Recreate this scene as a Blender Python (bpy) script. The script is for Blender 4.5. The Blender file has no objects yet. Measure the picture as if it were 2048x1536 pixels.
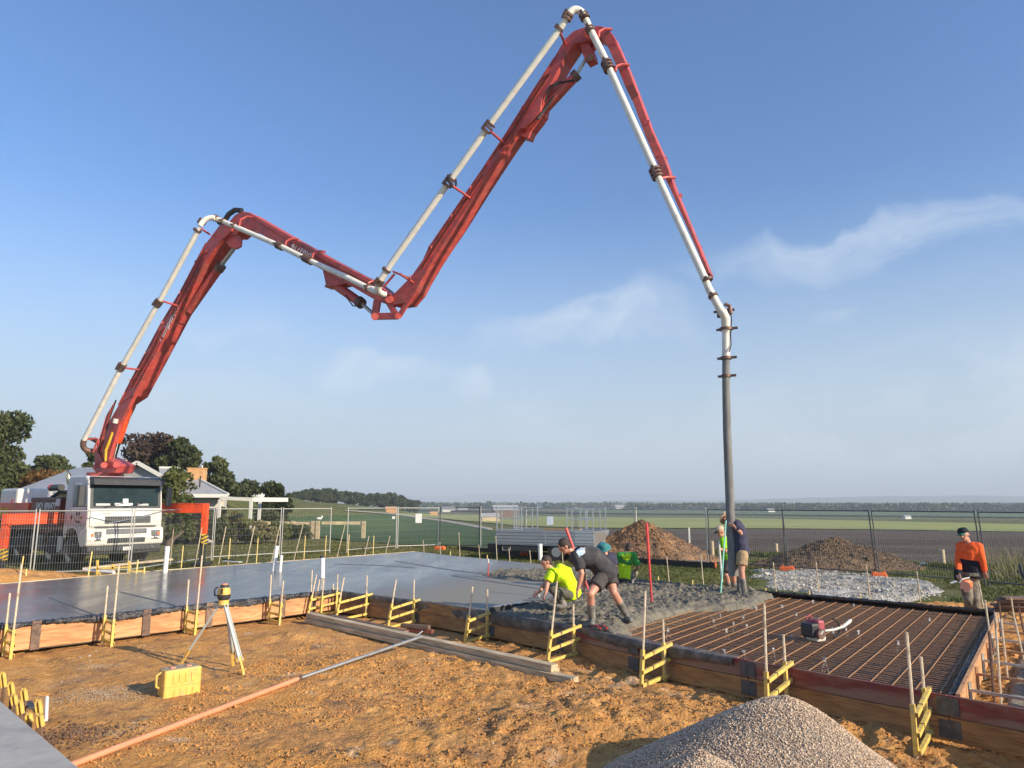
import bpy, bmesh, math, random
import numpy as np
from mathutils import Vector, Matrix
R = math.radians
ORD = 'first second third fourth fifth sixth seventh eighth ninth tenth eleventh twelfth thirteenth fourteenth fifteenth sixteenth seventeenth'.split()
random.seed(7)
rng = np.random.default_rng(7)
S = bpy.context.scene
COL = S.collection

# ------------------------------------------------------------------ camera, sky, sun, exposure
FPX, CAMH, PITCH = 1420.0, 1.93, math.atan(237 / 1420.0)
cam_d = bpy.data.cameras.new('camera')
cam = bpy.data.objects.new('camera', cam_d)
COL.objects.link(cam)
cam_d.sensor_fit = 'HORIZONTAL'
cam_d.sensor_width = 36.0
cam_d.lens = 36.0 * FPX / 2048.0
cam_d.clip_start = 0.05
cam_d.clip_end = 40000
cam.location = (0, 0, CAMH)
cam.rotation_euler = (math.pi / 2 + PITCH, 0, 0)
S.camera = cam

SUN_EL, SUN_DIR = R(22.5), Vector((0.83, -0.56, 0))     # horizontal direction towards the sun
sd = Vector((SUN_DIR.x, SUN_DIR.y, 0)).normalized() * math.cos(SUN_EL) + Vector((0, 0, math.sin(SUN_EL)))
sun_d = bpy.data.lights.new('sun', 'SUN')
sun_d.energy = 4.8
sun_d.angle = R(0.6)
sun_d.color = (1.0, 0.87, 0.68)
sun = bpy.data.objects.new('sun', sun_d)
COL.objects.link(sun)
sun.rotation_euler = sd.to_track_quat('Z', 'Y').to_euler()

W = bpy.data.worlds.new('World')
S.world = W
W.use_nodes = True
nt = W.node_tree
nt.nodes.clear()
N = nt.nodes.new
L = nt.links.new
sky = N('ShaderNodeTexSky')
sky.sky_type = 'NISHITA'
sky.sun_disc = False
sky.sun_elevation = SUN_EL
sky.sun_rotation = math.atan2(SUN_DIR.x, SUN_DIR.y)
sky.altitude = 50
sky.air_density = 1.35
sky.dust_density = 0.6
sky.ozone_density = 2.6
tc = N('ShaderNodeTexCoord')
sep = N('ShaderNodeSeparateXYZ')
L(tc.outputs['Generated'], sep.inputs[0])
# cirrus: fibrous noise shaped by a faint general veil and a handful of wisps, each given by where it hangs in the sky
def vm(op, a, b):
    q = N('ShaderNodeVectorMath'); q.operation = op
    for k, w in enumerate((a, b)):
        if isinstance(w, (tuple, list)): q.inputs[k].default_value = w
        else: L(w, q.inputs[k])
    return q.outputs['Value'] if op == 'DOT_PRODUCT' else q.outputs[0]
def mm(op, a, b=0.0, c=None, clamp=False):
    q = N('ShaderNodeMath'); q.operation = op; q.use_clamp = clamp
    for k, w in enumerate((a, b, c)):
        if w is None: continue
        if isinstance(w, (int, float)): q.inputs[k].default_value = w
        else: L(w, q.inputs[k])
    return q.outputs[0]
def mrn(v, a, b, c=0.0, d=1.0, sm=False):
    q = N('ShaderNodeMapRange'); q.inputs[1].default_value = a; q.inputs[2].default_value = b; q.inputs[3].default_value = c; q.inputs[4].default_value = d
    if sm: q.interpolation_type = 'SMOOTHSTEP'
    L(v, q.inputs[0]); return q.outputs[0]
DIR = tc.outputs['Generated']
wn = N('ShaderNodeTexNoise'); wn.inputs['Scale'].default_value = 7; wn.inputs['Detail'].default_value = 5; L(DIR, wn.inputs[0])
warp = vm('MULTIPLY', vm('SUBTRACT', wn.outputs['Color'], (0.5, 0.5, 0.5)), (0.16, 0.16, 0.16))
DW = vm('ADD', DIR, warp)
def fibre(rot, sc, seed, det=8):
    q = N('ShaderNodeMapping'); q.inputs['Rotation'].default_value = (0, rot, 0); q.inputs['Scale'].default_value = sc; q.inputs['Location'].default_value = (seed, seed * .7, seed * 1.3)
    L(DW, q.inputs[0]); z = N('ShaderNodeTexNoise'); z.inputs['Scale'].default_value = 3.2; z.inputs['Detail'].default_value = det; z.inputs['Roughness'].default_value = 0.62; z.inputs['Distortion'].default_value = 0.5
    L(q.outputs[0], z.inputs[0]); return z.outputs[0]
F1 = fibre(R(14), (1.1, 1.1, 4.2), 1.7); F2 = fibre(R(-10), (1.6, 1.6, 3.2), 4.1)
def dpx(x, y):
    a = (x - 1024) / 1420.0; b_ = (768 - y) / 1420.0; p = math.atan(237 / 1420.0)
    return Vector((a, math.cos(p) - b_ * math.sin(p), math.sin(p) + b_ * math.cos(p))).normalized()
acc = None
for (x0, y0, x1, y1, wd, st, F) in [(1430, 535, 2150, 430, 34, 0.58, F1), (1000, 685, 1370, 590, 50, 0.66, F2), (1180, 600, 1380, 660, 55, 0.36, F2), (630, 730, 860, 750, 30, 0.66, F2), (880, 770, 980, 800, 38, 0.45, F2),
                                    (380, 650, 560, 690, 50, 0.28, F2), (1620, 620, 1720, 612, 14, 0.4, F1), (1500, 900, 2300, 800, 120, 0.75, F2), (900, 860, 1700, 830, 60, 0.3, F1), (60, 780, 700, 810, 40, 0.25, F1)]:
    A = dpx(x0, y0); B = dpx(x1, y1); C_ = ((A + B) / 2).normalized(); t_ = (B - A).normalized(); n_ = C_.cross(t_).normalized(); la = (B - A).length * .72; lb = wd / 1420.0 * 1.5
    dx = mm('MULTIPLY', vm('DOT_PRODUCT', vm('SUBTRACT', DW, tuple(C_)), tuple(t_)), 1 / la); dy = mm('MULTIPLY', vm('DOT_PRODUCT', vm('SUBTRACT', DW, tuple(C_)), tuple(n_)), 1 / lb)
    r2_ = mm('ADD', mm('MULTIPLY', dx, dx), mm('MULTIPLY', dy, dy))
    g_ = mrn(r2_, 1.0, 0.0, 0, 1, True)
    front = mrn(vm('DOT_PRODUCT', DIR, tuple(C_)), 0.2, 0.5)
    w_ = mm('MULTIPLY', mm('MULTIPLY', g_, front), mm('MULTIPLY', mrn(F, 0.36, 0.66), st))
    acc = w_ if acc is None else mm('MAXIMUM', acc, w_)
veil = mm('MULTIPLY', mm('MULTIPLY', mrn(F1, 0.50, 0.80), mrn(sep.outputs['Z'], 0.45, 0.1)), 0.16)
m3o = mm('MAXIMUM', acc, veil)
# low mist towards the horizon
r4 = N('ShaderNodeMapRange'); r4.inputs[1].default_value = 0.42; r4.inputs[2].default_value = 0.0
r4.inputs[3].default_value = 0.0; r4.inputs[4].default_value = 0.92
r4.interpolation_type = 'SMOOTHSTEP'
L(sep.outputs['Z'], r4.inputs[0])
tint = N('ShaderNodeMix'); tint.data_type = 'RGBA'; tint.blend_type = 'MULTIPLY'; tint.inputs[0].default_value = 1.0
tint.inputs[7].default_value = (0.66, 0.95, 1.38, 1)
L(sky.outputs[0], tint.inputs[6])
mixm = N('ShaderNodeMix'); mixm.data_type = 'RGBA'
mixm.inputs[7].default_value = (4.5, 5.25, 5.9, 1)
L(r4.outputs[0], mixm.inputs[0]); L(tint.outputs[2], mixm.inputs[6])
mixc = N('ShaderNodeMix'); mixc.data_type = 'RGBA'
mixc.inputs[7].default_value = (5.9, 6.6, 7.3, 1)
L(m3o, mixc.inputs[0]); L(mixm.outputs[2], mixc.inputs[6])
bg = N('ShaderNodeBackground'); bg.inputs[1].default_value = 0.088
L(mixc.outputs[2], bg.inputs[0])
wo = N('ShaderNodeOutputWorld'); L(bg.outputs[0], wo.inputs[0])

S.view_settings.view_transform = 'Standard'
S.view_settings.look = 'None'
S.view_settings.gamma = 1
S.view_settings.exposure = 0.62
S.view_settings.use_curve_mapping = False
S.cycles.volume_bounces = 0
S.cycles.max_bounces = 6
S.cycles.use_denoising = True

# ------------------------------------------------------------------ pixel -> place
CP, SP = math.cos(PITCH), math.sin(PITCH)
def ray(x, y):
    a = (x - 1024) / FPX; b = (768 - y) / FPX
    return Vector((a, CP - b * SP, SP + b * CP))
CAM = Vector((0, 0, CAMH))
def up(x, y, z=0.0, Y=None):
    d = ray(x, y)
    t = (Y / d.y) if Y is not None else (z - CAMH) / d.z
    return CAM + d * t
def onplane(x, y, P, n):
    d = ray(x, y)
    return CAM + d * ((P - CAM).dot(n) / d.dot(n))
def sst(a, b, x):
    t = np.clip((x - a) / (b - a), 0, 1)
    return t * t * (3 - 2 * t)

# ------------------------------------------------------------------ noise
def _h(ix, iy, s):
    n = (ix.astype(np.int64) * 374761393 + iy.astype(np.int64) * 668265263 + s * 974634777) & 0xffffffff
    n = ((n ^ (n >> 13)) * 1274126177) & 0xffffffff
    return ((n ^ (n >> 16)) & 0xffff) / 65535.0
def vn(x, y, s=0):
    x = np.asarray(x, float); y = np.asarray(y, float)
    ix = np.floor(x); iy = np.floor(y)
    fx = x - ix; fy = y - iy
    fx = fx * fx * (3 - 2 * fx); fy = fy * fy * (3 - 2 * fy)
    a = _h(ix, iy, s); b = _h(ix + 1, iy, s); c = _h(ix, iy + 1, s); d = _h(ix + 1, iy + 1, s)
    return a + (b - a) * fx + (c - a) * fy + (a - b - c + d) * fx * fy
def fbm(x, y, s=0, o=4, rough=0.5):
    v = 0; amp = 1; tot = 0
    for i in range(o):
        v = v + amp * (vn(x * 2 ** i + 17.3 * i, y * 2 ** i - 9.1 * i, s + i) - 0.5); tot += amp; amp *= rough
    return v / tot * 2      # about -1..1
def sdf(x, y, poly):
    """signed distance to a polygon, positive inside"""
    x = np.asarray(x, float); y = np.asarray(y, float)
    d = np.full(x.shape, 1e9); ins = np.zeros(x.shape, bool)
    n = len(poly)
    for i in range(n):
        x0, y0 = poly[i]; x1, y1 = poly[(i + 1) % n]
        ex, ey = x1 - x0, y1 - y0
        t = np.clip(((x - x0) * ex + (y - y0) * ey) / (ex * ex + ey * ey), 0, 1)
        d = np.minimum(d, np.hypot(x - x0 - t * ex, y - y0 - t * ey))
        c = ((y0 > y) != (y1 > y)) & (x < (x1 - x0) * (y - y0) / ((y1 - y0) if y1 != y0 else 1e-9) + x0)
        ins ^= c
    return np.where(ins, d, -d)

# ------------------------------------------------------------------ materials
MATS = {}
def pmat(name, col, rough=0.7, metal=0.0, var=0.18, scale=4.0, bump=0.0, bscale=40.0, col2=None, c2=(0.45, 0.6),
         s2=2.0, spec=0.5, coords='Object', stretch=None, coat=0.0, rvar=0.0, bdist=0.02, detail=5, sub=0.0):
    m = bpy.data.materials.new(name); m.use_nodes = True
    t = m.node_tree; n = t.nodes; l = t.links
    b = n['Principled BSDF']
    b.inputs['Roughness'].default_value = rough
    b.inputs['Metallic'].default_value = metal
    b.inputs['Specular IOR Level'].default_value = spec
    if coat: b.inputs['Coat Weight'].default_value = coat; b.inputs['Coat Roughness'].default_value = 0.15
    co = n.new('ShaderNodeTexCoord'); src = co.outputs[coords]
    if stretch:
        mpn = n.new('ShaderNodeMapping'); mpn.inputs['Scale'].default_value = stretch
        l.new(src, mpn.inputs[0]); src = mpn.outputs[0]
    nz = n.new('ShaderNodeTexNoise'); nz.inputs['Scale'].default_value = scale; nz.inputs['Detail'].default_value = detail
    nz.inputs['Roughness'].default_value = 0.62
    l.new(src, nz.inputs[0])
    mr = n.new('ShaderNodeMapRange'); mr.inputs[1].default_value = 0.3; mr.inputs[2].default_value = 0.7
    mr.inputs[3].default_value = 1 - var; mr.inputs[4].default_value = 1 + var
    l.new(nz.outputs[0], mr.inputs[0])
    mx = n.new('ShaderNodeMix'); mx.data_type = 'RGBA'; mx.blend_type = 'MULTIPLY'; mx.inputs[0].default_value = 1
    mx.inputs[6].default_value = (*col, 1)
    last = None
    if col2:
        n2_ = n.new('ShaderNodeTexNoise'); n2_.inputs['Scale'].default_value = s2; n2_.inputs['Detail'].default_value = 6
        n2_.inputs['Roughness'].default_value = 0.65
        l.new(src, n2_.inputs[0])
        rr = n.new('ShaderNodeMapRange'); rr.inputs[1].default_value = c2[0]; rr.inputs[2].default_value = c2[1]
        l.new(n2_.outputs[0], rr.inputs[0])
        m2_ = n.new('ShaderNodeMix'); m2_.data_type = 'RGBA'
        m2_.inputs[6].default_value = (*col, 1); m2_.inputs[7].default_value = (*col2, 1)
        l.new(rr.outputs[0], m2_.inputs[0]); l.new(m2_.outputs[2], mx.inputs[6])
    l.new(mr.outputs[0], mx.inputs[7])
    l.new(mx.outputs[2], b.inputs['Base Color'])
    if rvar:
        rv = n.new('ShaderNodeMapRange'); rv.inputs[1].default_value = 0.35; rv.inputs[2].default_value = 0.65
        rv.inputs[3].default_value = max(0.02, rough - rvar); rv.inputs[4].default_value = rough + rvar
        l.new(nz.outputs[0], rv.inputs[0]); l.new(rv.outputs[0], b.inputs['Roughness'])
    if bump:
        nb = n.new('ShaderNodeTexNoise'); nb.inputs['Scale'].default_value = bscale; nb.inputs['Detail'].default_value = 6
        l.new(src, nb.inputs[0])
        bp = n.new('ShaderNodeBump'); bp.inputs['Strength'].default_value = bump; bp.inputs['Distance'].default_value = bdist
        l.new(nb.outputs[0], bp.inputs['Height']); l.new(bp.outputs[0], b.inputs['Normal'])
    if sub:
        b.inputs['Subsurface Weight'].default_value = sub
    MATS[name] = m
    return m
def wood(name, col, dark, scale=3.0, rough=0.75):
    m = bpy.data.materials.new(name); m.use_nodes = True
    t = m.node_tree; n = t.nodes; l = t.links; b = n['Principled BSDF']; b.inputs['Roughness'].default_value = rough
    co = n.new('ShaderNodeTexCoord'); mpn = n.new('ShaderNodeMapping')
    mpn.inputs['Scale'].default_value = (0.5, 6, 6)
    l.new(co.outputs['Object'], mpn.inputs[0])
    nz = n.new('ShaderNodeTexNoise'); nz.inputs['Scale'].default_value = scale; nz.inputs['Detail'].default_value = 7; nz.inputs['Distortion'].default_value = 1.6
    l.new(mpn.outputs[0], nz.inputs[0])
    cr = n.new('ShaderNodeValToRGB'); e = cr.color_ramp.elements
    e[0].position = 0.36; e[0].color = (*dark, 1); e[1].position = 0.6; e[1].color = (*col, 1)
    l.new(nz.outputs[0], cr.inputs[0])
    n2_ = n.new('ShaderNodeTexNoise'); n2_.inputs['Scale'].default_value = 1.3; n2_.inputs['Detail'].default_value = 5
    l.new(co.outputs['Object'], n2_.inputs[0])
    mr = n.new('ShaderNodeMapRange'); mr.inputs[1].default_value = .3; mr.inputs[2].default_value = .7; mr.inputs[3].default_value = 0.7; mr.inputs[4].default_value = 1.15
    l.new(n2_.outputs[0], mr.inputs[0])
    mx = n.new('ShaderNodeMix'); mx.data_type = 'RGBA'; mx.blend_type = 'MULTIPLY'; mx.inputs[0].default_value = 1
    l.new(cr.outputs[0], mx.inputs[6]); l.new(mr.outputs[0], mx.inputs[7]); l.new(mx.outputs[2], b.inputs['Base Color'])
    bp = n.new('ShaderNodeBump'); bp.inputs['Strength'].default_value = 0.25; bp.inputs['Distance'].default_value = 0.01
    l.new(nz.outputs[0], bp.inputs['Height']); l.new(bp.outputs[0], b.inputs['Normal'])
    MATS[name] = m
    return m

M_red = pmat('boom red', (0.50, 0.075, 0.062), 0.45, var=0.28, scale=5, col2=(0.30, 0.09, 0.07), c2=(0.48, 0.70), s2=2.2, bump=0.08, bscale=60, rvar=0.1)
M_orange = pmat('outrigger orange red', (0.75, 0.085, 0.022), 0.45, var=0.15, scale=3, col2=(0.42, 0.06, 0.03), c2=(0.55, 0.75))
M_pipewhite = pmat('pipe white', (0.72, 0.68, 0.60), 0.5, var=0.12, scale=5, col2=(0.36, 0.25, 0.15), c2=(0.62, 0.78), s2=4)
M_clamp = pmat('clamp steel', (0.17, 0.10, 0.08), 0.6, metal=0.5, var=0.3, scale=20)
M_black = pmat('black rubber', (0.018, 0.018, 0.02), 0.55, var=0.2, scale=10)
M_tyre = pmat('tyre', (0.03, 0.028, 0.026), 0.8, var=0.3, scale=20)
M_plate = pmat("joint plate", (0.10, 0.10, 0.095), 0.6, metal=0.3, var=0.4, scale=14)
M_alupaint = pmat("pale alloy", (0.60, 0.62, 0.56), 0.4, metal=0.3, var=0.08)
M_brass = pmat('heat tinted pipe', (0.80, 0.66, 0.42), 0.25, metal=1.0, var=0.1)
M_chrome = pmat('chrome', (0.75, 0.75, 0.74), 0.16, metal=1.0, var=0.05)
M_steel = pmat('galvanised steel', (0.50, 0.49, 0.46), 0.42, metal=0.75, var=0.15, scale=8)
M_pin = pmat('steel pin', (0.64, 0.53, 0.38), 0.55, metal=0.1, var=0.2, scale=25, col2=(0.30, 0.22, 0.15), c2=(0.5, 0.7), s2=9)
M_yellow = pmat('bracket yellow', (0.72, 0.50, 0.11), 0.55, var=0.2, scale=14, col2=(0.36, 0.27, 0.17), c2=(0.50, 0.66), s2=9, bump=0.1)
M_wpaint = pmat('cab white', (0.72, 0.69, 0.62), 0.3, var=0.08, scale=2, col2=(0.46, 0.41, 0.33), c2=(0.50, 0.82), s2=1.4, coat=0.3)
M_cshade = pmat('cab side shaded white', (0.42, 0.42, 0.42), 0.35, var=0.06, coat=0.2)  # cab white darkened to carry the shade on the side
M_dark = pmat('dark plastic', (0.035, 0.036, 0.038), 0.5, var=0.2, scale=8)
M_grille = pmat('grille', (0.09, 0.095, 0.10), 0.4, metal=0.5, var=0.2)
M_glassd = pmat('tinted glass', (0.018, 0.03, 0.028), 0.10, var=0.3, scale=1.5, spec=0.35)
M_lamp = pmat('headlight glass', (0.22, 0.22, 0.19), 0.08, metal=0.5, var=0.2, scale=14)
M_boxred = pmat('side box red', (0.22, 0.045, 0.025), 0.5, var=0.15)
M_txtw = pmat('white lettering', (0.75, 0.73, 0.70), 0.5, var=0.05)
M_txty = pmat('yellow lettering', (0.85, 0.55, 0.03), 0.5, var=0.05)
M_txtb = pmat('dark lettering', (0.06, 0.04, 0.04), 0.5, var=0.05)
M_txtg = pmat('grey lettering', (0.42, 0.40, 0.38), 0.4, var=0.05)
M_pine = wood('pine board', (0.66, 0.36, 0.165), (0.44, 0.20, 0.075))
M_brownb = wood('form board brown', (0.50, 0.26, 0.09), (0.28, 0.13, 0.045))
M_redb = pmat('form board red paint', (0.23, 0.038, 0.030), 0.6, var=0.45, scale=5, col2=(0.20, 0.115, 0.075), c2=(0.40, 0.56), s2=3.4, stretch=(0.35, 2, 1.6), bump=0.2, bscale=30)
M_grwood = wood('weathered timber', (0.66, 0.52, 0.33), (0.42, 0.32, 0.19))
M_drwood = wood('dark weathered timber', (0.24, 0.15, 0.105), (0.11, 0.07, 0.05))
M_film = pmat('black film', (0.022, 0.022, 0.025), 0.3, var=0.3, scale=8, bump=0.9, bscale=14, bdist=0.06, col2=(0.10, 0.09, 0.085), c2=(0.45, 0.62), s2=5, rvar=0.12)
M_bfilm = pmat('dull black film', (0.010, 0.010, 0.011), 0.6, var=0.3, scale=8, bump=0.5, bscale=10, bdist=0.04, spec=0.3)
M_membrane = pmat('membrane', (0.022, 0.015, 0.012), 0.45, var=0.3, scale=8, col2=(0.10, 0.06, 0.04), c2=(0.52, 0.70), s2=3.5, bump=0.6, bscale=10, bdist=0.05)
M_rust = pmat('rusty bar', (0.31, 0.155, 0.065), 0.7, var=0.3, scale=30)
M_rustg = pmat('rusty wire', (0.44, 0.23, 0.115), 0.7, var=0.3, scale=30)
M_pvc = pmat('white pvc', (0.80, 0.78, 0.73), 0.35, var=0.05)
M_case = pmat('case yellow', (0.76, 0.47, 0.10), 0.55, var=0.14, scale=6, col2=(0.48, 0.32, 0.15), c2=(0.50, 0.68), s2=4)
M_oplastic = pmat('orange plastic', (0.85, 0.17, 0.04), 0.5, var=0.1)
M_opole = pmat('orange pole', (0.70, 0.29, 0.15), 0.5, var=0.12, scale=6)
M_alu = pmat('aluminium', (0.62, 0.62, 0.60), 0.35, metal=0.8, var=0.1, scale=6)
M_alud = pmat('tray side aluminium', (0.42, 0.43, 0.44), 0.45, metal=0.6, var=0.15, scale=4, stretch=(1, 1, 8))
M_teal = pmat('teal handle', (0.30, 0.70, 0.55), 0.4, var=0.05)
M_redpole = pmat('red pole', (0.62, 0.05, 0.05), 0.4, var=0.1)
M_roof = pmat('roof iron', (0.34, 0.34, 0.34), 0.5, var=0.1, scale=2, stretch=(1, 1, 1))
M_fascia = pmat('fascia white', (0.66, 0.64, 0.57), 0.5, var=0.06)
M_wall = pmat('house wall', (0.55, 0.50, 0.42), 0.8, var=0.1)
M_chim = pmat('chimney render', (0.55, 0.30, 0.13), 0.9, var=0.2, scale=3, bump=0.2, bscale=12)
M_bark = pmat('bark', (0.13, 0.10, 0.08), 0.9, var=0.3, scale=6, bump=0.4, bscale=18)
M_skin = pmat('skin', (0.55, 0.27, 0.18), 0.5, var=0.10, scale=9, sub=0.0)
M_hair = pmat('hair', (0.05, 0.03, 0.022), 0.7, var=0.3, scale=30, bump=0.5, bscale=60)
M_boot = pmat('rubber boot', (0.12, 0.11, 0.095), 0.6, var=0.3, scale=9, col2=(0.26, 0.24, 0.21), c2=(0.42, 0.6), s2=7)

def leafmat(name, c1, c2, tr=0.25):
    m = bpy.data.materials.new(name); m.use_nodes = True
    t = m.node_tree; n = t.nodes; l = t.links; b = n['Principled BSDF']
    b.inputs['Roughness'].default_value = 0.6
    b.inputs['Specular IOR Level'].default_value = 0.25
    g = n.new('ShaderNodeNewGeometry')
    nz = n.new('ShaderNodeTexNoise'); nz.inputs['Scale'].default_value = 0.55; nz.inputs['Detail'].default_value = 4
    l.new(g.outputs['Position'], nz.inputs[0])
    ad = n.new('ShaderNodeMath'); ad.operation = 'ADD'; ad.use_clamp = True
    rr = n.new('ShaderNodeMapRange'); rr.inputs[3].default_value = -0.35; rr.inputs[4].default_value = 0.35
    l.new(g.outputs['Random Per Island'], rr.inputs[0])
    r5 = n.new('ShaderNodeMapRange'); r5.inputs[1].default_value = .35; r5.inputs[2].default_value = .65
    l.new(nz.outputs[0], r5.inputs[0])
    l.new(r5.outputs[0], ad.inputs[0]); l.new(rr.outputs[0], ad.inputs[1])
    mx = n.new('ShaderNodeMix'); mx.data_type = 'RGBA'; mx.inputs[6].default_value = (*c1, 1); mx.inputs[7].default_value = (*c2, 1)
    l.new(ad.outputs[0], mx.inputs[0]); l.new(mx.outputs[2], b.inputs['Base Color'])
    if tr:
        tl = n.new('ShaderNodeBsdfTranslucent'); l.new(mx.outputs[2], tl.inputs[0])
        ms = n.new('ShaderNodeMixShader'); ms.inputs[0].default_value = tr
        l.new(b.outputs[0], ms.inputs[1]); l.new(tl.outputs[0], ms.inputs[2])
        l.new(ms.outputs[0], n['Material Output'].inputs[0])
    return m
L_gum = leafmat('gum leaves', (0.045, 0.062, 0.022), (0.12, 0.135, 0.05))
L_dark = leafmat('dark leaves', (0.03, 0.045, 0.018), (0.085, 0.10, 0.035))
L_purple = leafmat('purple leaves', (0.055, 0.035, 0.030), (0.115, 0.085, 0.055))
L_rust = leafmat('autumn hedge leaves', (0.12, 0.06, 0.02), (0.24, 0.135, 0.04))
L_garden = leafmat('garden leaves', (0.05, 0.075, 0.02), (0.16, 0.17, 0.05))
L_far = leafmat('distant leaves', (0.04, 0.058, 0.026), (0.085, 0.10, 0.042), 0.15)
L_grass = leafmat('grass blades', (0.075, 0.095, 0.022), (0.175, 0.175, 0.055), 0.3)
L_lawn = leafmat('lawn blades', (0.095, 0.10, 0.03), (0.20, 0.185, 0.07), 0.3)
L_dry = leafmat('dry weeds', (0.16, 0.14, 0.05), (0.30, 0.26, 0.12), 0.3)

# ------------------------------------------------------------------ mesh building
def frame(d, hint=None):
    d = d.normalized()
    h = hint if hint is not None else (Vector((0, 0, 1)) if abs(d.z) < 0.95 else Vector((0, 1, 0)))
    s = d.cross(h)
    if s.length < 1e-5: s = d.cross(Vector((1, 0, 0)))
    s.normalize(); u = s.cross(d).normalized()
    return s, u
class MB:
    def __init__(self):
        self.v = []; self.f = []
    def add(self, vs, fs):
        o = len(self.v); self.v += [tuple(p) for p in vs]; self.f += [tuple(i + o for i in f) for f in fs]
        return self
    def box(self, c, size, ax=None, rz=0.0):
        """box centred at c; ax = (x axis, y axis, z axis) vectors or rz"""
        if ax is None:
            ax = (Vector((math.cos(rz), math.sin(rz), 0)), Vector((-math.sin(rz), math.cos(rz), 0)), Vector((0, 0, 1)))
        c = Vector(c); h = [s / 2 for s in size]; vs = []
        for k in (-1, 1):
            for j in (-1, 1):
                for i in (-1, 1):
                    vs.append(c + ax[0] * (h[0] * i) + ax[1] * (h[1] * j) + ax[2] * (h[2] * k))
        return self.add(vs, [(0, 2, 3, 1), (4, 5, 7, 6), (0, 1, 5, 4), (2, 6, 7, 3), (0, 4, 6, 2), (1, 3, 7, 5)])
    def bar(self, a, b, w, h, hint=None):
        a = Vector(a); b = Vector(b); d = b - a; s, u = frame(d, hint)
        return self.box((a + b) / 2, (d.length, w, h), (d.normalized(), s, u))
    def tube(self, pts, r, seg=8, hint=None, cap=True, r2=None):
        pts = [Vector(p) for p in pts]; n = len(pts)
        rs = r if isinstance(r, (list, tuple)) else [r] * n
        r2s = r2 if isinstance(r2, (list, tuple)) else ([r2] * n if r2 else rs)
        vs = []; ps = None
        for i, p in enumerate(pts):
            d = (pts[min(i + 1, n - 1)] - pts[max(i - 1, 0)])
            if d.length < 1e-7: d = Vector((0, 0, 1))
            if ps is None: s, u = frame(d, hint)
            else:
                dn = d.normalized(); s = (ps - dn * ps.dot(dn))
                s = s.normalized() if s.length > 1e-5 else frame(d)[0]
                u = s.cross(dn).normalized()
            ps = s
            for k in range(seg):
                a = 2 * math.pi * k / seg
                vs.append(p + s * (rs[i] * math.cos(a)) + u * (r2s[i] * math.sin(a)))
        fs = [(i * seg + k, i * seg + (k + 1) % seg, (i + 1) * seg + (k + 1) % seg, (i + 1) * seg + k) for i in range(n - 1) for k in range(seg)]
        if cap:
            fs.append(tuple(range(seg))[::-1]); fs.append(tuple((n - 1) * seg + k for k in range(seg)))
        return self.add(vs, fs)
    def prism(self, poly, off):
        """poly: list of Vectors; extruded by vector off"""
        n = len(poly); poly = [Vector(p) for p in poly]; off = Vector(off)
        return self.add(poly + [p + off for p in poly],
                        [tuple(range(n)), tuple(range(n, 2 * n))[::-1]] + [(i, (i + 1) % n, n + (i + 1) % n, n + i)[::-1] for i in range(n)])
    def ell(self, c, r, seg=12, rings=8, ax=None):
        c = Vector(c); ax = ax or (Vector((1, 0, 0)), Vector((0, 1, 0)), Vector((0, 0, 1)))
        r = r if isinstance(r, (list, tuple)) else (r, r, r)
        vs = [c + ax[2] * r[2]]
        for j in range(1, rings):
            t = math.pi * j / rings
            for k in range(seg):
                a = 2 * math.pi * k / seg
                vs.append(c + ax[0] * (r[0] * math.sin(t) * math.cos(a)) + ax[1] * (r[1] * math.sin(t) * math.sin(a)) + ax[2] * (r[2] * math.cos(t)))
        vs.append(c - ax[2] * r[2])
        fs = [(0, 1 + k, 1 + (k + 1) % seg) for k in range(seg)]
        for j in range(rings - 2):
            for k in range(seg):
                a = 1 + j * seg + k; b = 1 + j * seg + (k + 1) % seg
                fs.append((a, a + seg, b + seg, b))
        o = 1 + (rings - 2) * seg; last = len(vs) - 1
        fs += [(o + k, last, o + (k + 1) % seg) for k in range(seg)]
        return self.add(vs, fs)
    def torus(self, c, axis, R1, r, seg=20, s2=6, arc=2 * math.pi, start=0, hint=None):
        c = Vector(c); s, u = frame(Vector(axis), hint)
        n = seg + (0 if arc >= 6.28 else 1)
        pts = [c + s * (R1 * math.cos(start + arc * k / seg)) + u * (R1 * math.sin(start + arc * k / seg)) for k in range(n)]
        if arc >= 6.28: pts = pts + [pts[0]]
        return self.tube(pts, r, s2, hint=Vector(axis), cap=arc < 6.28)
    def xf(self, M, start=0):
        self.v = self.v[:start] + [tuple(M @ Vector(p)) for p in self.v[start:]]
        return self

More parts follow.
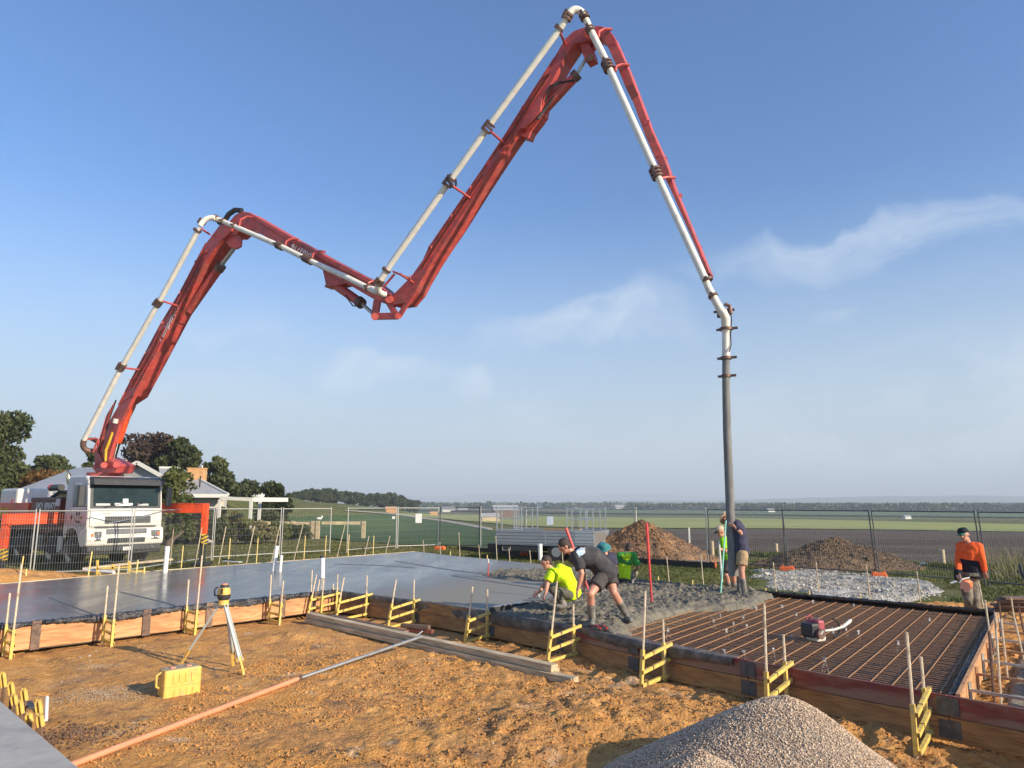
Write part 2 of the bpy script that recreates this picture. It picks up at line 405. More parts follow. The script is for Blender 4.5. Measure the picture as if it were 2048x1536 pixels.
def newmesh(name, v, f, m=None, smooth=False):
    me = bpy.data.meshes.new(name)
    me.from_pydata(v, [], f)
    if m: me.materials.append(m)
    if smooth: me.polygons.foreach_set('use_smooth', [True] * len(me.polygons))
    me.update()
    return me
def tag(o, label=None, cat=None, group=None, kind=None):
    if label: o['label'] = label
    if cat: o['category'] = cat
    if group: o['group'] = group
    if kind: o['kind'] = kind
    return o
def wloc(o):
    v = Vector(o.location)
    while o.parent: o = o.parent; v = v + Vector(o.location)
    return v
def obj(name, mb, m, parent=None, origin=None, smooth=False, bevel=0, label=None):
    """one mesh object. vertices are world coordinates; origin/parent only move the object's origin"""
    P = wloc(parent) if parent else Vector((0, 0, 0))
    o0 = Vector(origin) if origin is not None else P
    arr = np.array(mb.v, float) - np.array(o0) if mb.v else np.zeros((0, 3))
    me = newmesh(name, arr.tolist(), mb.f, m, smooth)
    bm = bmesh.new(); bm.from_mesh(me); bmesh.ops.recalc_face_normals(bm, faces=bm.faces); bm.to_mesh(me); bm.free()
    o = bpy.data.objects.new(name, me); COL.objects.link(o)
    if parent: o.parent = parent
    o.location = o0 - P
    if bevel:
        b = o.modifiers.new('bevel', 'BEVEL'); b.width = bevel; b.segments = 2; b.limit_method = 'ANGLE'
    if smooth:
        for p in me.polygons: p.use_smooth = True
        if smooth == 'auto':
            me.set_sharp_from_angle(angle=R(40))
    if label: o['label'] = label
    return o
def thing(name, label, cat, loc, group=None):
    o = bpy.data.objects.new(name, None); COL.objects.link(o)
    o.empty_display_size = 0.2
    o.location = Vector(loc)
    return tag(o, label, cat, group)
def dup(root, loc=None, rz=None, label=None, group=None, scale=None):
    r = root.copy(); COL.objects.link(r)
    if loc is not None: r.location = Vector(loc)
    if rz is not None: r.rotation_euler = (0, 0, rz)
    if scale is not None: r.scale = scale if hasattr(scale, '__len__') else (scale,) * 3
    if label: r['label'] = label
    if group: r['group'] = group
    for ch in list(root.children):
        c = ch.copy(); COL.objects.link(c); c.parent = r
        for g in list(ch.children):
            d = g.copy(); COL.objects.link(d); d.parent = c
    return r
def grid(name, xs, ys, zf, m, mask=None, smooth=True):
    X, Y = np.meshgrid(xs, ys)
    Z = zf(X, Y)
    nx, ny = len(xs), len(ys)
    v = np.stack([X.ravel(), Y.ravel(), Z.ravel()], 1)
    i = np.arange(nx * ny).reshape(ny, nx)
    q = np.stack([i[:-1, :-1].ravel(), i[:-1, 1:].ravel(), i[1:, 1:].ravel(), i[1:, :-1].ravel()], 1)
    if mask is not None:
        k = mask(X, Y).ravel()
        q = q[k[q].any(1)]
        used = np.unique(q); rem = np.full(len(v), -1); rem[used] = np.arange(len(used)); v = v[used]; q = rem[q]
    return quadobj(name, v, q, m, smooth)
def quadobj(name, v, q, m, smooth=True):
    me = bpy.data.meshes.new(name)
    k = q.shape[1]
    me.vertices.add(len(v)); me.vertices.foreach_set('co', np.asarray(v, np.float32).ravel())
    me.loops.add(q.size); me.loops.foreach_set('vertex_index', q.ravel().astype(np.int32))
    me.polygons.add(len(q)); me.polygons.foreach_set('loop_start', np.arange(0, q.size, k, dtype=np.int32))
    me.polygons.foreach_set('loop_total', np.full(len(q), k, np.int32))
    me.update(calc_edges=True); me.validate()
    me.polygons.foreach_set('use_smooth', [smooth] * len(me.polygons))
    me.materials.append(m)
    o = bpy.data.objects.new(name, me); COL.objects.link(o)
    return o
def scatter(name, P, size, m, kind='pebble', normal=None, seedv=1, flat=0.75):
    """many small stones (or leaf quads) joined into one mesh. P: n x 3"""
    r = np.random.default_rng(seedv); n = len(P)
    if kind == 'pebble':
        base = np.array([[1, 0, 0], [-1, 0, 0], [0, 1, 0], [0, -1, 0], [0, 0, 1], [0, 0, -1]], float)
        tris = np.array([[0, 2, 4], [2, 1, 4], [1, 3, 4], [3, 0, 4], [2, 0, 5], [1, 2, 5], [3, 1, 5], [0, 3, 5]])
    elif kind == 'block':
        base = np.array([[x, y, z] for z in (-1, 1) for y in (-1, 1) for x in (-1, 1)], float) * 0.62
        tris = np.array([[0, 2, 3], [0, 3, 1], [4, 5, 7], [4, 7, 6], [0, 1, 5], [0, 5, 4], [2, 6, 7], [2, 7, 3], [0, 4, 6], [0, 6, 2], [1, 3, 7], [1, 7, 5]])
    V = base[None] * r.uniform(0.65, 1.15, (n, len(base), 1)) + r.normal(0, 0.12, (n, len(base), 3))
    V = V * np.array([1, 0.85, flat])[None, None] * r.uniform(0.8, 1.2, (n, 1, 3))
    a, b = r.uniform(0, 6.28, n), r.normal(0, 0.5, n)
    ca, sa, cb, sb = np.cos(a), np.sin(a), np.cos(b), np.sin(b)
    V = np.stack([V[..., 0], V[..., 1] * cb[:, None] - V[..., 2] * sb[:, None], V[..., 1] * sb[:, None] + V[..., 2] * cb[:, None]], -1)
    V = np.stack([V[..., 0] * ca[:, None] - V[..., 1] * sa[:, None], V[..., 0] * sa[:, None] + V[..., 1] * ca[:, None], V[..., 2]], -1)
    s = size if hasattr(size, '__len__') else r.uniform(0.6, 1.3, n) * size
    V = V * np.asarray(s)[:, None, None] + P[:, None, :]
    T = tris[None] + (np.arange(n) * len(base))[:, None, None]
    return quadobj(name, V.reshape(-1, 3), T.reshape(-1, 3), m, False)

# ------------------------------------------------------------------ terrain
def terr(x, y):
    x = np.asarray(x, float); y = np.asarray(y, float)
    z = -0.42 - 3.0 * sst(34, 140, y) - 5.0 * sst(140, 520, y)
    z = z + 5.0 * sst(-17, -37, x) * sst(50, 88, y) * (1 - sst(125, 240, y))
    z = z + 7.0 * sst(-30, -75, x) * sst(110, 180, y) * (1 - sst(330, 600, y))
    z = z + 0.10 * fbm(x / 9, y / 9, 3, 3) * sst(24, 40, y)
    near = (1 - sst(16.5, 19, y)) * (1 - sst(9.5, 13, np.abs(x - 0.5)))
    z = z + 0.12 * (1 - sst(12, 24, y))*0 - 0.35 * near
    return z
def pg(x, y):
    """pixel to a point on the terrain"""
    d = ray(x, y); a, b = 3.0, 20000.0
    t = a; step = 0.5
    while t < b:
        p = CAM + d * t
        if p.z < float(terr(p.x, p.y)): break
        step = max(0.5, t * 0.02); t += step
    lo, hi = t - step, t
    for _ in range(25):
        m = (lo + hi) / 2; p = CAM + d * m
        if p.z < float(terr(p.x, p.y)): hi = m
        else: lo = m
    return CAM + d * hi
def at(px, Y, z=None):
    """place at pixel column px (near the horizon rows) and depth Y"""
    X = (px - 1024) / FPX / 1.0138 * Y
    return Vector((X, Y, float(terr(X, Y)) if z is None else z))

# ground materials
def groundmat(name, cols, scales, bump=0.3, bscale=8, bdist=0.05, rough=0.95, stretch=None, furrow=None):
    m = bpy.data.materials.new(name); m.use_nodes = True
    t = m.node_tree; n = t.nodes; l = t.links; b = n['Principled BSDF']; b.inputs['Roughness'].default_value = rough
    b.inputs['Specular IOR Level'].default_value = 0.2
    g = n.new('ShaderNodeNewGeometry'); src = g.outputs['Position']
    if stretch:
        mpn = n.new('ShaderNodeMapping'); mpn.inputs['Rotation'].default_value = (0, 0, stretch[1]); mpn.inputs['Scale'].default_value = stretch[0]
        l.new(src, mpn.inputs[0]); src = mpn.outputs[0]
    cur = None
    for i, c in enumerate(cols):
        if cur is None:
            rgb = n.new('ShaderNodeRGB'); rgb.outputs[0].default_value = (*c, 1); cur = rgb.outputs[0]; continue
        sc, a0, a1 = scales[i - 1]
        nz = n.new('ShaderNodeTexNoise'); nz.inputs['Scale'].default_value = sc; nz.inputs['Detail'].default_value = 7; nz.inputs['Roughness'].default_value = 0.65
        nz.inputs['Distortion'].default_value = 0.4
        l.new(src, nz.inputs[0])
        rr = n.new('ShaderNodeMapRange'); rr.inputs[1].default_value = a0; rr.inputs[2].default_value = a1
        l.new(nz.outputs[0], rr.inputs[0])
        mx = n.new('ShaderNodeMix'); mx.data_type = 'RGBA'; mx.inputs[7].default_value = (*c, 1)
        l.new(rr.outputs[0], mx.inputs[0]); l.new(cur, mx.inputs[6]); cur = mx.outputs[2]
    l.new(cur, b.inputs['Base Color'])
    h = n.new('ShaderNodeTexNoise'); h.inputs['Scale'].default_value = bscale; h.inputs['Detail'].default_value = 8; h.inputs['Roughness'].default_value = 0.6
    l.new(g.outputs['Position'], h.inputs[0]); hs = h.outputs[0]
    if furrow:
        mp2 = n.new('ShaderNodeMapping'); mp2.inputs['Rotation'].default_value = (0, 0, furrow[1]); l.new(g.outputs['Position'], mp2.inputs[0])
        wv = n.new('ShaderNodeTexWave'); wv.inputs['Scale'].default_value = furrow[0]; wv.inputs['Distortion'].default_value = 1.2; wv.inputs['Detail'].default_value = 3
        l.new(mp2.outputs[0], wv.inputs[0])
        ad = n.new('ShaderNodeMath'); ad.operation = 'ADD'; l.new(hs, ad.inputs[0]); l.new(wv.outputs['Fac'], ad.inputs[1]); hs = ad.outputs[0]
    bp = n.new('ShaderNodeBump'); bp.inputs['Strength'].default_value = bump; bp.inputs['Distance'].default_value = bdist
    l.new(hs, bp.inputs['Height']); l.new(bp.outputs[0], b.inputs['Normal'])
    return m
G_grass = groundmat('pasture ground', [(0.115, 0.118, 0.034), (0.17, 0.165, 0.05), (0.055, 0.085, 0.02), (0.20, 0.16, 0.07)],
                    [(0.35, 0.42, 0.62), (1.6, 0.50, 0.62), (0.11, 0.55, 0.70)], 0.9, 7, 0.06)
G_dirt = groundmat('orange site dirt', [(0.61, 0.295, 0.085), (0.50, 0.25, 0.095), (0.70, 0.365, 0.12), (0.29, 0.165, 0.085), (0.68, 0.49, 0.31)],
                   [(0.9, 0.42, 0.62), (3.6, 0.48, 0.62), (2.3, 0.54, 0.66), (1.1, 0.60, 0.70)], 1.0, 22, 0.05)
G_plough = groundmat('ploughed soil', [(0.105, 0.075, 0.052), (0.15, 0.11, 0.08), (0.075, 0.055, 0.04)], [(0.12, 0.42, 0.62), (0.5, 0.5, 0.65)], 1.0, 3, 0.12,
                     stretch=((0.25, 1, 1), R(8)), furrow=(0.5, R(80)))
G_crop = groundmat('crop rows', [(0.055, 0.10, 0.035), (0.08, 0.125, 0.045), (0.11, 0.12, 0.05)], [(0.2, 0.4, 0.6), (0.7, 0.55, 0.72)], 0.9, 2.2, 0.2, furrow=(0.16, R(96)))
G_straw = groundmat('pale pasture strip', [(0.33, 0.34, 0.10), (0.25, 0.29, 0.09), (0.40, 0.38, 0.15)], [(0.02, 0.4, 0.6), (0.06, 0.5, 0.65)], 0.3, 1.0, 0.2, stretch=((0.3, 1, 1), 0))
G_fargreen = groundmat('far green field', [(0.09, 0.15, 0.06), (0.14, 0.17, 0.07), (0.06, 0.10, 0.05)], [(0.006, 0.42, 0.6), (0.02, 0.5, 0.64)], 0.3, 0.5, 0.3, stretch=((0.35, 1, 1), 0))
G_farbrown = groundmat('far bare field', [(0.16, 0.13, 0.09), (0.12, 0.12, 0.06)], [(0.006, 0.42, 0.6)], 0.3, 0.5, 0.3)
G_track = groundmat('gravel track', [(0.42, 0.37, 0.29), (0.30, 0.27, 0.17)], [(0.5, 0.48, 0.62)], 0.4, 4, 0.05)
G_lime = groundmat('crushed pale rock', [(0.58, 0.55, 0.48), (0.38, 0.34, 0.28), (0.24, 0.21, 0.17)], [(2.4, 0.45, 0.6), (1.1, 0.55, 0.68)], 1.0, 20, 0.06)
G_topsoil = groundmat('topsoil heap', [(0.16, 0.105, 0.065), (0.24, 0.16, 0.09), (0.09, 0.065, 0.045)], [(2.0, 0.42, 0.6), (4, 0.52, 0.66)], 1.0, 14, 0.08)
G_mulch = groundmat('clay and mulch heap', [(0.36, 0.20, 0.10), (0.23, 0.145, 0.09), (0.48, 0.27, 0.12), (0.15, 0.105, 0.07)], [(1.6, 0.42, 0.58), (5, 0.52, 0.66), (3, 0.56, 0.7)], 1.0, 14, 0.08)
G_gravel = groundmat('gravel heap', [(0.46, 0.38, 0.29), (0.32, 0.26, 0.20)], [(18, 0.42, 0.6)], 1.0, 40, 0.03)
G_hill = groundmat('hill', [(0.06, 0.085, 0.05), (0.10, 0.12, 0.06), (0.045, 0.07, 0.04)], [(0.0016, 0.45, 0.58), (0.005, 0.5, 0.62)], 0.4, 0.01, 8)

# base sheet out to the horizon: rows grow with distance
ys = np.concatenate([np.arange(-14, 40, 0.8), np.geomspace(40, 12000, 150)])
us = np.linspace(-1, 1, 220); us = np.sign(us) * (0.35 * np.abs(us) + 0.65 * np.abs(us) ** 3)
def ground_mesh():
    X = []; Y = []
    U, V = np.meshgrid(us, ys)
    Xw = U * (60 + np.maximum(V, 0) * 1.25)
    Z = terr(Xw, V)
    v = np.stack([Xw.ravel(), V.ravel(), Z.ravel()], 1)
    ny, nx = U.shape
    i = np.arange(nx * ny).reshape(ny, nx)
    q = np.stack([i[:-1, :-1].ravel(), i[:-1, 1:].ravel(), i[1:, 1:].ravel(), i[1:, :-1].ravel()], 1)
    return quadobj('ground', v, q, G_grass)
ground = ground_mesh()
tag(ground, 'rough grass ground running from the site out to the plain', kind='structure')

def patch(name, top, bot, m, lift, n=60, k=14, label=None, rows=False):
    """field sheet between two pixel polylines (left to right), laid on the terrain"""
    def samp(pl, t):
        xs = [p[0] for p in pl]; x = xs[0] + (xs[-1] - xs[0]) * t
        return x, float(np.interp(x, xs, [p[1] for p in pl]))
    v = []
    for j in range(k + 1):
        for i in range(n + 1):
            a = pg(*samp(top, i / n)) if j == 0 else None
            if j == 0: v.append(a)
            else: v.append(None)
    T = v[:n + 1]; B = [pg(*samp(bot, i / n)) for i in range(n + 1)]
    out = []
    for j in range(k + 1):
        s = (j / k) ** 0.6
        if rows:
            for i in range(n + 1):
                (xa, ya), (xb, yb) = samp(top, i / n), samp(bot, i / n); u = j / k; p = pg(xa + (xb - xa) * u, ya + (yb - ya) * u); out.append((p.x, p.y, p.z + lift * (.3 + p.y / 60)))
            continue
        for i in range(n + 1):
            p = T[i].lerp(B[i], s); out.append((p.x, p.y, float(terr(p.x, p.y)) + lift * (0.3 + p.y / 60)))
    i = np.arange((n + 1) * (k + 1)).reshape(k + 1, n + 1)
    q = np.stack([i[:-1, :-1].ravel(), i[:-1, 1:].ravel(), i[1:, 1:].ravel(), i[1:, :-1].ravel()], 1)
    o = quadobj(name, np.array(out), q, m)
    return tag(o, label, kind='structure')
patch('ploughed_field', [(1180, 1060), (1700, 1060.5), (2048, 1066), (2500, 1076)], [(1180, 1100), (1500, 1112), (1785, 1129), (2048, 1147), (2500, 1185)], G_plough, 0.05,
      label='bare brown ploughed field behind the fence')
patch('pale_pasture', [(800, 1028), (900, 1030.5), (1200, 1036), (1500, 1038), (1750, 1043), (2048, 1050), (2400, 1058)],
      [(800, 1030), (900, 1040), (1040, 1053), (1200, 1057), (1500, 1058), (1700, 1059.5), (2048, 1065), (2400, 1074)], G_straw, 0.06, label='pale yellow green strip of pasture')
patch('crop_field', [(560, 1037), (680, 1032), (770, 1030), (830, 1035), (900, 1047), (985, 1064), (1100, 1084)],
      [(560, 1066), (700, 1083), (800, 1090), (900, 1092), (985, 1093), (1100, 1096)], G_crop, 0.06, k=16, n=56, rows=True, label='dark green crop field with rows')
patch('gravel_track', [(690, 1022), (790, 1028.5), (890, 1041.5), (985, 1058)], [(690, 1023.5), (790, 1031), (890, 1045.5), (985, 1063)], G_track, 0.08, n=40, k=3,
      label='pale gravel farm track beside the crop')
patch('distant_field', [(700, 1016), (1100, 1019), (1500, 1022), (2048, 1026), (2400, 1028)], [(700, 1020), (1100, 1028), (1500, 1031), (2048, 1037), (2400, 1042)], G_fargreen, 0.10,
      label='hazy green fields on the flat')
patch('bare_field', [(900, 1020), (1000, 1020.3), (1150, 1022)], [(900, 1024), (1000, 1025), (1150, 1028)], G_farbrown, 0.14, n=20, k=4, label='strip of bare soil on the flat')

# hills
def hills(name, y0, x0, x1, hfun, label, depth=900):
    xs = np.linspace(x0, x1, 260); yy = np.linspace(y0 - depth, y0 + depth, 30)
    def zf(X, Y):
        e = 1 - ((Y - y0) / depth) ** 2
        return -10 + hfun(X) * np.clip(e, 0, 1) ** 0.8 + 9 * fbm(X / 160, Y / 160, 5, 4)*np.clip(e,0,1)
    o = grid(name, xs, yy, zf, G_hill)
    tag(o, label, kind='structure')
hills('hills', 8500, -9000, 9000, lambda X: 40 + 60 * np.exp(-((X + 300) / 1500) ** 2) + 45 * np.exp(-((X - 1500) / 1000) ** 2) + 22 * fbm(X / 900, X * 0, 8, 4), 'faint blue range of hills in the mist')
hills('near_hills', 4600, 600, 8000, lambda X: (20 + 30 * sst(900, 2500, X)) + 7 * fbm(X / 500, X * 0, 11, 4), 'low wooded hills across the plain')

# ------------------------------------------------------------------ the pour: outline in plan
FR = [(4.45, 7.64), (1.93, 10.38), (1.0, 11.73), (-0.4, 13.3), (-1.51, 14.41), (-3.91, 16.33)]     # front edge, from the near corner to the inner corner
LF = [(-3.91, 16.33), (-5.62, 14.41), (-7.1, 12.73), (-8.11, 11.73), (-9.6, 10.1)]
BK = [(8.59, 13.13), (5.75, 15.75), (3.4, 17.8), (2.3, 20.0), (0.9, 23.2), (-1.65, 26.1), (-3.87, 29.07)]
LB = [(-3.87, 29.07), (-10.2, 20.9), (-12.29, 17.6), (-15.0, 13.6)]
OUT = FR + LF[1:] + LB[::-1][0:] + BK[::-1][1:]
OUT = FR + LF[1:] + [(-15.0, 13.6), (-12.29, 17.6), (-10.2, 20.9), (-3.87, 29.07)] + BK[::-1][1:]
def P2(*a): return [tuple(up(x, y, 0)[:2]) for x, y in a]
# limit of the placed rough concrete against the bare steel, seen from the front edge to the back edge
LIM = P2((1188, 1262), (1215, 1272), (1262, 1250), (1300, 1232), (1380, 1215), (1450, 1213), (1500, 1207), (1530, 1190))
SMO = P2((985, 1224), (1040, 1214), (1085, 1205), (1120, 1190), (1105, 1165), (1010, 1160), (960, 1150), (1010, 1141), (1120, 1137), (1180, 1132))
# right of SMO is rough, right of LIM is steel
ROUGH = SMO + [BK[3], BK[2], BK[1]] + LIM[::-1]
SMOOTH = [p for p in FR[3:]] + LF[1:] + [(-15.0, 13.6), (-12.29, 17.6), (-10.2, 20.9), (-3.87, 29.07), (-1.65, 26.1), (0.9, 23.2), (2.3, 20.0)]
# --- wet slab
wet = bpy.data.materials.new('wet concrete'); wet.use_nodes = True
t = wet.node_tree; n = t.nodes; l = t.links; b = n['Principled BSDF']
g = n.new('ShaderNodeNewGeometry')
def nz_(sc, det=5, st=None, rot=0):
    s = g.outputs['Position']
    if st:
        q = n.new('ShaderNodeMapping'); q.inputs['Scale'].default_value = st; q.inputs['Rotation'].default_value = (0, 0, rot); l.new(s, q.inputs[0]); s = q.outputs[0]
    z = n.new('ShaderNodeTexNoise'); z.inputs['Scale'].default_value = sc; z.inputs['Detail'].default_value = det; z.inputs['Roughness'].default_value = 0.6; l.new(s, z.inputs[0]); return z.outputs[0]
def mr_(s, a, b_, c, d):
    z = n.new('ShaderNodeMapRange'); z.inputs[1].default_value = a; z.inputs[2].default_value = b_; z.inputs[3].default_value = c; z.inputs[4].default_value = d; l.new(s, z.inputs[0]); return z.outputs[0]
A1 = nz_(0.55, 6, (1, 0.35, 1), R(40)); A2 = nz_(2.2, 6, (1, 0.12, 1), R(52))
mx = n.new('ShaderNodeMix'); mx.data_type = 'RGBA'; mx.inputs[6].default_value = (0.115, 0.105, 0.088, 1); mx.inputs[7].default_value = (0.175, 0.158, 0.13, 1)
l.new(mr_(A1, .38, .62, 0, 1), mx.inputs[0])
dp = n.new('ShaderNodeVectorMath'); dp.operation = 'DOT_PRODUCT'; l.new(g.outputs['Position'], dp.inputs[0]); dp.inputs[1].default_value = (0.94, -0.34, 0)
nd = n.new('ShaderNodeMath'); nd.operation = 'MULTIPLY_ADD'; l.new(A1, nd.inputs[0]); nd.inputs[1].default_value = 2.5; l.new(dp.outputs['Value'], nd.inputs[2])
fresh = mr_(nd.outputs[0], -7.5, -5.2, 0, 1)
mx2 = n.new('ShaderNodeMix'); mx2.data_type = 'RGBA'; mx2.inputs[7].default_value = (0.25, 0.222, 0.165, 1); l.new(fresh, mx2.inputs[0]); l.new(mx.outputs[2], mx2.inputs[6]); l.new(mx2.outputs[2], b.inputs['Base Color'])
ra = mr_(A1, .34, .64, 0.13, 0.27); rb = mr_(A2, .35, .68, -0.01, 0.07)
ad = n.new('ShaderNodeMath'); ad.operation = 'ADD'; ad.use_clamp = True; l.new(ra, ad.inputs[0]); l.new(rb, ad.inputs[1])
rf_ = n.new('ShaderNodeMath'); rf_.operation = 'MULTIPLY_ADD'; rf_.use_clamp = True; l.new(fresh, rf_.inputs[0]); rf_.inputs[1].default_value = 0.32; l.new(ad.outputs[0], rf_.inputs[2]); l.new(rf_.outputs[0], b.inputs['Roughness'])
# the end nearest the workers is freshly screeded and still matt (x position in the slab)
bp = n.new('ShaderNodeBump'); bp.inputs['Strength'].default_value = 0.22; bp.inputs['Distance'].default_value = 0.010
sm = n.new('ShaderNodeMath'); sm.operation = 'ADD'; l.new(A2, sm.inputs[0]); l.new(nz_(6, 3, (1, 0.3, 1), R(52)), sm.inputs[1]); l.new(sm.outputs[0], bp.inputs['Height']); l.new(bp.outputs[0], b.inputs['Normal'])
b.inputs['Specular IOR Level'].default_value = 0.55
mb = MB()
from mathutils.geometry import tessellate_polygon
_sp = [Vector((x, y, 0)) for x, y in SMOOTH + SMO[::-1]]; _k = len(_sp)
mb.v = [tuple(p) for p in _sp] + [(p.x, p.y, -0.42) for p in _sp]
mb.f = [tuple(f) for f in tessellate_polygon([_sp])] + [(i, (i + 1) % _k, _k + (i + 1) % _k, _k + i) for i in range(_k)]
slab = obj('wet_concrete_slab', mb, wet)
tag(slab, 'freshly poured wet grey concrete slab with a sheen', kind='structure')
# screed joints and float lines are shallow trowel ridges
def ridge(px, r=0.012):
    m_ = MB(); pts = [up(x, y, 0.0) for x, y in px]
    m_.tube(pts, r, 5); return m_
M_line = pmat('wet concrete ridge', (0.10, 0.10, 0.095), 0.5, var=0.2, scale=4)
for pl in ([(98, 1196), (150, 1215), (190, 1230)], [(240, 1184), (330, 1205), (352, 1212)], [(790, 1122), (900, 1140), (1000, 1152), (1080, 1162)], [(670, 1128), (760, 1131), (830, 1136)], [(905, 1152), (1000, 1166), (1090, 1180)]):
    obj('trowel_line', ridge(pl), M_line, slab)

# --- rough placed concrete
G_rough = groundmat('rough wet concrete', [(0.235, 0.205, 0.15), (0.15, 0.135, 0.105), (0.31, 0.275, 0.20)], [(6, 0.42, 0.6), (14, 0.55, 0.68)], 1.0, 40, 0.03, rough=0.62)
G_rough.node_tree.nodes['Principled BSDF'].inputs['Specular IOR Level'].default_value = 0.3
RP = SMO + [BK[3], BK[2], BK[1]] + LIM[::-1] + [FR[1], FR[2], FR[3]]
ROUGHP = SMO + [(2.3, 20.0), (3.4, 17.8), (5.6, 15.85)] + LIM[::-1] + [(1.93, 10.38), (1.0, 11.73), (-0.4, 13.3)]
def rough_z(X, Y):
    s = sdf(X, Y, ROUGHP) + 0.16 * fbm(X * 2.2, Y * 2.2, 21, 3)
    o = sdf(X, Y, OUT)
    toSteel = sdf(X, Y, [(1.4, 11.2)] + LIM + [(9, 14), (4.4, 7)])
    body = 0.03 + 0.07 * fbm(X * 2.4, Y * 2.4, 31, 4) + 0.075 * np.abs(fbm(X * 7.5, Y * 7.5, 41, 3)) + 0.06 * np.abs(fbm(X * 17, Y * 17, 51, 2))
    z = np.where(s > 0, body * np.clip(s / 0.2, 0.1, 1), -0.02 + s * 0.9)
    z = np.where(o < 0.04, -0.03, z)
    return np.maximum(z, -0.2)
xs = np.arange(-1.8, 6.6, 0.027); ysr = np.arange(9.8, 20.6, 0.027)
ro = grid('rough_concrete', xs, ysr, rough_z, G_rough, mask=lambda X, Y: (sdf(X, Y, ROUGHP) > -0.25) & (sdf(X, Y, OUT) > 0.0), smooth=True)
tag(ro, 'lumpy unscreeded wet concrete around the workers', kind='structure')

# --- membrane under the steel
STEEL = [FR[0]] + [LIM[0]] + LIM[1:] + [BK[1], BK[0]]
STEELP = [(4.45, 7.64), (1.93, 10.38), (1.2, 11.5)] + LIM + [(5.75, 15.75), (8.59, 13.13)]
def mem_z(X, Y):
    e = sdf(X, Y, OUT)
    z = -0.15 - 0.06 * sst(0.1, 0.5, e) + 0.022 * fbm(X * 3, Y * 3, 61, 4)
    return z + 0.14 * (1 - sst(0.0, 0.14, e))
mo = grid('plastic_membrane', np.arange(0.9, 8.7, 0.05), np.arange(7.5, 16.5, 0.05), mem_z, M_membrane, mask=lambda X, Y: (sdf(X, Y, OUT) > 0.02) & (sdf(X, Y, STEELP) > -0.8))
tag(mo, 'black plastic membrane splashed with mud below the reinforcing steel', 'membrane')

# --- reinforcing steel
steel = thing('rebar_mat', 'rusty steel reinforcing mat not yet covered by concrete', 'rebar mesh', (4.5, 10.5, 0))
da = (Vector((8.59, 13.13, 0)) - Vector((4.45, 7.64, 0))).normalized()
db = (Vector((1.93, 10.38, 0)) - Vector((4.45, 7.64, 0))).normalized()
C0 = Vector((4.45, 7.64, 0))
def clip_line(p, d, poly, lo=-12, hi=12, ds=0.04, inset=0.05):
    ts = np.arange(lo, hi, ds); X = p.x + d.x * ts; Y = p.y + d.y * ts
    k = sdf(X, Y, poly) > inset
    if not k.any(): return None
    ix = np.where(k)[0]; return ts[ix[0]], ts[ix[-1]]
BARP = [(4.45, 7.64), (1.93, 10.38), (1.2, 11.5)] + LIM + [(5.75, 15.75), (8.59, 13.13)]
rr = random.Random(5)
i = 0; s = 0.12
while s < 9:
    p = C0 + db * s; c = clip_line(p, da, BARP)
    if c and c[1] - c[0] > 0.3:
        z = -0.055 + rr.uniform(-.006, .006); k = rr.uniform(-0.01, 0.01)
        m_ = MB(); a = p + da * c[0]; e = p + da * c[1]
        w = Vector((k, k, 0)); m_.tube([(a.x, a.y, z), ((a.x + e.x) / 2 + w.x, (a.y + e.y) / 2 + w.y, z - .006), (e.x, e.y, z)], 0.0078, 5)
        obj('bar', m_, M_rust, steel)
    s += 0.235
s = 0.08
while s < 9:
    p = C0 + da * s; c = clip_line(p, db, BARP)
    if c and c[1] - c[0] > 0.3:
        a = p + db * c[0]; e = p + db * c[1]; z = -0.074 + rr.uniform(-.003, .003)
        m_ = MB(); m_.tube([(a.x, a.y, z), (e.x, e.y, z)], 0.008, 4)
        obj('bar', m_, M_rustg, steel)
    s += 0.105
M_chair = pmat('plastic bar chair', (0.42, 0.40, 0.37), 0.5, var=0.3)
for k in range(34):
    q = C0 + da * rr.uniform(0.4, 6.5) + db * rr.uniform(0.3, 4.8)
    if sdf(np.array([q.x]), np.array([q.y]), BARP)[0] < 0.25: continue
    m_ = MB()
    for a in range(3):
        an = a * 2.1 + k; m_.bar((q.x + .045 * math.cos(an), q.y + .045 * math.sin(an), -0.19), (q.x, q.y, -0.03), .014, .01)
    m_.box((q.x, q.y, -0.032), (.05, .018, .014), rz=k)
    obj('bar_chair', m_, M_chair, steel)

r_m = np.random.default_rng(6); Xm = r_m.uniform(1, 8.6, 9000); Ym = r_m.uniform(7.6, 16, 9000); k_ = (sdf(Xm, Ym, BARP) > .05) & (vn(Xm * 1.6, Ym * 1.6, 6) > .48); Xm, Ym = Xm[k_], Ym[k_]
M_mud = pmat('mud crumbs', (0.26, 0.15, 0.09), .9, var=.4, scale=20)
tag(scatter('mud_crumbs', np.stack([Xm, Ym, mem_z(Xm, Ym) + .006], 1), .013, M_mud, 'block', seedv=2), 'crumbs of mud lying on the plastic under the steel', 'crumbs', kind='stuff')
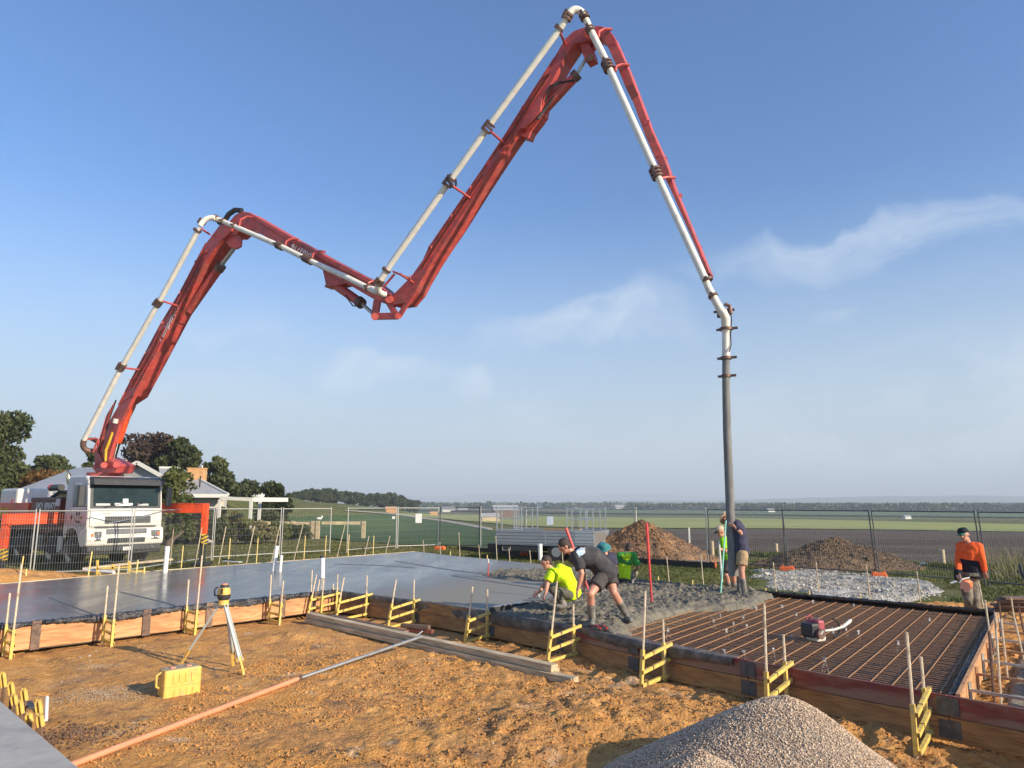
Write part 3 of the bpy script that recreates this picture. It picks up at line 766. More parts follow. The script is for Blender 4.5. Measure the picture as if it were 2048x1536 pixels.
# ------------------------------------------------------------------ near dirt
GZ = -0.45
CASEP = up(360, 1390, GZ); TRIP = up(440, 1338, GZ)
HEAPS = [(-3.7, 12.9, 0.16, 0.7, 0.5), (0.2, 7.9, 0.10, 1.3, 0.7), (1.2, 8.6, 0.09, 1.1, 0.6), (-1.2, 6.7, 0.07, 1.2, 0.8), (-5.4, 12.3, .07, .9, .5)]
_pr = random.Random(3)
PRINTS = []
for x0, y0, a0, nst in ((-6.5, 9.5, .4, 9), (-5.5, 11.8, -.15, 9), (-2.6, 8.8, 1.2, 8), (-1.6, 10.6, 2.4, 8), (0.2, 9.6, 2.6, 7), (-4.6, 8.2, .2, 9), (-0.5, 7.4, .7, 6), (-3.2, 11.6, -.5, 6)):
    for k_ in range(nst):
        a0 += _pr.uniform(-.15, .15); x0 += .55 * math.cos(a0); y0 += .55 * math.sin(a0); sd_ = .1 if k_ % 2 else -.1; PRINTS.append((x0 - sd_ * math.sin(a0), y0 + sd_ * math.cos(a0), a0))
def dirt_z(X, Y):
    cl = sst(-3.0, 1.5, X + (12 - Y) * 0.25)          # lumpier towards the right and front
    z = GZ + 0.05 * fbm(X * 0.45, Y * 0.45, 71, 3) + (0.015 + 0.035 * cl) * fbm(X * 2.1, Y * 2.1, 81, 3)
    z = z + (0.020 + 0.040 * cl) * (np.abs(fbm(X * 5.5, Y * 5.5, 91, 3))) + (0.009 + 0.020 * cl) * fbm(X * 12, Y * 12, 95, 2)
    for hx, hy, h, rx, ry in HEAPS:
        z = z + h * np.exp(-((X - hx) / rx) ** 2 - ((Y - hy) / ry) ** 2) * (1 + 0.5 * fbm(X * 4, Y * 4, 99, 3))
    z = z - 0.03 * sst(.35, 0, np.abs(sdf(X, Y, OUT)))
    for fx, fy, fa in PRINTS:
        dX = X - fx; dY = Y - fy; m_ = (np.abs(dX) < .3) & (np.abs(dY) < .3)
        if m_.any():
            c_, s_ = math.cos(fa), math.sin(fa); u = (dX * c_ + dY * s_) / .14; w = (-dX * s_ + dY * c_) / .055; q = u * u + w * w
            z = z + (-0.028 * np.exp(-q * q) + 0.010 * np.exp(-((np.sqrt(q) - 1.35) / .3) ** 2)) * m_
    # tyre tracks running away to the left
    for q in (0.0, 0.9):
        u = (X + 6.6) * 0.82 + (Y - 9.0) * 0.57 - q + 0.1 * np.sin(Y)
        z = z - 0.035 * np.exp(-(u / 0.13) ** 2) * sst(0.5, -2.5, X)
    # behind the pour the ground is a little higher
    z = z + 0.14 * sst(12.6, 15.2, Y) * sst(3.0, 7.0, X)
    # trench with blinding beside the right hand form
    tr = sdf(X, Y, TRENCH)
    z = z - 0.10 * sst(-0.05, 0.12, tr)
    return z
TRENCH = [(4.75, 7.55), (5.22, 7.15), (9.55, 12.55), (9.0, 13.1)]
do = grid('dirt_ground', np.arange(-10.2, 12.2, 0.04), np.arange(3.2, 16.8, 0.04), dirt_z, G_dirt,
          mask=lambda X, Y: (sdf(X, Y, OUT) < 0.25) & (np.abs(X) < Y * 0.86 + 1.6))
tag(do, 'orange brown churned clay of the building site', kind='structure')
# back strip of dirt between the forms and the grass on the right
def back_z(X, Y): return terr(X, Y) + 0.06 + 0.05 * fbm(X * 3, Y * 3, 14, 4) + 0.05 * sst(-1.4, -0.2, sdf(X, Y, OUT)) - 0.14 * sst(1.1, 1.9, -sdf(X, Y, OUT) + 0.5 * fbm(X, Y, 15, 3))
# clods
def clod_field(n, x0, x1, y0, y1, size, m, name, label, zf, seedv, keep=lambda X, Y: np.ones(X.shape, bool), kind='block'):
    r = np.random.default_rng(seedv); X = r.uniform(x0, x1, n); Y = r.uniform(y0, y1, n)
    k = keep(X, Y) & (vn(X * 1.3, Y * 1.3, seedv) > 0.35); X = X[k]; Y = Y[k]
    s = size * np.exp(r.normal(0, 0.45, len(X)))
    Z = zf(X, Y) + s * 0.25
    o = scatter(name, np.stack([X, Y, Z], 1), s, m, kind, seedv=seedv)
    return tag(o, label, 'clods' if 'clod' in name else 'stones', kind='stuff')
clod_field(30000, -4, 6, 4.6, 12.5, 0.011, G_dirt, 'dirt_clods', 'loose clods of orange clay scattered over the site', dirt_z, 3, lambda X, Y: (sdf(X, Y, OUT) < -0.1) & (np.abs(X) < Y * .8) & (X + (12 - Y) * 0.3 > -3.5))
clod_field(2600, 4.6, 12, 6.5, 15.5, 0.022, G_dirt, 'dirt_clods', 'broken clay between the pegs beside the footing trench', dirt_z, 8, lambda X, Y: (sdf(X, Y, OUT) < -0.1))
clod_field(260, -7.5, 3, 5.5, 12.5, 0.009, G_lime, 'stones', 'small pale stones lying on the clay', dirt_z, 12, lambda X, Y: (sdf(X, Y, OUT) < -0.15))
# dark brown leaf litter and rubble at the slab corner in front
M_litter = pmat('litter', (0.17, 0.10, 0.06), 0.9, var=0.4, scale=9)
rp = np.random.default_rng(5); c = up(140, 1475, GZ)
X = rp.normal(c.x, 0.30, 500); Y = rp.normal(c.y, 0.20, 500)
o = scatter('rubble', np.stack([X, Y, dirt_z(X, Y) + .01], 1), 0.016, M_litter, 'block', seedv=4)
tag(o, 'dark rubble and litter against the finished slab edge', 'rubble', kind='stuff')
M_spill = pmat('dry cement spill', (0.40, 0.31, 0.21), 0.9, var=0.3, scale=12)
for (cx, cy, sx, sy, nn_, sz, mm_, lb_) in [(205, 1392, .34, .20, 1500, .008, M_spill, 'grey crumbs of spilt concrete on the clay left of the case'), (190, 1335, .26, .12, 300, .006, G_lime, 'white crumbs scattered on the clay behind the case'), (150, 1358, .2, .1, 150, .006, G_lime, 'white crumbs on the clay near the yellow bracket ends'), (1110, 1430, .8, .5, 700, .012, M_litter, 'dark crumbs in the churned clay in the middle')]:
    c = up(cx, cy, GZ); X = rp.normal(c.x, sx, nn_); Y = rp.normal(c.y, sy, nn_)
    tag(scatter('crumbs', np.stack([X, Y, dirt_z(X, Y) + .004], 1), sz, mm_, 'block', seedv=int(cx), flat=.5), lb_, 'crumbs', kind='stuff')

# trench concrete
def tr_z(X, Y): return GZ + 0.03 + 0.06 * fbm(X * 3.2, Y * 3.2, 17, 3) + 0.04 * np.abs(fbm(X * 8, Y * 8, 18, 3)) - 0.2 * sst(0.10, -0.1, sdf(X, Y, TRENCH))
G_foot = groundmat('footing concrete', [(0.34, 0.305, 0.225), (0.21, 0.19, 0.145)], [(7, 0.42, 0.62)], 1.0, 35, 0.03, rough=0.8)
o = grid('footing_concrete', np.arange(4.5, 9.8, 0.04), np.arange(7.0, 13.3, 0.04), tr_z, G_foot, mask=lambda X, Y: sdf(X, Y, TRENCH) > -0.08)
tag(o, 'rough grey concrete strip in the trench beside the forms', kind='structure')

# ------------------------------------------------------------------ heaps
def heap(name, c, rx, ry, h, m, label, cat, rough=0.12, ang=0, p=1.0, base=None, seedv=1, res=0.09, peaks=None):
    ca, sa = math.cos(ang), math.sin(ang)
    def zf(X, Y):
        u = ((X - c[0]) * ca + (Y - c[1]) * sa) / rx; w = (-(X - c[0]) * sa + (Y - c[1]) * ca) / ry
        rr_ = np.sqrt(u * u + w * w) * (1 + 0.22 * fbm(np.arctan2(w, u) * 1.3 + 3, u * 0 + seedv, seedv, 3))
        f = np.clip(1 - rr_, 0, 1)
        f = f / (f + 0.0 + 0.22 * (1 - f)) if p == 1.0 else f ** p
        b0 = base(X, Y) if base else terr(X, Y)
        z = b0 + h * f * (1 + 0.0) + rough * h * fbm(X * 1.5, Y * 1.5, seedv, 4) * np.clip(f * 3, 0, 1) + rough * 0.5 * h * np.abs(fbm(X * 5, Y * 5, seedv + 2, 3)) * np.clip(f * 3, 0, 1)
        return z - 0.08 * (f <= 0)
    R_ = max(rx, ry) * 1.2
    o = grid(name, np.arange(c[0] - R_, c[0] + R_, res), np.arange(c[1] - R_, c[1] + R_, res), zf, m)
    tag(o, label, cat)
    return zf, o
h1 = pg(1283, 1118); h1c = (at(1283, 30.5).x, 30.5)
Z1, _ = heap('soil_heap', h1c, 3.1, 2.2, 1.55, G_mulch, 'tall heap of orange clay and mulch behind the fence', 'soil heap', 0.16, p=1.15, seedv=5)
h2c = (at(1665, 27.0).x, 27.0)
Z2, _ = heap('soil_heap', h2c, 3.2, 2.0, 1.12, G_topsoil, 'dark brown topsoil heap in front of the ploughed field', 'soil heap', 0.14, p=1.1, seedv=9)
h3 = up(70, 1155, -0.15)
heap('soil_heap', (-14.4, 19.9), 2.6, 1.2, 0.42, G_dirt, 'small orange clay heap at the slab edge by the pump truck', 'soil heap', 0.15, ang=R(55), p=0.9, base=lambda X, Y: X * 0 - 0.25, seedv=13, res=0.06)
for (hc, Rx, Ry, zf_, mm, nm, sv) in ((h1c, 3.0, 2.1, Z1, G_mulch, 'clods of clay and mulch on the tall orange heap', 21), (h2c, 3.2, 1.9, Z2, G_topsoil, 'clods on the dark topsoil heap', 22)):
    r = np.random.default_rng(sv); X = hc[0] + r.normal(0, .45, 6500) * Rx; Y = hc[1] + r.normal(0, .45, 6500) * Ry; Z = zf_(X, Y); k = Z > terr(X, Y) - .02; X, Y, Z = X[k], Y[k], Z[k]
    tag(scatter('heap_clods', np.stack([X, Y, Z + .01], 1), .026 * np.exp(r.normal(0, .5, len(X))), mm, 'block', seedv=sv), nm, 'clods', kind='stuff')
# gravel heap in front
GC = (2.34, 6.42)
def grav_z(X, Y):
    u = (X - GC[0]) / 1.0; w = (Y - GC[1])
    r_ = np.sqrt((u / np.where(u > 0, 1.12, 1.62)) ** 2 + (w / 1.35) ** 2)
    f = np.clip(1 - r_, 0, 1)
    z = dirt_z(X, Y) * 0 + GZ + 0.84 * (f - 0.10 * np.exp(-(r_ / 0.16) ** 2)) * (1 + 0.0) + 0.02 * fbm(X * 3, Y * 3, 5, 3) * (f > 0)
    # a lower shoulder of gravel running left and forward
    f2 = np.clip(1 - np.sqrt(((X - 1.45) / 1.0) ** 2 + ((Y - 5.85) / 1.0) ** 2), 0, 1)
    f3 = np.clip(1 - np.sqrt(((X - 2.6) / 0.9) ** 2 + ((Y - 5.3) / 1.2) ** 2), 0, 1)
    z = np.maximum(z, GZ + 0.50 * f2 + 0.015 * fbm(X * 3, Y * 3, 6, 3)); z = np.maximum(z, GZ + 0.30 * f3)
    return z - 0.15 * ((f + f2 + f3) <= 0)
o = grid('gravel_heap', np.arange(0.0, 5.2, 0.04), np.arange(3.6, 8.4, 0.04), grav_z, G_gravel)
tag(o, 'pale gravel heap in front of the forms', 'gravel heap')
G_peb = bpy.data.materials.new('pebbles'); G_peb.use_nodes = True
_n = G_peb.node_tree.nodes; _l = G_peb.node_tree.links; _g = _n.new('ShaderNodeNewGeometry'); _c = _n.new('ShaderNodeValToRGB')
_e = _c.color_ramp.elements; _e[0].color = (0.32, 0.21, 0.135, 1); _e[1].color = (0.80, 0.61, 0.43, 1)
_e2 = _c.color_ramp.elements.new(0.5); _e2.color = (0.57, 0.42, 0.285, 1)
_l.new(_g.outputs['Random Per Island'], _c.inputs[0]); _l.new(_c.outputs[0], _n['Principled BSDF'].inputs['Base Color']); _n['Principled BSDF'].inputs['Roughness'].default_value = 0.8
r_ = np.random.default_rng(77)
X = r_.uniform(0, 4.6, 120000); Y = r_.uniform(4.6, 8.3, 120000)
Z = grav_z(X, Y); Zd = dirt_z(X, Y)
k = (Z > Zd + 0.012) | ((Z > Zd - 0.05) & (r_.random(len(X)) < 0.10)); X, Y, Z, Zd = X[k], Y[k], Z[k], Zd[k]
o = scatter('gravel', np.stack([X, Y, np.maximum(Z, Zd) + 0.004], 1), 0.0098, G_peb, 'pebble', seedv=9)
tag(o, 'loose pale pebbles covering the gravel heap', 'gravel', kind='stuff')

# pale crushed rock patch at the right
LIMEP = [tuple(pg(*q)[:2]) for q in ((1505, 1142), (1640, 1141), (1760, 1150), (1850, 1162), (1900, 1180), (1925, 1200), (1800, 1212), (1640, 1195), (1520, 1180))]
def lime_z(X, Y): 
    s = sdf(X, Y, LIMEP) + 0.7 * fbm(X * 0.9, Y * 0.9, 33, 4)
    return terr(X, Y) - 0.06 + 0.11 * sst(0, 0.5, s) + 0.05 * fbm(X * 4, Y * 4, 34, 3) * sst(0, 0.4, s)
xs_ = [p[0] for p in LIMEP]; ys_ = [p[1] for p in LIMEP]
o = grid('crushed_rock', np.arange(min(xs_) - 1, max(xs_) + 1, 0.07), np.arange(min(ys_) - 1, max(ys_) + 1, 0.07), lime_z, G_lime, mask=lambda X, Y: sdf(X, Y, LIMEP) > -0.9)
tag(o, 'patch of pale crushed rock on the grass', kind='structure')
clod_field(16000, min(xs_), max(xs_), min(ys_), max(ys_), 0.019, G_lime, 'stones', 'pale broken rocks on the crushed rock patch', lambda X, Y: lime_z(X, Y) + 0.0, 15, lambda X, Y: sdf(X, Y, LIMEP) + 0.7 * fbm(X * 0.9, Y * 0.9, 33, 4) > 0.05)

# dirt strip behind the forms on the right
DSTR = [(5.2, 16.6), (8.9, 13.5), (12.5, 11.2), (13.5, 13.2), (10, 15.4), (6.4, 18.0)]
def strip_z(X, Y): 
    s = sdf(X, Y, DSTR) + 0.5 * fbm(X * 1.2, Y * 1.2, 44, 3)
    return np.maximum(terr(X, Y), -0.44) - 0.05 + 0.12 * sst(0, .5, s) + 0.06 * fbm(X * 3, Y * 3, 45, 3) * sst(0, .5, s)
o = grid('dirt_bank', np.arange(4.6, 14.4, 0.06), np.arange(10.6, 18.6, 0.06), strip_z, G_dirt, mask=lambda X, Y: (sdf(X, Y, DSTR) > -0.6) & (sdf(X, Y, OUT) < -0.03))
tag(o, 'spilt orange clay along the far side of the forms', kind='structure')

# finished slab the photographer stands on
M_conc = pmat('finished concrete', (0.43, 0.40, 0.355), 0.8, var=0.08, scale=5, col2=(0.34, 0.32, 0.29), c2=(0.45, 0.65), s2=3, bump=0.15, bscale=60, bdist=0.004)
e0 = up(-60, 1350, 0); e1 = up(170, 1545, 0); dd = (e1 - e0).normalized()
a = e0 - dd * 1.0; b_ = e1 + dd * 9
nn = Vector((dd.y, -dd.x, 0)); nn = nn if nn.y < 0 else -nn
mb = MB(); mb.prism([a, b_, b_ + nn * 9, a + nn * 9], (0, 0, -0.46))
fs = obj('finished_slab', mb, M_conc, bevel=0.012)
tag(fs, 'smooth grey finished concrete slab in the near corner', kind='structure')
mb = MB(); mb.tube([a + nn * 0.52 + Vector((0, 0, .001)), b_ + nn * 0.52 + Vector((0, 0, .001))], 0.003, 4)
obj('saw_cut', mb, M_txtb, fs)

# ------------------------------------------------------------------ form boards
def v3(p, z=0): return Vector((p[0], p[1], z))
def poly_at(pl, s):
    """point and direction at arc length s on a plan polyline"""
    for i in range(len(pl) - 1):
        a, b = v3(pl[i]), v3(pl[i + 1]); d = (b - a).length
        if s <= d or i == len(pl) - 2: return a + (b - a) * (s / d), (b - a).normalized()
        s -= d
def plen(pl): return sum((v3(pl[i + 1]) - v3(pl[i])).length for i in range(len(pl) - 1))
def board(a, b, z0, z1, th, m, out, parent, name='board', gap=0.004):
    """vertical board from a to b on plan, outside face pushed along 'out'"""
    d = (b - a).normalized(); a = a + d * gap; b = b - d * gap
    c = (a + b) / 2 + out * (th / 2)
    mb = MB(); L_ = (b - a).length
    o_ = Vector((c.x, c.y, (z0 + z1) / 2))
    mb.v = []; mb.box((0, 0, 0), (L_, th, z1 - z0))
    me = newmesh(name, mb.v, mb.f, m)
    o = bpy.data.objects.new(name, me); COL.objects.link(o); o.parent = parent
    o.location = o_ - wloc(parent); o.rotation_euler = (0, 0, math.atan2(d.y, d.x))
    bv = o.modifiers.new('bevel', 'BEVEL'); bv.width = 0.004; bv.segments = 1
    return o
def outn(d, away):
    n = Vector((d.y, -d.x, 0))
    return n if n.dot(away) > 0 else -n
OUTF = Vector((-0.7, -0.7, 0))
# front run: two boards high, red over brown, all the way out of the frame on the right
ff = thing('front_formwork', 'long two board formwork, red painted over brown, along the near side of the pour', 'formwork', (1.5, 11.0, GZ))
PF = [(6.3, 5.62)] + FR
Ltot = plen(PF); s = 0; k = 0
cuts = [0, 1.55, 2.75, 4.95, 6.75, 8.35, 10.1, 12.2, Ltot]
for i in range(len(cuts) - 1):
    a, d = poly_at(PF, cuts[i] + 1e-4); b, d2 = poly_at(PF, cuts[i + 1] - 1e-4)
    o_ = outn((b - a).normalized(), OUTF)
    up_ = 0.0 if i < 5 else -0.01
    board(a, b, -0.205, up_, 0.045, M_redb if i != 6 else M_brownb, o_, ff)
    board(a + o_ * 0.002, b + o_ * 0.002, -0.44, -0.21, 0.05, M_brownb, o_, ff)
    if 1 < i < 8:
        mb = MB(); p = a + o_ * 0.055; dd_ = (b - a).normalized()
        mb.box((p.x, p.y, -0.10), (0.20, 0.008, 0.17), ax=(dd_, o_, Vector((0, 0, 1))))
        mb.box((p.x, p.y, -0.32), (0.20, 0.008, 0.17), ax=(dd_, o_, Vector((0, 0, 1))))
        obj('joint_plate', mb, M_plate if 'M_plate' in globals() else M_clamp, ff)
# left run: single deep pine boards
lf = thing('left_formwork', 'sunlit pale pine formwork along the front of the finished left part', 'formwork', (-6, 13.5, GZ))
LFr = LF; Ll = plen(LFr); cuts = [0, 0.62, 1.35, 2.9, 4.05, 5.75, 7.35, Ll]
for i in range(len(cuts) - 1):
    a, d = poly_at(LFr, cuts[i] + 1e-4); b, d2 = poly_at(LFr, cuts[i + 1] - 1e-4)
    o_ = outn((b - a).normalized(), Vector((0.7, -0.7, 0)))
    board(a, b, -0.40, -0.035 + 0.012 * math.sin(i * 2.2), 0.045, M_pine, o_, lf)
    if i > 0:
        mb = MB(); p = a + o_ * 0.062; dd_ = (b - a).normalized()
        mb.box((p.x, p.y, -0.19), (0.13, 0.03, 0.45), ax=(dd_, o_, Vector((0, 0, 1))))
        obj('joint_post', mb, M_drwood, lf)
# right run along the trench
rf = thing('right_formwork', 'row of brown form boards running back along the right end of the steel', 'formwork', (6.5, 10.4, GZ))
PR = [(4.50, 7.63), (8.62, 13.12)]; Lr = plen(PR)
cuts = [0.02, 0.95, 1.85, 2.75, 3.7, 4.6, 5.6, Lr]
for i in range(len(cuts) - 1):
    a, d = poly_at(PR, cuts[i]); b, d2 = poly_at(PR, cuts[i + 1])
    o_ = outn(d, Vector((0.8, -0.6, 0)))
    board(a, b, -0.30, 0.012, 0.045, M_pine if i % 2 else M_brownb2 if 'M_brownb2' in globals() else M_pine, o_, rf)
# outer board of the trench and the steel ties across
tf = thing('trench_formwork', 'short pine boards and steel ties on the far side of the footing trench', 'formwork', (7.3, 10.0, GZ))
PT = [(5.22, 7.18), (9.55, 12.6)]
for i in range(6):
    a, d = poly_at(PT, 0.1 + i * 1.1); b, _ = poly_at(PT, 0.1 + i * 1.1 + 0.62)
    board(a, b, -0.40, -0.14, 0.04, M_pine, outn(d, Vector((0.8, -0.6, 0))), tf)
for i in range(7):
    a, d = poly_at(PR, 0.75 + i * 0.92); o_ = outn(d, Vector((0.8, -0.6, 0)))
    mb = MB(); p = a + o_ * 0.06; q = a + o_ * (0.86 + 0.1 * (i % 2))
    mb.bar((p.x, p.y, -0.09), (q.x, q.y, -0.12), 0.03, 0.03)
    mb.bar((p.x, p.y, -0.005), (p.x, p.y, -0.32), 0.03, 0.02)
    obj('tie_bar', mb, M_rustg if i % 2 else M_steel, tf)
# back run, low
bf = thing('back_formwork', 'dark film covered formwork along the far side of the pour', 'formwork', (3.4, 17.6, -0.3))
for i in range(len(BK) - 1):
    a, b = v3(BK[i]), v3(BK[i + 1]); o_ = outn((b - a).normalized(), Vector((0.7, 0.7, 0)))
    board(a, b, -0.36, 0.025 if i < 2 else 0.0, 0.045, M_drwood, o_, bf)
lb = thing('far_formwork', 'thin pale form boards along the far side of the slab by the lawn', 'formwork', (-8, 23, -0.3))
LBp = [(-3.87, 29.07), (-6.0, 26.3), (-8.1, 23.6), (-10.2, 20.9), (-12.29, 17.6)]
for i in range(len(LBp) - 1):
    a, b = v3(LBp[i]), v3(LBp[i + 1]); o_ = outn((b - a).normalized(), Vector((-0.7, 0.7, 0)))
    board(a, b, -0.34, 0.012, 0.04, M_grwood, o_, lb)

# ------------------------------------------------------------------ black film folded over the forms
def film(name, pl, out, label, s0, s1, drop, seedv, inn=0.16, zt=0.02, m=None, amp=1.0):
    r = np.random.default_rng(seedv); n = int((s1 - s0) / 0.035); k = 11
    V = []
    for i in range(n + 1):
        s = s0 + (s1 - s0) * i / n
        p, d = poly_at(pl, s); o_ = outn(d, out)
        w = 0.5 + 0.5 * float(fbm(np.array([s * 1.1]), np.array([seedv * 1.0]), seedv, 3)[0])
        dp = drop[0] + (drop[1] - drop[0]) * w
        for j in range(k + 1):
            u = j / k
            if u < 0.45:
                q = -inn * (1 - u / 0.45) + 0.055 * (u / 0.45); z = zt - 0.012 * (1 - u / 0.45)
            else:
                t = (u - 0.45) / 0.55; q = 0.055 + 0.02 * math.sin(t * 3); z = zt - dp * t
            nz = float(fbm(np.array([s * 7.0 + u]), np.array([u * 5.0]), seedv + 5, 3)[0])
            P = p + o_ * (q + amp * 0.022 * nz * (0.3 + u)); V.append((P.x, P.y, z + amp * 0.014 * nz + amp * 0.008 * r.normal()))
    V = np.array(V); i = np.arange((n + 1) * (k + 1)).reshape(n + 1, k + 1)
    q = np.stack([i[:-1, :-1].ravel(), i[:-1, 1:].ravel(), i[1:, 1:].ravel(), i[1:, :-1].ravel()], 1)
    o = quadobj(name, V, q, m or M_film)
    return tag(o, label, 'plastic film')
M_filmg = pmat('cement splashed film', (0.085, 0.074, 0.062), 0.6, var=0.35, scale=9, bump=0.6, bscale=9, bdist=0.04, col2=(0.16, 0.145, 0.12), c2=(0.45, 0.6), s2=5)
film('plastic_film', LF, Vector((0.7, -0.7, 0)), 'crumpled black plastic film lapped over the sunlit pine boards', 0.0, plen(LF), (0.03, 0.17), 3)
film('plastic_film', PF, OUTF, 'cement splashed grey film hanging over the middle of the front boards', 5.15, 8.6, (0.03, 0.20), 7, m=M_filmg, amp=.35, zt=.004)
film('plastic_film', PF, OUTF, 'dark film sagging over the front boards behind the row of close yellow brackets', 8.6, plen(PF), (0.05, 0.28), 11, m=M_filmg, amp=.45, zt=.004)
film('plastic_film', BK[:4], Vector((0.7, 0.7, 0)), 'black film folded over the far forms beyond the steel', 0, plen(BK[:4]), (0.05, 0.16), 15, inn=0.14, zt=0.04, m=M_bfilm, amp=.8)
film('plastic_film', PR, Vector((-0.7, 0.7, 0)), 'black film turned up inside the right end boards', 0.1, plen(PR), (0.10, 0.18), 19, inn=0.0, zt=0.0, m=M_bfilm, amp=.5)

# ------------------------------------------------------------------ yellow brackets
def channel(mb, a, b, w, h, t=0.006, hint=None):
    """open channel section"""
    a = Vector(a); b = Vector(b); d = (b - a).normalized(); s, u = frame(d, hint); L_ = (b - a).length; c = (a + b) / 2
    mb.box(c + u * (h / 2 - t / 2), (L_, w, t), (d, s, u))
    mb.box(c + s * (w / 2 - t / 2) - u * (t / 2), (L_, t, h - t), (d, s, u))
    mb.box(c - s * (w / 2 - t / 2) - u * (t / 2), (L_, t, h - t), (d, s, u))
    return mb
def bracket(label, base, out, h=1.17, reach=0.56, lean=0.16, group=None, hin=0.80, sl=0.46, name='form_bracket', tilt=0.0, rungs=((0.37, 0.47), (0.19, 0.29), (0.03, 0.08))):
    """base: foot of the outer leg; out: unit vector away from the board"""
    root = thing(name, label, 'form bracket', base, group)
    B = Vector(base); i_ = -out; Z = Vector((0, 0, 1)); sd_ = Vector((-out.y, out.x, 0))
    top = B + Z * h + i_ * lean + sd_ * tilt
    def on(a, b, z): return a + (b - a) * ((z - a.z) / (b.z - a.z))
    m_ = MB(); m_.tube([B - Z * 0.12, top], 0.0155, 7); obj('pin', m_, M_pin, root, smooth='auto')
    m_ = MB(); channel(m_, B + Z * 0.0, on(B, top, B.z + sl), 0.042, 0.042, hint=sd_); obj('outer_sleeve', m_, M_yellow, root)
    I0 = B + i_ * (reach - 0.03); I1 = I0 + Z * hin
    m_ = MB(); m_.tube([I0 - Z * 0.1, I1], 0.0155, 7); obj('pin', m_, M_pin, root, smooth='auto')
    m_ = MB(); channel(m_, I0, I0 + Z * (sl * 1.08), 0.042, 0.038, hint=sd_); obj('inner_sleeve', m_, M_yellow, root)
    for k, (z0, z1) in enumerate(rungs):
        a = on(B, top, B.z + z0) + sd_ * 0.03; b = B + i_ * (reach + (0.10 if k < 2 else 0.0)) + Z * z1 + sd_ * 0.03
        m_ = MB(); channel(m_, a - (b - a).normalized() * 0.02, b, 0.036, 0.042); obj('rung', m_, M_yellow, root)
        if k < 2:
            c = a.lerp(b, 0.3); m_ = MB(); m_.box(c, (0.016, 0.044, 0.05), ((b - a).normalized(), *frame((b - a).normalized()))); obj('collar', m_, M_clamp, root)
    return root
def foot(x, y): 
    p = up(x, y, GZ); return Vector((p.x, p.y, float(dirt_z(np.array([p.x]), np.array([p.y]))[0])))
nF = outn((v3(FR[1]) - v3(FR[0])).normalized(), OUTF)
nL = outn((v3(LF[2]) - v3(LF[1])).normalized(), Vector((0.7, -0.7, 0)))
GB = 'yellow adjustable brackets propping the front forms'
INN = {(1848, 1503): (1870, 1472), (1537, 1437): (1577, 1418), (1290, 1374): (1337, 1362), (1095, 1328): (1148, 1318), (937, 1284): (981, 1276), (801, 1254): (851, 1246), (714, 1238): (772, 1230), (652, 1228): (708, 1222)}
for (px, py, hh, ln, tl, lab) in [
    (1848, 1503, 1.12, 0.04, 0.0, 'nearest tall yellow form bracket, at the red board corner right of the gravel'),
    (1537, 1437, 1.20, 0.10, 0.0, 'yellow form bracket standing just behind the gravel heap top'),
    (1290, 1374, 1.20, 0.20, 0.0, 'yellow form bracket in front of the steel, left of the gravel heap'),
    (1095, 1328, 1.17, 0.30, 0.0, 'yellow form bracket beside the right ends of the long timbers'),
    (937, 1284, 0.93, 0.24, 0.0, 'yellow form bracket in front of the screed board'),
    (801, 1254, 0.90, 0.26, 0.0, 'yellow form bracket by the offcuts on the timbers'),
    (714, 1238, 0.86, 0.24, 0.0, 'yellow form bracket second from the inner corner'),
    (652, 1228, 0.88, 0.24, 0.0, 'yellow form bracket nearest the inner corner on the shaded side')]:
    ix, iy = INN[(px, py)]; A_, I_ = foot(px, py), foot(ix, iy)
    for _ in range(40):
        if sdf(np.array([I_.x]), np.array([I_.y]), OUT)[0] < -.11: break
        A_ = A_ + nF * .02; I_ = I_ + nF * .02
    dI = Vector((I_.x - A_.x, I_.y - A_.y, 0)); A_.z -= .0
    bracket(lab, A_, -dI.normalized(), h=hh, lean=ln * .7, group=GB, hin=0.80 if hh > 1 else 0.86, reach=dI.length + .03)
bracket('yellow form bracket tight in the inner corner', foot(626, 1226), (nF + nL * 0.2).normalized(), h=0.72, lean=0.14, group=GB, hin=0.6)
GL = 'yellow brackets propping the left pine forms'
for (px, py, hh, ln, lab) in [
    (20, 1320, 1.42, -0.05, 'leftmost tall yellow bracket against the pine boards'),
    (222, 1296, 1.35, -0.03, 'tall yellow bracket against the pine boards left of the tripod'),
    (389, 1270, 1.42, -0.08, 'tall yellow bracket behind the tripod legs'),
    (558, 1248, 0.86, -0.08, 'yellow bracket leaning at the pine boards right of the tripod'),
    (641, 1232, 0.82, -0.06, 'yellow bracket on the sunlit boards at the inner corner')]:
    bracket(lab, foot(px, py), nL, h=hh, lean=ln, reach=0.42, sl=0.44, hin=0.95, group=GL, rungs=((0.36, 0.38), (0.19, 0.21), (0.05, 0.06)))

# pegs along the far edges: one kind, copied
def peg(loc, out, h=0.62, lean=0.1, low=True):
    root = thing('form_peg', None, 'form peg', loc)
    m_ = MB(); B = Vector(loc); m_.tube([B - Vector((0, 0, .2)), B + Vector((0, 0, h)) + out * -lean], 0.014, 6); obj('pin', m_, M_pin, root, smooth='auto')
    a = B + Vector((0, 0, 0.05)); b = a - out * 0.5; m_ = MB(); m_.box((a + b) / 2, (0.5, 0.05, 0.045), (out, Vector((-out.y, out.x, 0)), Vector((0, 0, 1)))); obj('rung', m_, M_yelp, root)
    m_ = MB(); m_.tube([b - Vector((0, 0, .15)), b + Vector((0, 0, 0.26))], 0.018, 6); obj('sleeve', m_, M_yelp, root)
    return root
M_yelp = pmat('pale yellow paint', (0.80, 0.60, 0.22), 0.5, var=0.15, scale=14)
G1 = 'small pegs and brackets along the far edge of the slab'
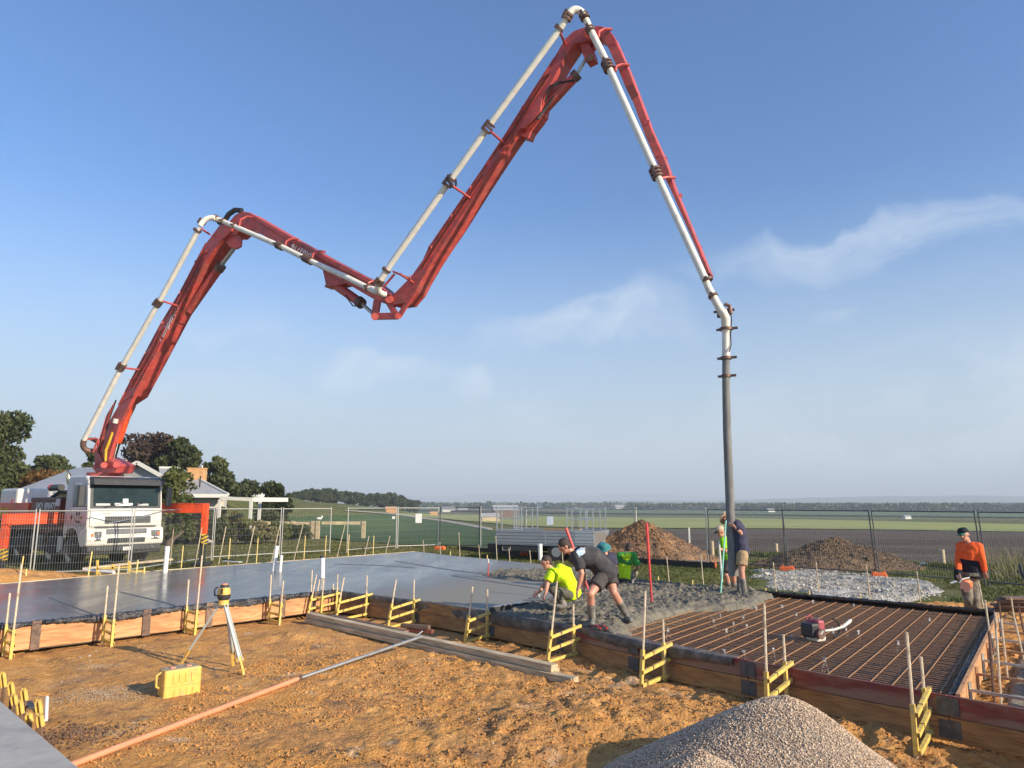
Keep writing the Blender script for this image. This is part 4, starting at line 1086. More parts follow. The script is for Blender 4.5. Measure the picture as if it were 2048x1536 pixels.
nB = outn((v3(BK[5]) - v3(BK[4])).normalized(), Vector((0.7, 0.7, 0)))
proto = None
# right part of the far edge: bent pegs seen as pale L shapes (foot pixels)
for i, (px, py, hh) in enumerate([(840, 1103, .55), (873, 1107, .55), (911, 1111, .9), (951, 1114, .55), (985, 1118, .85), (1011, 1123, .55), (1053, 1124, .5), (1117, 1131, .8), (1140, 1135, .75),
                                  (1328, 1158, .62), (1397, 1170, .75), (1543, 1185, .70), (1630, 1192, .75), (1732, 1202, .75), (1834, 1213, .70)]):
    p = up(px, py, -0.1); p = Vector((p.x, p.y, -0.30 if py > 1150 else -0.33)) + nB * 0.25
    if proto is None:
        proto = peg(p, nB, 0.85); o = proto
    else: o = dup(proto, p)
    o.scale = (1, 1, hh / 0.62 * 0.9)
    tag(o, 'steel form peg with a pale rung, ' + ORD[i] + ' from the left along the far edge', 'form peg', G1)
# left far edge: stakes leaning, plain timber or steel
def stake(loc, h, lean, m, name, label, cat, r=0.016, group=None, square=False):
    m_ = MB(); B = Vector(loc); T_ = B + Vector((lean[0], lean[1], h))
    if square: m_.bar(B - Vector((0, 0, .25)), T_, 0.035, 0.035)
    else: m_.tube([B - Vector((0, 0, .2)), T_], r, 7)
    o = obj(name, m_, m, origin=B, smooth=False if square else 'auto'); return tag(o, label, cat, group)
G2 = 'short stakes along the lawn side of the slab'
for i, (px, py, hh) in enumerate([(363, 1123, .42), (404, 1119, .55), (457, 1117, .62), (513, 1115, .60), (608, 1108, .60), (650, 1106, .58), (696, 1104, .60), (746, 1101, .5)]):
    p = up(px, py, -0.1)
    stake((p.x, p.y, -0.33), hh + .35, (0.02, 0.0), M_yelp, 'stake', 'short pale stake, ' + ORD[i] + ' from the left along the lawn side of the slab', 'stake', 0.017, G2)
G3 = 'leaning steel pins along the lawn side of the slab'
for i, (px, py, tx, ty) in enumerate([(343, 1112, 347, 1058), (391, 1120, 404, 1055), (440, 1112, 452, 1053), (494, 1118, 509, 1052), (546, 1107, 560, 1050), (590, 1106, 606, 1050), (676, 1104, 690, 1050), (731, 1103, 738, 1072), (772, 1102, 780, 1072)]):
    p = up(px, py, -0.05) ; b = Vector((p.x, p.y, -0.33)) + Vector((-0.15, 0.25, 0))
    q = up(tx, ty, Y=b.y)
    stake(b, q.z - b.z, (q.x - b.x, 0), M_pin, 'steel_pin', 'steel pin leaning right, ' + ORD[i] + ' from the left along the lawn side of the slab', 'steel pin', 0.016, G3)

# pegs by the truck, yellow trestle and pipes at the slab step
tr = thing('form_bracket', 'low yellow bracket frame lying at the slab step below the truck', 'form bracket', up(240, 1140, -0.2))
def px3(x, y, Y): return up(x, y, Y=Y)
for (a, b) in [((195, 1137), (262, 1134)), ((198, 1147), (258, 1148)), ((195, 1120), (195, 1150)), ((226, 1128), (226, 1150)), ((258, 1122), (258, 1150)), ((262, 1142), (290, 1142))]:
    m_ = MB(); m_.bar(px3(*a, 20.6), px3(*b, 20.6), 0.05, 0.05); obj('rail', m_, M_yellow, tr)
for i, (x0, y0, x1, y1) in enumerate([(176, 1150, 184, 1103), (40, 1155, 47, 1112), (52, 1160, 53, 1138), (272, 1146, 276, 1120), (288, 1148, 289, 1134)]):
    p = px3(x0, y0, 20.2); q = px3(x1, y1, 20.2)
    stake(p, q.z - p.z, (q.x - p.x, 0), M_yelp, 'stake', ['tallest pale stake left of the low yellow frame by the truck', 'tall pale stake in the small orange heap', 'short pale stake in the small orange heap', 'pale stake right of the low yellow frame by the truck', 'tiny pale stake at the dark gap by the slab step'][i], 'stake', 0.018, 'stakes between slab and truck')
pp = MB(); pp.tube([px3(168, 1140, 20.9), px3(228, 1145, 20.4)], 0.045, 10)
tag(obj('drain_pipe', pp, M_pvc, smooth='auto'), 'white drain pipe lying in the gap at the slab step', 'pipe')
pk = MB(); a = px3(165, 1137, 21.4); b = px3(345, 1118, 22.6); pk.bar(a, b, 0.3, 0.05)
tag(obj('timber_plank', pk, M_grwood), 'grey plank laid on the grass between the slab and the pump truck', 'plank')

# ------------------------------------------------------------------ right hand side: pins and yellow frames beyond the trench
G4 = 'yellow frames and steel pins right of the footing trench'
nR = outn(da, Vector((0.8, -0.6, 0)))
lab4 = ['nearest low yellow frame right of the trench, under the red board', 'second low yellow frame right of the trench', 'third low yellow frame right of the trench', 'fourth low yellow frame right of the trench', 'farthest low yellow frame right of the trench']
for i, s_ in enumerate([0.55, 1.55, 2.6, 3.7, 5.0]):
    p = v3(PT[0]) + (v3(PT[1]) - v3(PT[0])).normalized() * s_ + nR * 0.62
    p.z = float(dirt_z(np.array([p.x]), np.array([p.y]))[0])
    o = bracket(lab4[i], p, nR, h=0.80 + 0.05 * (i % 3), lean=0.16, reach=0.62, sl=0.36, hin=0.85, group=G4, rungs=((0.22, 0.20), (0.05, 0.03)))
G5 = 'steel pins standing right of the trench'
for i, (x0, y0, x1, y1) in enumerate([(1985, 1400, 1978, 1262), (1998, 1392, 1990, 1225), (2012, 1330, 2002, 1238), (2005, 1265, 1998, 1205), (2030, 1240, 2022, 1195), (2052, 1300, 2028, 1235), (2056, 1270, 2036, 1208), (1984, 1290, 1970, 1200), (1975, 1236, 1958, 1168)]):
    Yb = [8.2, 8.6, 10.2, 12.4, 13.6, 10.8, 12, 11.4, 13.4][i]
    p = px3(x0, y0, Yb); q = px3(x1, y1, Yb)
    g_ = float(dirt_z(np.array([p.x]), np.array([p.y]))[0]); p = Vector((p.x, p.y, g_))
    stake(p, q.z - p.z, (q.x - p.x, 0), M_pin if i % 3 else M_clamp, 'steel_pin', 'steel pin beyond the footing trench, ' + ORD[i] + ' counting away from the near red board' if i != 8 else 'tall steel pin under the hand of the man in orange', 'steel pin', 0.014, G5 if i != 8 else None)
# board end sticking out towards the camera and cross timbers
def plankpx(label, a, b, w, h, m, name='timber_plank', cat='plank', group=None, hint=None):
    m_ = MB(); m_.bar(a, b, w, h, hint)
    a = Vector(a); b = Vector(b); c = (a + b) / 2; d = (b - a)
    me_o = MB(); me_o.box((0, 0, 0), (d.length, w, h)); s, u = frame(d.normalized(), hint)
    me = newmesh(name, me_o.v, me_o.f, m); o = bpy.data.objects.new(name, me); COL.objects.link(o)
    Mx = Matrix((d.normalized(), s, u)).transposed().to_4x4(); Mx.translation = c; o.matrix_world = Mx
    bv = o.modifiers.new('bevel', 'BEVEL'); bv.width = 0.004; bv.segments = 1
    return tag(o, label, cat, group)
A = up(1940, 1490, GZ + 0.02)
plankpx('short pine board end poking out under the red board at the corner', (4.60, 6.55, -0.30), (4.95, 7.35, -0.30), 0.045, 0.25, M_pine)
plankpx('long yellow timber across the clay beyond the trench', (5.6, 7.3, -0.42), (7.6, 6.6, -0.42), 0.06, 0.05, M_pine)
plankpx('pine batten on the clay right of the trench', (6.3, 8.6, -0.40), (9.6, 7.7, -0.38), 0.06, 0.04, M_pine)
plankpx('second pine batten on the clay right of the trench', (7.0, 9.6, -0.39), (10.4, 8.8, -0.37), 0.06, 0.04, M_pine)
plankpx('third pine batten on the clay right of the trench', (7.7, 10.8, -0.37), (11.0, 10.2, -0.36), 0.06, 0.04, M_pine)
# black pipe stub in the trench
m_ = MB(); p = up(2010, 1252, -0.3); m_.tube([Vector((8.5, 12.1, -0.24)), Vector((9.3, 11.9, -0.24))], 0.07, 12)
tag(obj('pipe_stub', m_, M_black, smooth='auto'), 'black pipe stub across the footing trench', 'pipe')
m_ = MB(); m_.tube([Vector((9.2, 12.7, -0.3)), Vector((9.2, 12.7, -0.08))], 0.03, 8)
tag(obj('pipe_stub', m_, M_pvc, smooth='auto'), 'thin white pipe stub beside the trench', 'pipe')
m_ = MB(); m_.tube([px3(2040, 1130, 14.3), px3(2043, 1145, 14.2), px3(2052, 1160, 14.0)], 0.03, 8)
tag(obj('pipe_stub', m_, M_black, smooth='auto'), 'black bent pipe at the edge near the stacked boards', 'pipe')
# stack of dark boards right
for k in range(6):
    z = -0.30 + k * 0.055; 
    plankpx(['bottom board', 'second board from the bottom', 'third board from the bottom', 'third board from the top', 'second board from the top', 'top board'][k] + ' of the dark stack behind the man in orange',
            (10.1 + 0.1 * (k % 2), 15.6 - .06 * k, z), (14.6, 14.2 + .05 * k, z), 0.24 + 0.03 * (k % 3), 0.045, M_drwood, group='dark boards stacked on the grass')

# ------------------------------------------------------------------ timbers in front
def gp(x, y, z): return up(x, y, z)
T1a, T1b = gp(612, 1236, -0.36), gp(1165, 1362, -0.36)
T1 = [('long lower timber beam lying in front of the brackets', gp(640, 1247, -0.38), gp(1155, 1362, -0.38), 0.17, 0.10, -0.40),
      ('long upper timber beam on top of the lower one', gp(625, 1236, -0.28), gp(1118, 1342, -0.28), 0.15, 0.09, -0.30)]
a, b = up(616, 1240, -0.40), up(1150, 1362, -0.40)
dT = (b - a).normalized(); sT = Vector((-dT.y, dT.x, 0))
plankpx('long near timber beam, lowest of the pile in front of the brackets', a, b, 0.16, 0.09, M_grwood)
plankpx('long timber beam lying on the near beam', a + Vector((0, 0, .094)) + sT * 0.03, b + Vector((0, 0, .094)) - dT * 0.40 + sT * 0.05, 0.15, 0.09, M_grwood)
plankpx('long timber beam behind the near beam', a + sT * 0.19, b + sT * 0.19 - dT * 0.5, 0.15, 0.09, M_grwood)
plankpx('dark reddish round edged timber on the pile, left half', a + Vector((0, 0, .09)) + sT * 0.22 + dT * 0.5, a + Vector((0, 0, .09)) + sT * 0.21 + dT * 3.0, 0.10, 0.09, M_drwood)
plankpx('reddish plank on the clay between the beams and the brackets', a + sT * 0.5 + dT * 3.9, a + sT * 0.5 + dT * 5.6 , 0.13, 0.04, M_brownb)
q = up(848, 1262, -0.30)
plankpx('upper red ended timber offcut on the beams', q + Vector((-0.42, 0.16, 0.07)), q + Vector((0.10, -0.06, 0.07)), 0.09, 0.07, M_drwood)
plankpx('lower red ended timber offcut on the beams', q + Vector((-0.30, 0.12, 0.0)), q + Vector((0.16, -0.06, 0.0)), 0.09, 0.06, M_redb)
# pole: orange part then grey part
pl = thing('screed_pole', 'long pole on the clay, orange with a bare grey end resting on the timbers', 'pole', up(600, 1358, GZ))
pA, pJ, pB = up(140, 1531, GZ + 0.05), up(598, 1357, GZ + 0.07), up(838, 1275, GZ + 0.24)
m_ = MB(); m_.tube([pA - (pJ - pA) * 0.06, pJ], 0.030, 12); obj('orange_tube', m_, M_opole, pl, smooth='auto')
m_ = MB(); m_.tube([pJ, pB], 0.024, 12); obj('grey_tube', m_, M_steel, pl, smooth='auto')
m_ = MB(); dj = (pJ - pA).normalized(); m_.tube([pJ - dj * 0.03, pJ + dj * 0.07], 0.034, 12); obj('collar', m_, M_clamp, pl, smooth='auto')
m_ = MB(); dj = (pB - pJ).normalized(); m_.tube([pB, pB + dj * .05], 0.03, 10); m_.tube([pB + Vector((-.03, 0, .03)), pB + Vector((.05, .05, .09))], 0.012, 6); obj('end_fitting', m_, M_steel, pl, smooth='auto')

# ------------------------------------------------------------------ corner pegs at the finished slab
G6 = 'yellow bracket ends standing along the finished slab edge'
for i, (px, y0, y1, lab) in enumerate([(8, 1375, 1348, 'first from the far end'), (24, 1390, 1368, 'second from the far end'), (30, 1410, 1392, 'beside the dark plates, on the slab side'), (50, 1402, 1381, 'beyond the dark plates'),
                                       (42, 1428, 1405, 'in front of the dark plates'), (60, 1445, 1430, 'partly hidden by the slab edge'), (79, 1428, 1404, 'on the clay side by the white stub'), (82, 1454, 1432, 'nearest the camera')]):
    Yb = up(px, y0, -0.2).y
    p = px3(px, y0, Yb); q = px3(px - 3, y1, Yb); root = thing('bracket_end', 'yellow bracket end ' + lab + ' by the finished slab', 'bracket', p, G6)
    m_ = MB(); channel(m_, p, q, 0.045, 0.05); obj('sleeve', m_, M_yellow, root); m_ = MB(); m_.bar(Vector((p.x, p.y, GZ - .02)), p, .03, .03); obj('pin', m_, M_litter, root)
    m_ = MB(); m_.box(q + Vector((0.012, 0, .01)), (0.02, .012, .03)); m_.box(q + Vector((-0.015, 0, .01)), (0.012, .012, .03)); obj('lug', m_, M_yellow, root)
p = up(62, 1418, -0.3)
m_ = MB(); m_.bar(p + Vector((-.12, .12, .04)), p + Vector((.10, -.14, .05)), 0.07, 0.02); m_.bar(p + Vector((-.14, .02, .0)), p + Vector((.04, -.2, .02)), 0.06, 0.02)
tag(obj('steel_plates', m_, M_dark), 'dark steel plates lying among the yellow bracket ends', 'steel plate')
m_ = MB(); m_.tube([up(92, 1440, GZ), up(91, 1424, GZ) + Vector((0, 0, .16))], 0.02, 8)
tag(obj('pipe_stub', m_, M_pvc, smooth='auto'), 'small dusty white stub beside the finished slab', 'pipe')

# ------------------------------------------------------------------ white pipes through the slab
def pvc(px0, py0, px1, py1, r, label, cap=False, Y=None):
    b = up(px0, py0, 0.0); q = px3(px1, py1, b.y)
    root = thing('drain_pipe', label, 'pipe', b)
    m_ = MB(); m_.tube([b - Vector((0, 0, .05)), q], r, 16); obj('tube', m_, M_pvc, root, smooth='auto')
    m_ = MB(); d = (q - b).normalized()
    if cap: m_.tube([q - d * .02, q + d * .03], r * 1.07, 16); obj('cap', m_, M_dark, root, smooth='auto')
    else: m_.tube([q - d * .10, q + d * .004], r * 1.08, 16); obj('socket', m_, M_pvc, root, smooth='auto')
    return root
pvc(330, 1145, 335, 1093, 0.065, 'white drain pipe standing in the slab in front of the truck')
pvc(547, 1142, 554, 1092, 0.056, 'taller of the two white drain pipes standing together in the slab')
pvc(560, 1143, 563, 1111, 0.042, 'shorter of the two white drain pipes standing together')
pvc(645, 1155, 645, 1114, 0.062, 'white drain pipe with a black cap standing in the slab', True)
pvc(1081, 1117, 1080, 1088, 0.075, 'white pipe standing behind the man in the yellow shirt')
stake(up(976, 1153, 0), 0.35, (0.01, 0), M_redpole, 'level_peg', 'small red peg with a pale tip standing in the screeded concrete', 'peg', 0.014)
o = bpy.data.objects['level_peg']; m_ = MB(); q = Vector(o.location) + Vector((0.01, 0, .35)); m_.tube([q, q + Vector((0, 0, .11))], 0.015, 8); obj('tip', m_, M_pvc, o, smooth='auto')

# ------------------------------------------------------------------ bull float on the slab
bfl = thing('bull_float', 'bull float with a dark upright handle lying at the lawn side of the slab', 'float', up(478, 1122, 0))
b = up(478, 1122, 0.02); m_ = MB(); e0_, e1_ = up(450, 1126, 0.02), up(480, 1123, 0.02)
m_.bar(up(447, 1122, .02), up(481, 1124, .02), 0.16, 0.02); obj('blade', m_, M_fascia, bfl)
m_ = MB(); m_.tube([up(470, 1121, .04), px3(475, 1066, up(470, 1121, .04).y)], 0.014, 8); obj('handle', m_, M_dark, bfl, smooth='auto')
m_ = MB(); m_.bar(up(446, 1119, .03), up(470, 1121, .03), 0.05, 0.04); obj('bracket', m_, M_dark, bfl)

# ------------------------------------------------------------------ tripod and laser level
tp = thing('tripod', 'pale alloy and yellow surveying tripod standing on the clay', 'tripod', TRIP)
Yh = 10.75
hd = px3(447, 1204, Yh)      # head plate
legs = [(px3(489, 1356, 10.30), 'm'), (px3(467, 1336, 10.95), 'm'), (up(357, 1333, GZ + .02), 's')]
m_ = MB(); m_.tube([hd - Vector((0, 0, .035)), hd + Vector((0, 0, .03))], 0.075, 14); obj('head', m_, M_case, tp, smooth='auto')
for ft, kk in legs:
    ft = Vector((ft.x, ft.y, float(dirt_z(np.array([ft.x]), np.array([ft.y]))[0])))
    t_ = hd + (Vector((ft.x, ft.y, hd.z)) - hd).normalized() * 0.05 - Vector((0, 0, .02)); d = ft - t_
    side = d.cross(Vector((0, 0, 1))).normalized()
    root = MB()
    if kk == 'm':
        for s_ in (-1, 1): root.bar(t_ + side * .022 * s_, t_ + d * 0.80 + side * .026 * s_, .012, .03)
        root.bar(t_ + d * .05, t_ + d * .80, .034, .010)
    else: root.bar(t_, t_ + d * .86, .03, .022)
    lg = obj('leg', root, M_alupaint if 'M_alupaint' in globals() else M_fascia2 if 'M_fascia2' in globals() else M_alu, tp)
    m_ = MB(); m_.box(t_ + d * .79, (0.075, .05, .05), (side, frame(d, side)[1], d.normalized())); m_.bar(t_ + d * .74, ft - Vector((0, 0, .04)), .03, .025); m_.box(ft - d.normalized() * .09, (0.06, .045, .02), (side, frame(d, side)[1], d.normalized())); obj('foot', m_, M_case, lg)
lz = thing('laser_level', 'yellow and dark grey rotating laser level on the tripod', 'laser level', hd)
m_ = MB(); m_.tube([hd + Vector((0, 0, .035)), hd + Vector((0, 0, .07)), hd + Vector((0, 0, .105)), hd + Vector((0, 0, .11))], [.075, .092, .092, .085], 20); obj('base_ring', m_, M_dark, lz, smooth='auto')
m_ = MB(); m_.tube([hd + Vector((0, 0, .11)), hd + Vector((0, 0, .17)), hd + Vector((0, 0, .205))], [.088, .088, .07], 20); obj('body', m_, M_case, lz, smooth='auto')
m_ = MB(); m_.tube([hd + Vector((0, 0, .205)), hd + Vector((0, 0, .23)), hd + Vector((0, 0, .245))], [.066, .06, .045], 18); obj('rotor_cap', m_, M_dark, lz, smooth='auto')
m_ = MB(); m_.tube([hd + Vector((0, 0, .245)), hd + Vector((0, 0, .262))], [.05, .04], 16); obj('lens', m_, M_opole, lz, smooth='auto')
m_ = MB(); h0 = hd + Vector((-.085, 0, .09)); m_.tube([h0, h0 + Vector((-.05, 0, .0)), h0 + Vector((-.055, 0, .09)), h0 + Vector((-.01, 0, .12))], 0.012, 8); obj('handle', m_, M_dark, lz, smooth='auto')
m_ = MB(); m_.box(hd + Vector((0, -.09, .16)), (.03, .01, .08)); obj('label_strip', m_, M_dark, lz)

# ------------------------------------------------------------------ yellow case
cs = thing('carry_case', 'dusty yellow plastic carry case standing on the clay in front of the tripod', 'case', up(365, 1392, GZ))
c0 = up(326, 1402, GZ); c1 = up(401, 1388, GZ)
dx_ = (c1 - c0).normalized(); dy_ = Vector((-dx_.y, dx_.x, 0)); Wc = (c1 - c0).length
z0_ = GZ - 0.02
def casebox(u0, u1, v0, v1, z0, z1, name, m, par=cs, bev=0.015):
    m_ = MB(); c = c0 + dx_ * ((u0 + u1) / 2) + dy_ * ((v0 + v1) / 2); c.z = (z0 + z1) / 2 + z0_
    m_.box(c, (u1 - u0, v1 - v0, z1 - z0), (dx_, dy_, Vector((0, 0, 1)))); return obj(name, m_, m, par, bevel=bev)
casebox(0, Wc, 0, .125, 0, .36, 'front_shell', M_case, bev=.022)
casebox(0.01, Wc - .01, .132, .25, 0, .36, 'back_shell', M_case, bev=.022)
casebox(0.02, Wc - .02, .12, .137, .02, .35, 'seam', M_clamp, bev=.003)
for k in range(4):
    u = 0.10 + k * (Wc - .2) / 3.4
    casebox(u, u + .05, -.010, .01, .20, .31, 'rib', M_case, bev=.005); casebox(u + .02, u + .07, -.010, .01, .04, .13, 'rib', M_case, bev=.005)
casebox(.02, Wc - .03, -.008, .01, .165, .178, 'rib', M_case, bev=.003)
for u in (.10, Wc - .16): casebox(u, u + .06, .08, .17, .352, .375, 'latch', M_opole, bev=.004)
m_ = MB(); hA = c0 + dx_ * (-.0) + dy_ * .12; hA.z = z0_ + .14
m_.tube([hA + Vector((0, 0, 0)), hA - dx_ * .05 + Vector((0, 0, .03)), hA - dx_ * .055 + Vector((0, 0, .16)), hA + Vector((0, 0, .19))], .014, 8); obj('handle', m_, M_case, cs, smooth='auto')
M_casetop = pmat('dusty case top', (0.38, 0.29, 0.20), 0.8, var=0.2, scale=8)
casebox(.03, Wc - .03, .015, .235, .358, .364, 'dust', M_casetop, bev=.002)

# ------------------------------------------------------------------ pump truck
TF = Vector((0.78, -0.62, 0)).normalized(); TR = Vector((-TF.y, TF.x, 0))     # forward, across (to the viewer's right)
TP1 = Vector((-14.28, 24.3, 0)); TZ = -0.30; UP = Vector((0, 0, 1))
def T(u, v, z):      # u back from the front, v across, z above the truck's ground
    p = TP1 - TF * u + TR * v; return Vector((p.x, p.y, TZ + z))
truck = thing('concrete_pump_truck', 'white cab concrete pump truck with a red folding boom over the site', 'pump truck', T(1.4, 1.25, 0))
AX = (-TF, TR, UP)
def tbox(name, u0, u1, v0, v1, z0, z1, m, par=truck, bev=0.02, label=None):
    m_ = MB(); m_.box(T((u0 + u1) / 2, (v0 + v1) / 2, (z0 + z1) / 2), (abs(u1 - u0), abs(v1 - v0), abs(z1 - z0)), AX)
    return obj(name, m_, m, par, bevel=bev, label=label)
def tprism(name, prof, v0, v1, m, par=truck, bev=0.02, smooth=False):
    """prof: list of (u,z)"""
    m_ = MB(); m_.prism([T(u, v0, z) for u, z in prof], TR * (v1 - v0)); return obj(name, m_, m, par, bevel=bev, smooth=smooth)
# cab shell: side profile
prof = [(0.0, 0.98), (0.0, 1.88), (0.03, 1.98), (0.20, 2.98), (0.42, 3.14), (1.85, 3.16), (1.98, 3.02), (2.0, 1.15), (1.95, 1.08), (1.78, 1.14), (1.62, 1.30), (1.2, 1.36), (0.86, 1.26), (0.68, 1.02), (0.5, 0.92)]
cab = tprism('cab', prof, 0.0, 2.5, M_wpaint, bev=0.05)
# the side panel sheets: white cab paint greyed, the side's shade put into the colour
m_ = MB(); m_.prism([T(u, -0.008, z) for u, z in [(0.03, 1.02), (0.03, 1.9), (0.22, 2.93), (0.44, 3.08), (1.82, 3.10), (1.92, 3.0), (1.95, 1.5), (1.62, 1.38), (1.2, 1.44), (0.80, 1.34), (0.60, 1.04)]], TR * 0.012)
obj('side_panel', m_, M_cshade, cab)
# windscreen
def onfront(u, v, z): return T(u, v, z)
def fz(z): return 0.03 + (z - 1.98) * 0.17      # u of the raked front at height z
def ws(name, v0, v1, z0, z1, m, lift, th=0.02, par=cab):
    m_ = MB(); q = [T(fz(z0) - lift, v0, z0), T(fz(z0) - lift, v1, z0), T(fz(z1) - lift, v1, z1), T(fz(z1) - lift, v0, z1)]
    m_.prism(q, -TF * th); return obj(name, m_, m, par)
wsc = ws('windscreen', 0.16, 2.34, 2.10, 2.80, M_glassd, 0.015)
ws('windscreen_surround', 0.06, 2.44, 2.02, 2.86, M_dark, 0.006)
ws('interior_cloth', 0.24, 0.70, 2.12, 2.20, M_txtg, 0.019, 0.003, wsc); ws('interior_cloth', 0.85, 1.45, 2.12, 2.21, M_txtw, 0.019, 0.003, wsc)
ws('interior_cloth', 1.12, 1.30, 2.21, 2.36, M_txtw, 0.019, 0.003, wsc); ws('interior_cloth', 1.62, 2.0, 2.12, 2.19, M_txtg, 0.019, 0.003, wsc)
for v0, v1 in ((0.5, 1.2), (1.15, 1.9)):
    m_ = MB(); m_.tube([T(0.0, v0, 2.07), T(fz(2.2) - .03, v1, 2.22)], 0.012, 6); obj('wiper', m_, M_black, cab)
# sun visor and marker lights
vis = tprism('sun_visor', [(-0.16, 2.83), (-0.06, 3.04), (0.26, 3.12), (0.30, 2.98), (0.12, 2.84)], 0.05, 2.45, M_dark, cab, 0.02)
for v in (0.55, 1.05, 1.3, 1.55, 2.2, 0.75):
    m_ = MB(); m_.ell(T(-0.10, v, 3.02 if v != 0.75 else 2.92), 0.025, 8, 6); obj('marker_light', m_, M_lamp, vis, smooth=True)
# lower front panels
tprism('grille_panel', [(-0.06, 1.42), (-0.09, 1.62), (-0.05, 1.96), (0.10, 1.97), (0.1, 1.40)], 0.06, 2.44, M_wpaint, cab, 0.03)
gr = tprism('upper_grille', [(-0.095, 1.52), (-0.088, 1.76), (0.0, 1.76), (0.0, 1.52)], 0.52, 2.06, M_grille, cab, 0.01)
for k in range(5):
    tprism('grille_bar', [(-0.105, 1.54 + k * .045), (-0.105, 1.555 + k * .045), (-0.05, 1.555 + k * .045), (-0.05, 1.54 + k * .045)], 0.54, 2.04, M_dark, gr, 0)
m_ = MB(); m_.bar(T(-0.115, 0.60, 1.53), T(-0.115, 1.98, 1.76), 0.02, 0.03); obj('grille_diagonal', m_, M_chrome, gr)
bum = tprism('bumper', [(-0.14, 0.78), (-0.18, 1.0), (-0.12, 1.36), (0.0, 1.38), (0.45, 1.30), (0.55, 0.96), (0.40, 0.74)], -0.03, 2.53, M_wpaint, truck, 0.05)
tprism('bumper_gap', [(-0.10, 1.375), (-0.10, 1.42), (0.1, 1.42), (0.1, 1.375)], 0.25, 2.25, M_dark, bum, 0)
tprism('lower_grille', [(-0.172, 1.16), (-0.145, 1.33), (-0.05, 1.33), (-0.05, 1.16)], 0.58, 1.92, M_grille, bum, 0.01)
tprism('lower_grille', [(-0.176, 0.86), (-0.190, 1.03), (-0.05, 1.03), (-0.05, 0.86)], 0.62, 1.88, M_grille, bum, 0.01)
for v0, v1 in ((0.20, 0.44), (2.08, 2.40)):
    hl = tprism('headlight', [(-0.180, 0.94), (-0.158, 1.26), (-0.03, 1.26), (-0.03, 0.94)], v0, v1, M_lamp, bum, 0.02)
    m_ = MB(); m_.ell(T(-0.165, (v0 + v1) / 2, 1.02), 0.07, 12, 8); obj('lamp', m_, M_chrome, hl, smooth=True)
    m_ = MB(); m_.ell(T(-0.155, (v0 + v1) / 2, 1.17), 0.055, 12, 8); obj('lamp', m_, M_chrome, hl, smooth=True)
bl = tprism('lower_bumper', [(-0.10, 0.48), (-0.15, 0.62), (-0.14, 0.785), (0.35, 0.785), (0.38, 0.52)], 0.02, 2.48, M_dark, truck, 0.04)
tbox('number_plate', -0.175, -0.155, 1.16, 1.42, 0.60, 0.72, M_txtw, bl, 0.004)
for v0 in (.10, 2.30): tbox('indicator', -.17, -.12, v0 - .0, v0 + .08, 1.08, 1.20, M_oplastic, bum, .01)
for v in (.35, 1.25, 2.15): tbox('fog_lamp', -.172, -.14, v - .06, v + .06, .64, .72, M_lamp, bl, .01)
tbox('step', .5, .95, -.03, .1, .42, .50, M_dark, truck)
# door glass, pillar, mirrors, handles
def side(name, pts, m, lift=0.02, th=0.015, par=cab):
    m_ = MB(); m_.prism([T(u, -lift, z) for u, z in pts], TR * th); return obj(name, m_, m, par)
side('door_glass', [(0.26, 2.12), (0.30, 2.80), (1.26, 2.84), (1.30, 2.06)], M_glassd, 0.026)
side('window_surround', [(0.20, 2.04), (0.26, 2.88), (1.32, 2.92), (1.38, 1.98)], M_txtw, 0.014)
side('door_line', [(1.38, 1.5), (1.38, 3.0), (1.395, 3.0), (1.395, 1.5)], M_dark, 0.012)
side('fender_line', [(0.04, 1.52), (0.9, 1.42), (0.9, 1.405), (0.04, 1.505)], M_dark, 0.012)
mir = tbox('mirror', -0.05, 0.12, -0.36, -0.14, 2.08, 2.80, M_dark, cab, 0.04)
m_ = MB(); m_.tube([T(.1, -.02, 2.85), T(.03, -.2, 2.84)], .018, 6); m_.tube([T(.05, -.02, 2.1), T(.03, -.2, 2.1)], .018, 6); obj('mirror_arm', m_, M_dark, mir)
mir2 = tbox('mirror', -0.05, 0.10, 2.60, 2.80, 2.08, 2.78, M_dark, cab, 0.04)
m_ = MB(); m_.tube([T(.1, 2.5, 2.85), T(.03, 2.7, 2.84)], .018, 6); obj('mirror_arm', m_, M_dark, mir2)
# lettering
def text(s, size, loc, xdir, ydir, m, par, ext=0.004, name='lettering', align='LEFT', sh=0.0):
    c = bpy.data.curves.new(name, 'FONT'); c.body = s; c.size = size; c.extrude = ext; c.align_x = align; c.shear = sh; c.resolution_u = 3; c.offset = size * 0.004
    c.materials.append(m); o = bpy.data.objects.new(name, c); COL.objects.link(o)
    x = Vector(xdir).normalized(); y = Vector(ydir).normalized(); z = x.cross(y).normalized(); y = z.cross(x)
    dg = bpy.context.evaluated_depsgraph_get(); me = bpy.data.meshes.new_from_object(o.evaluated_get(dg)); bpy.data.objects.remove(o); bpy.data.curves.remove(c)
    o = bpy.data.objects.new(name, me); COL.objects.link(o)
    P = wloc(par); Mx = Matrix((x, y, z)).transposed().to_4x4(); Mx.translation = Vector(loc) - P
    o.parent = par; o.matrix_local = Mx
    return o
side('sign_band', [(0.42, 1.66), (0.42, 1.76), (1.06, 1.76), (1.06, 1.66)], M_brownb, 0.018)
side('sign_square', [(1.22, 1.64), (1.22, 1.78), (1.42, 1.78), (1.42, 1.64)], M_txtb, 0.018)
text("Rod's", 0.17, T(0.98, -0.024, 1.80), TF, UP, M_txtb, cab, sh=0.4)
text('CONCRETE', 0.085, T(1.02, -0.026, 1.68), TF, UP, M_txtw, cab)
text('Pumping', 0.13, T(0.98, -0.024, 1.55), TF, UP, M_txtb, cab, sh=0.4)
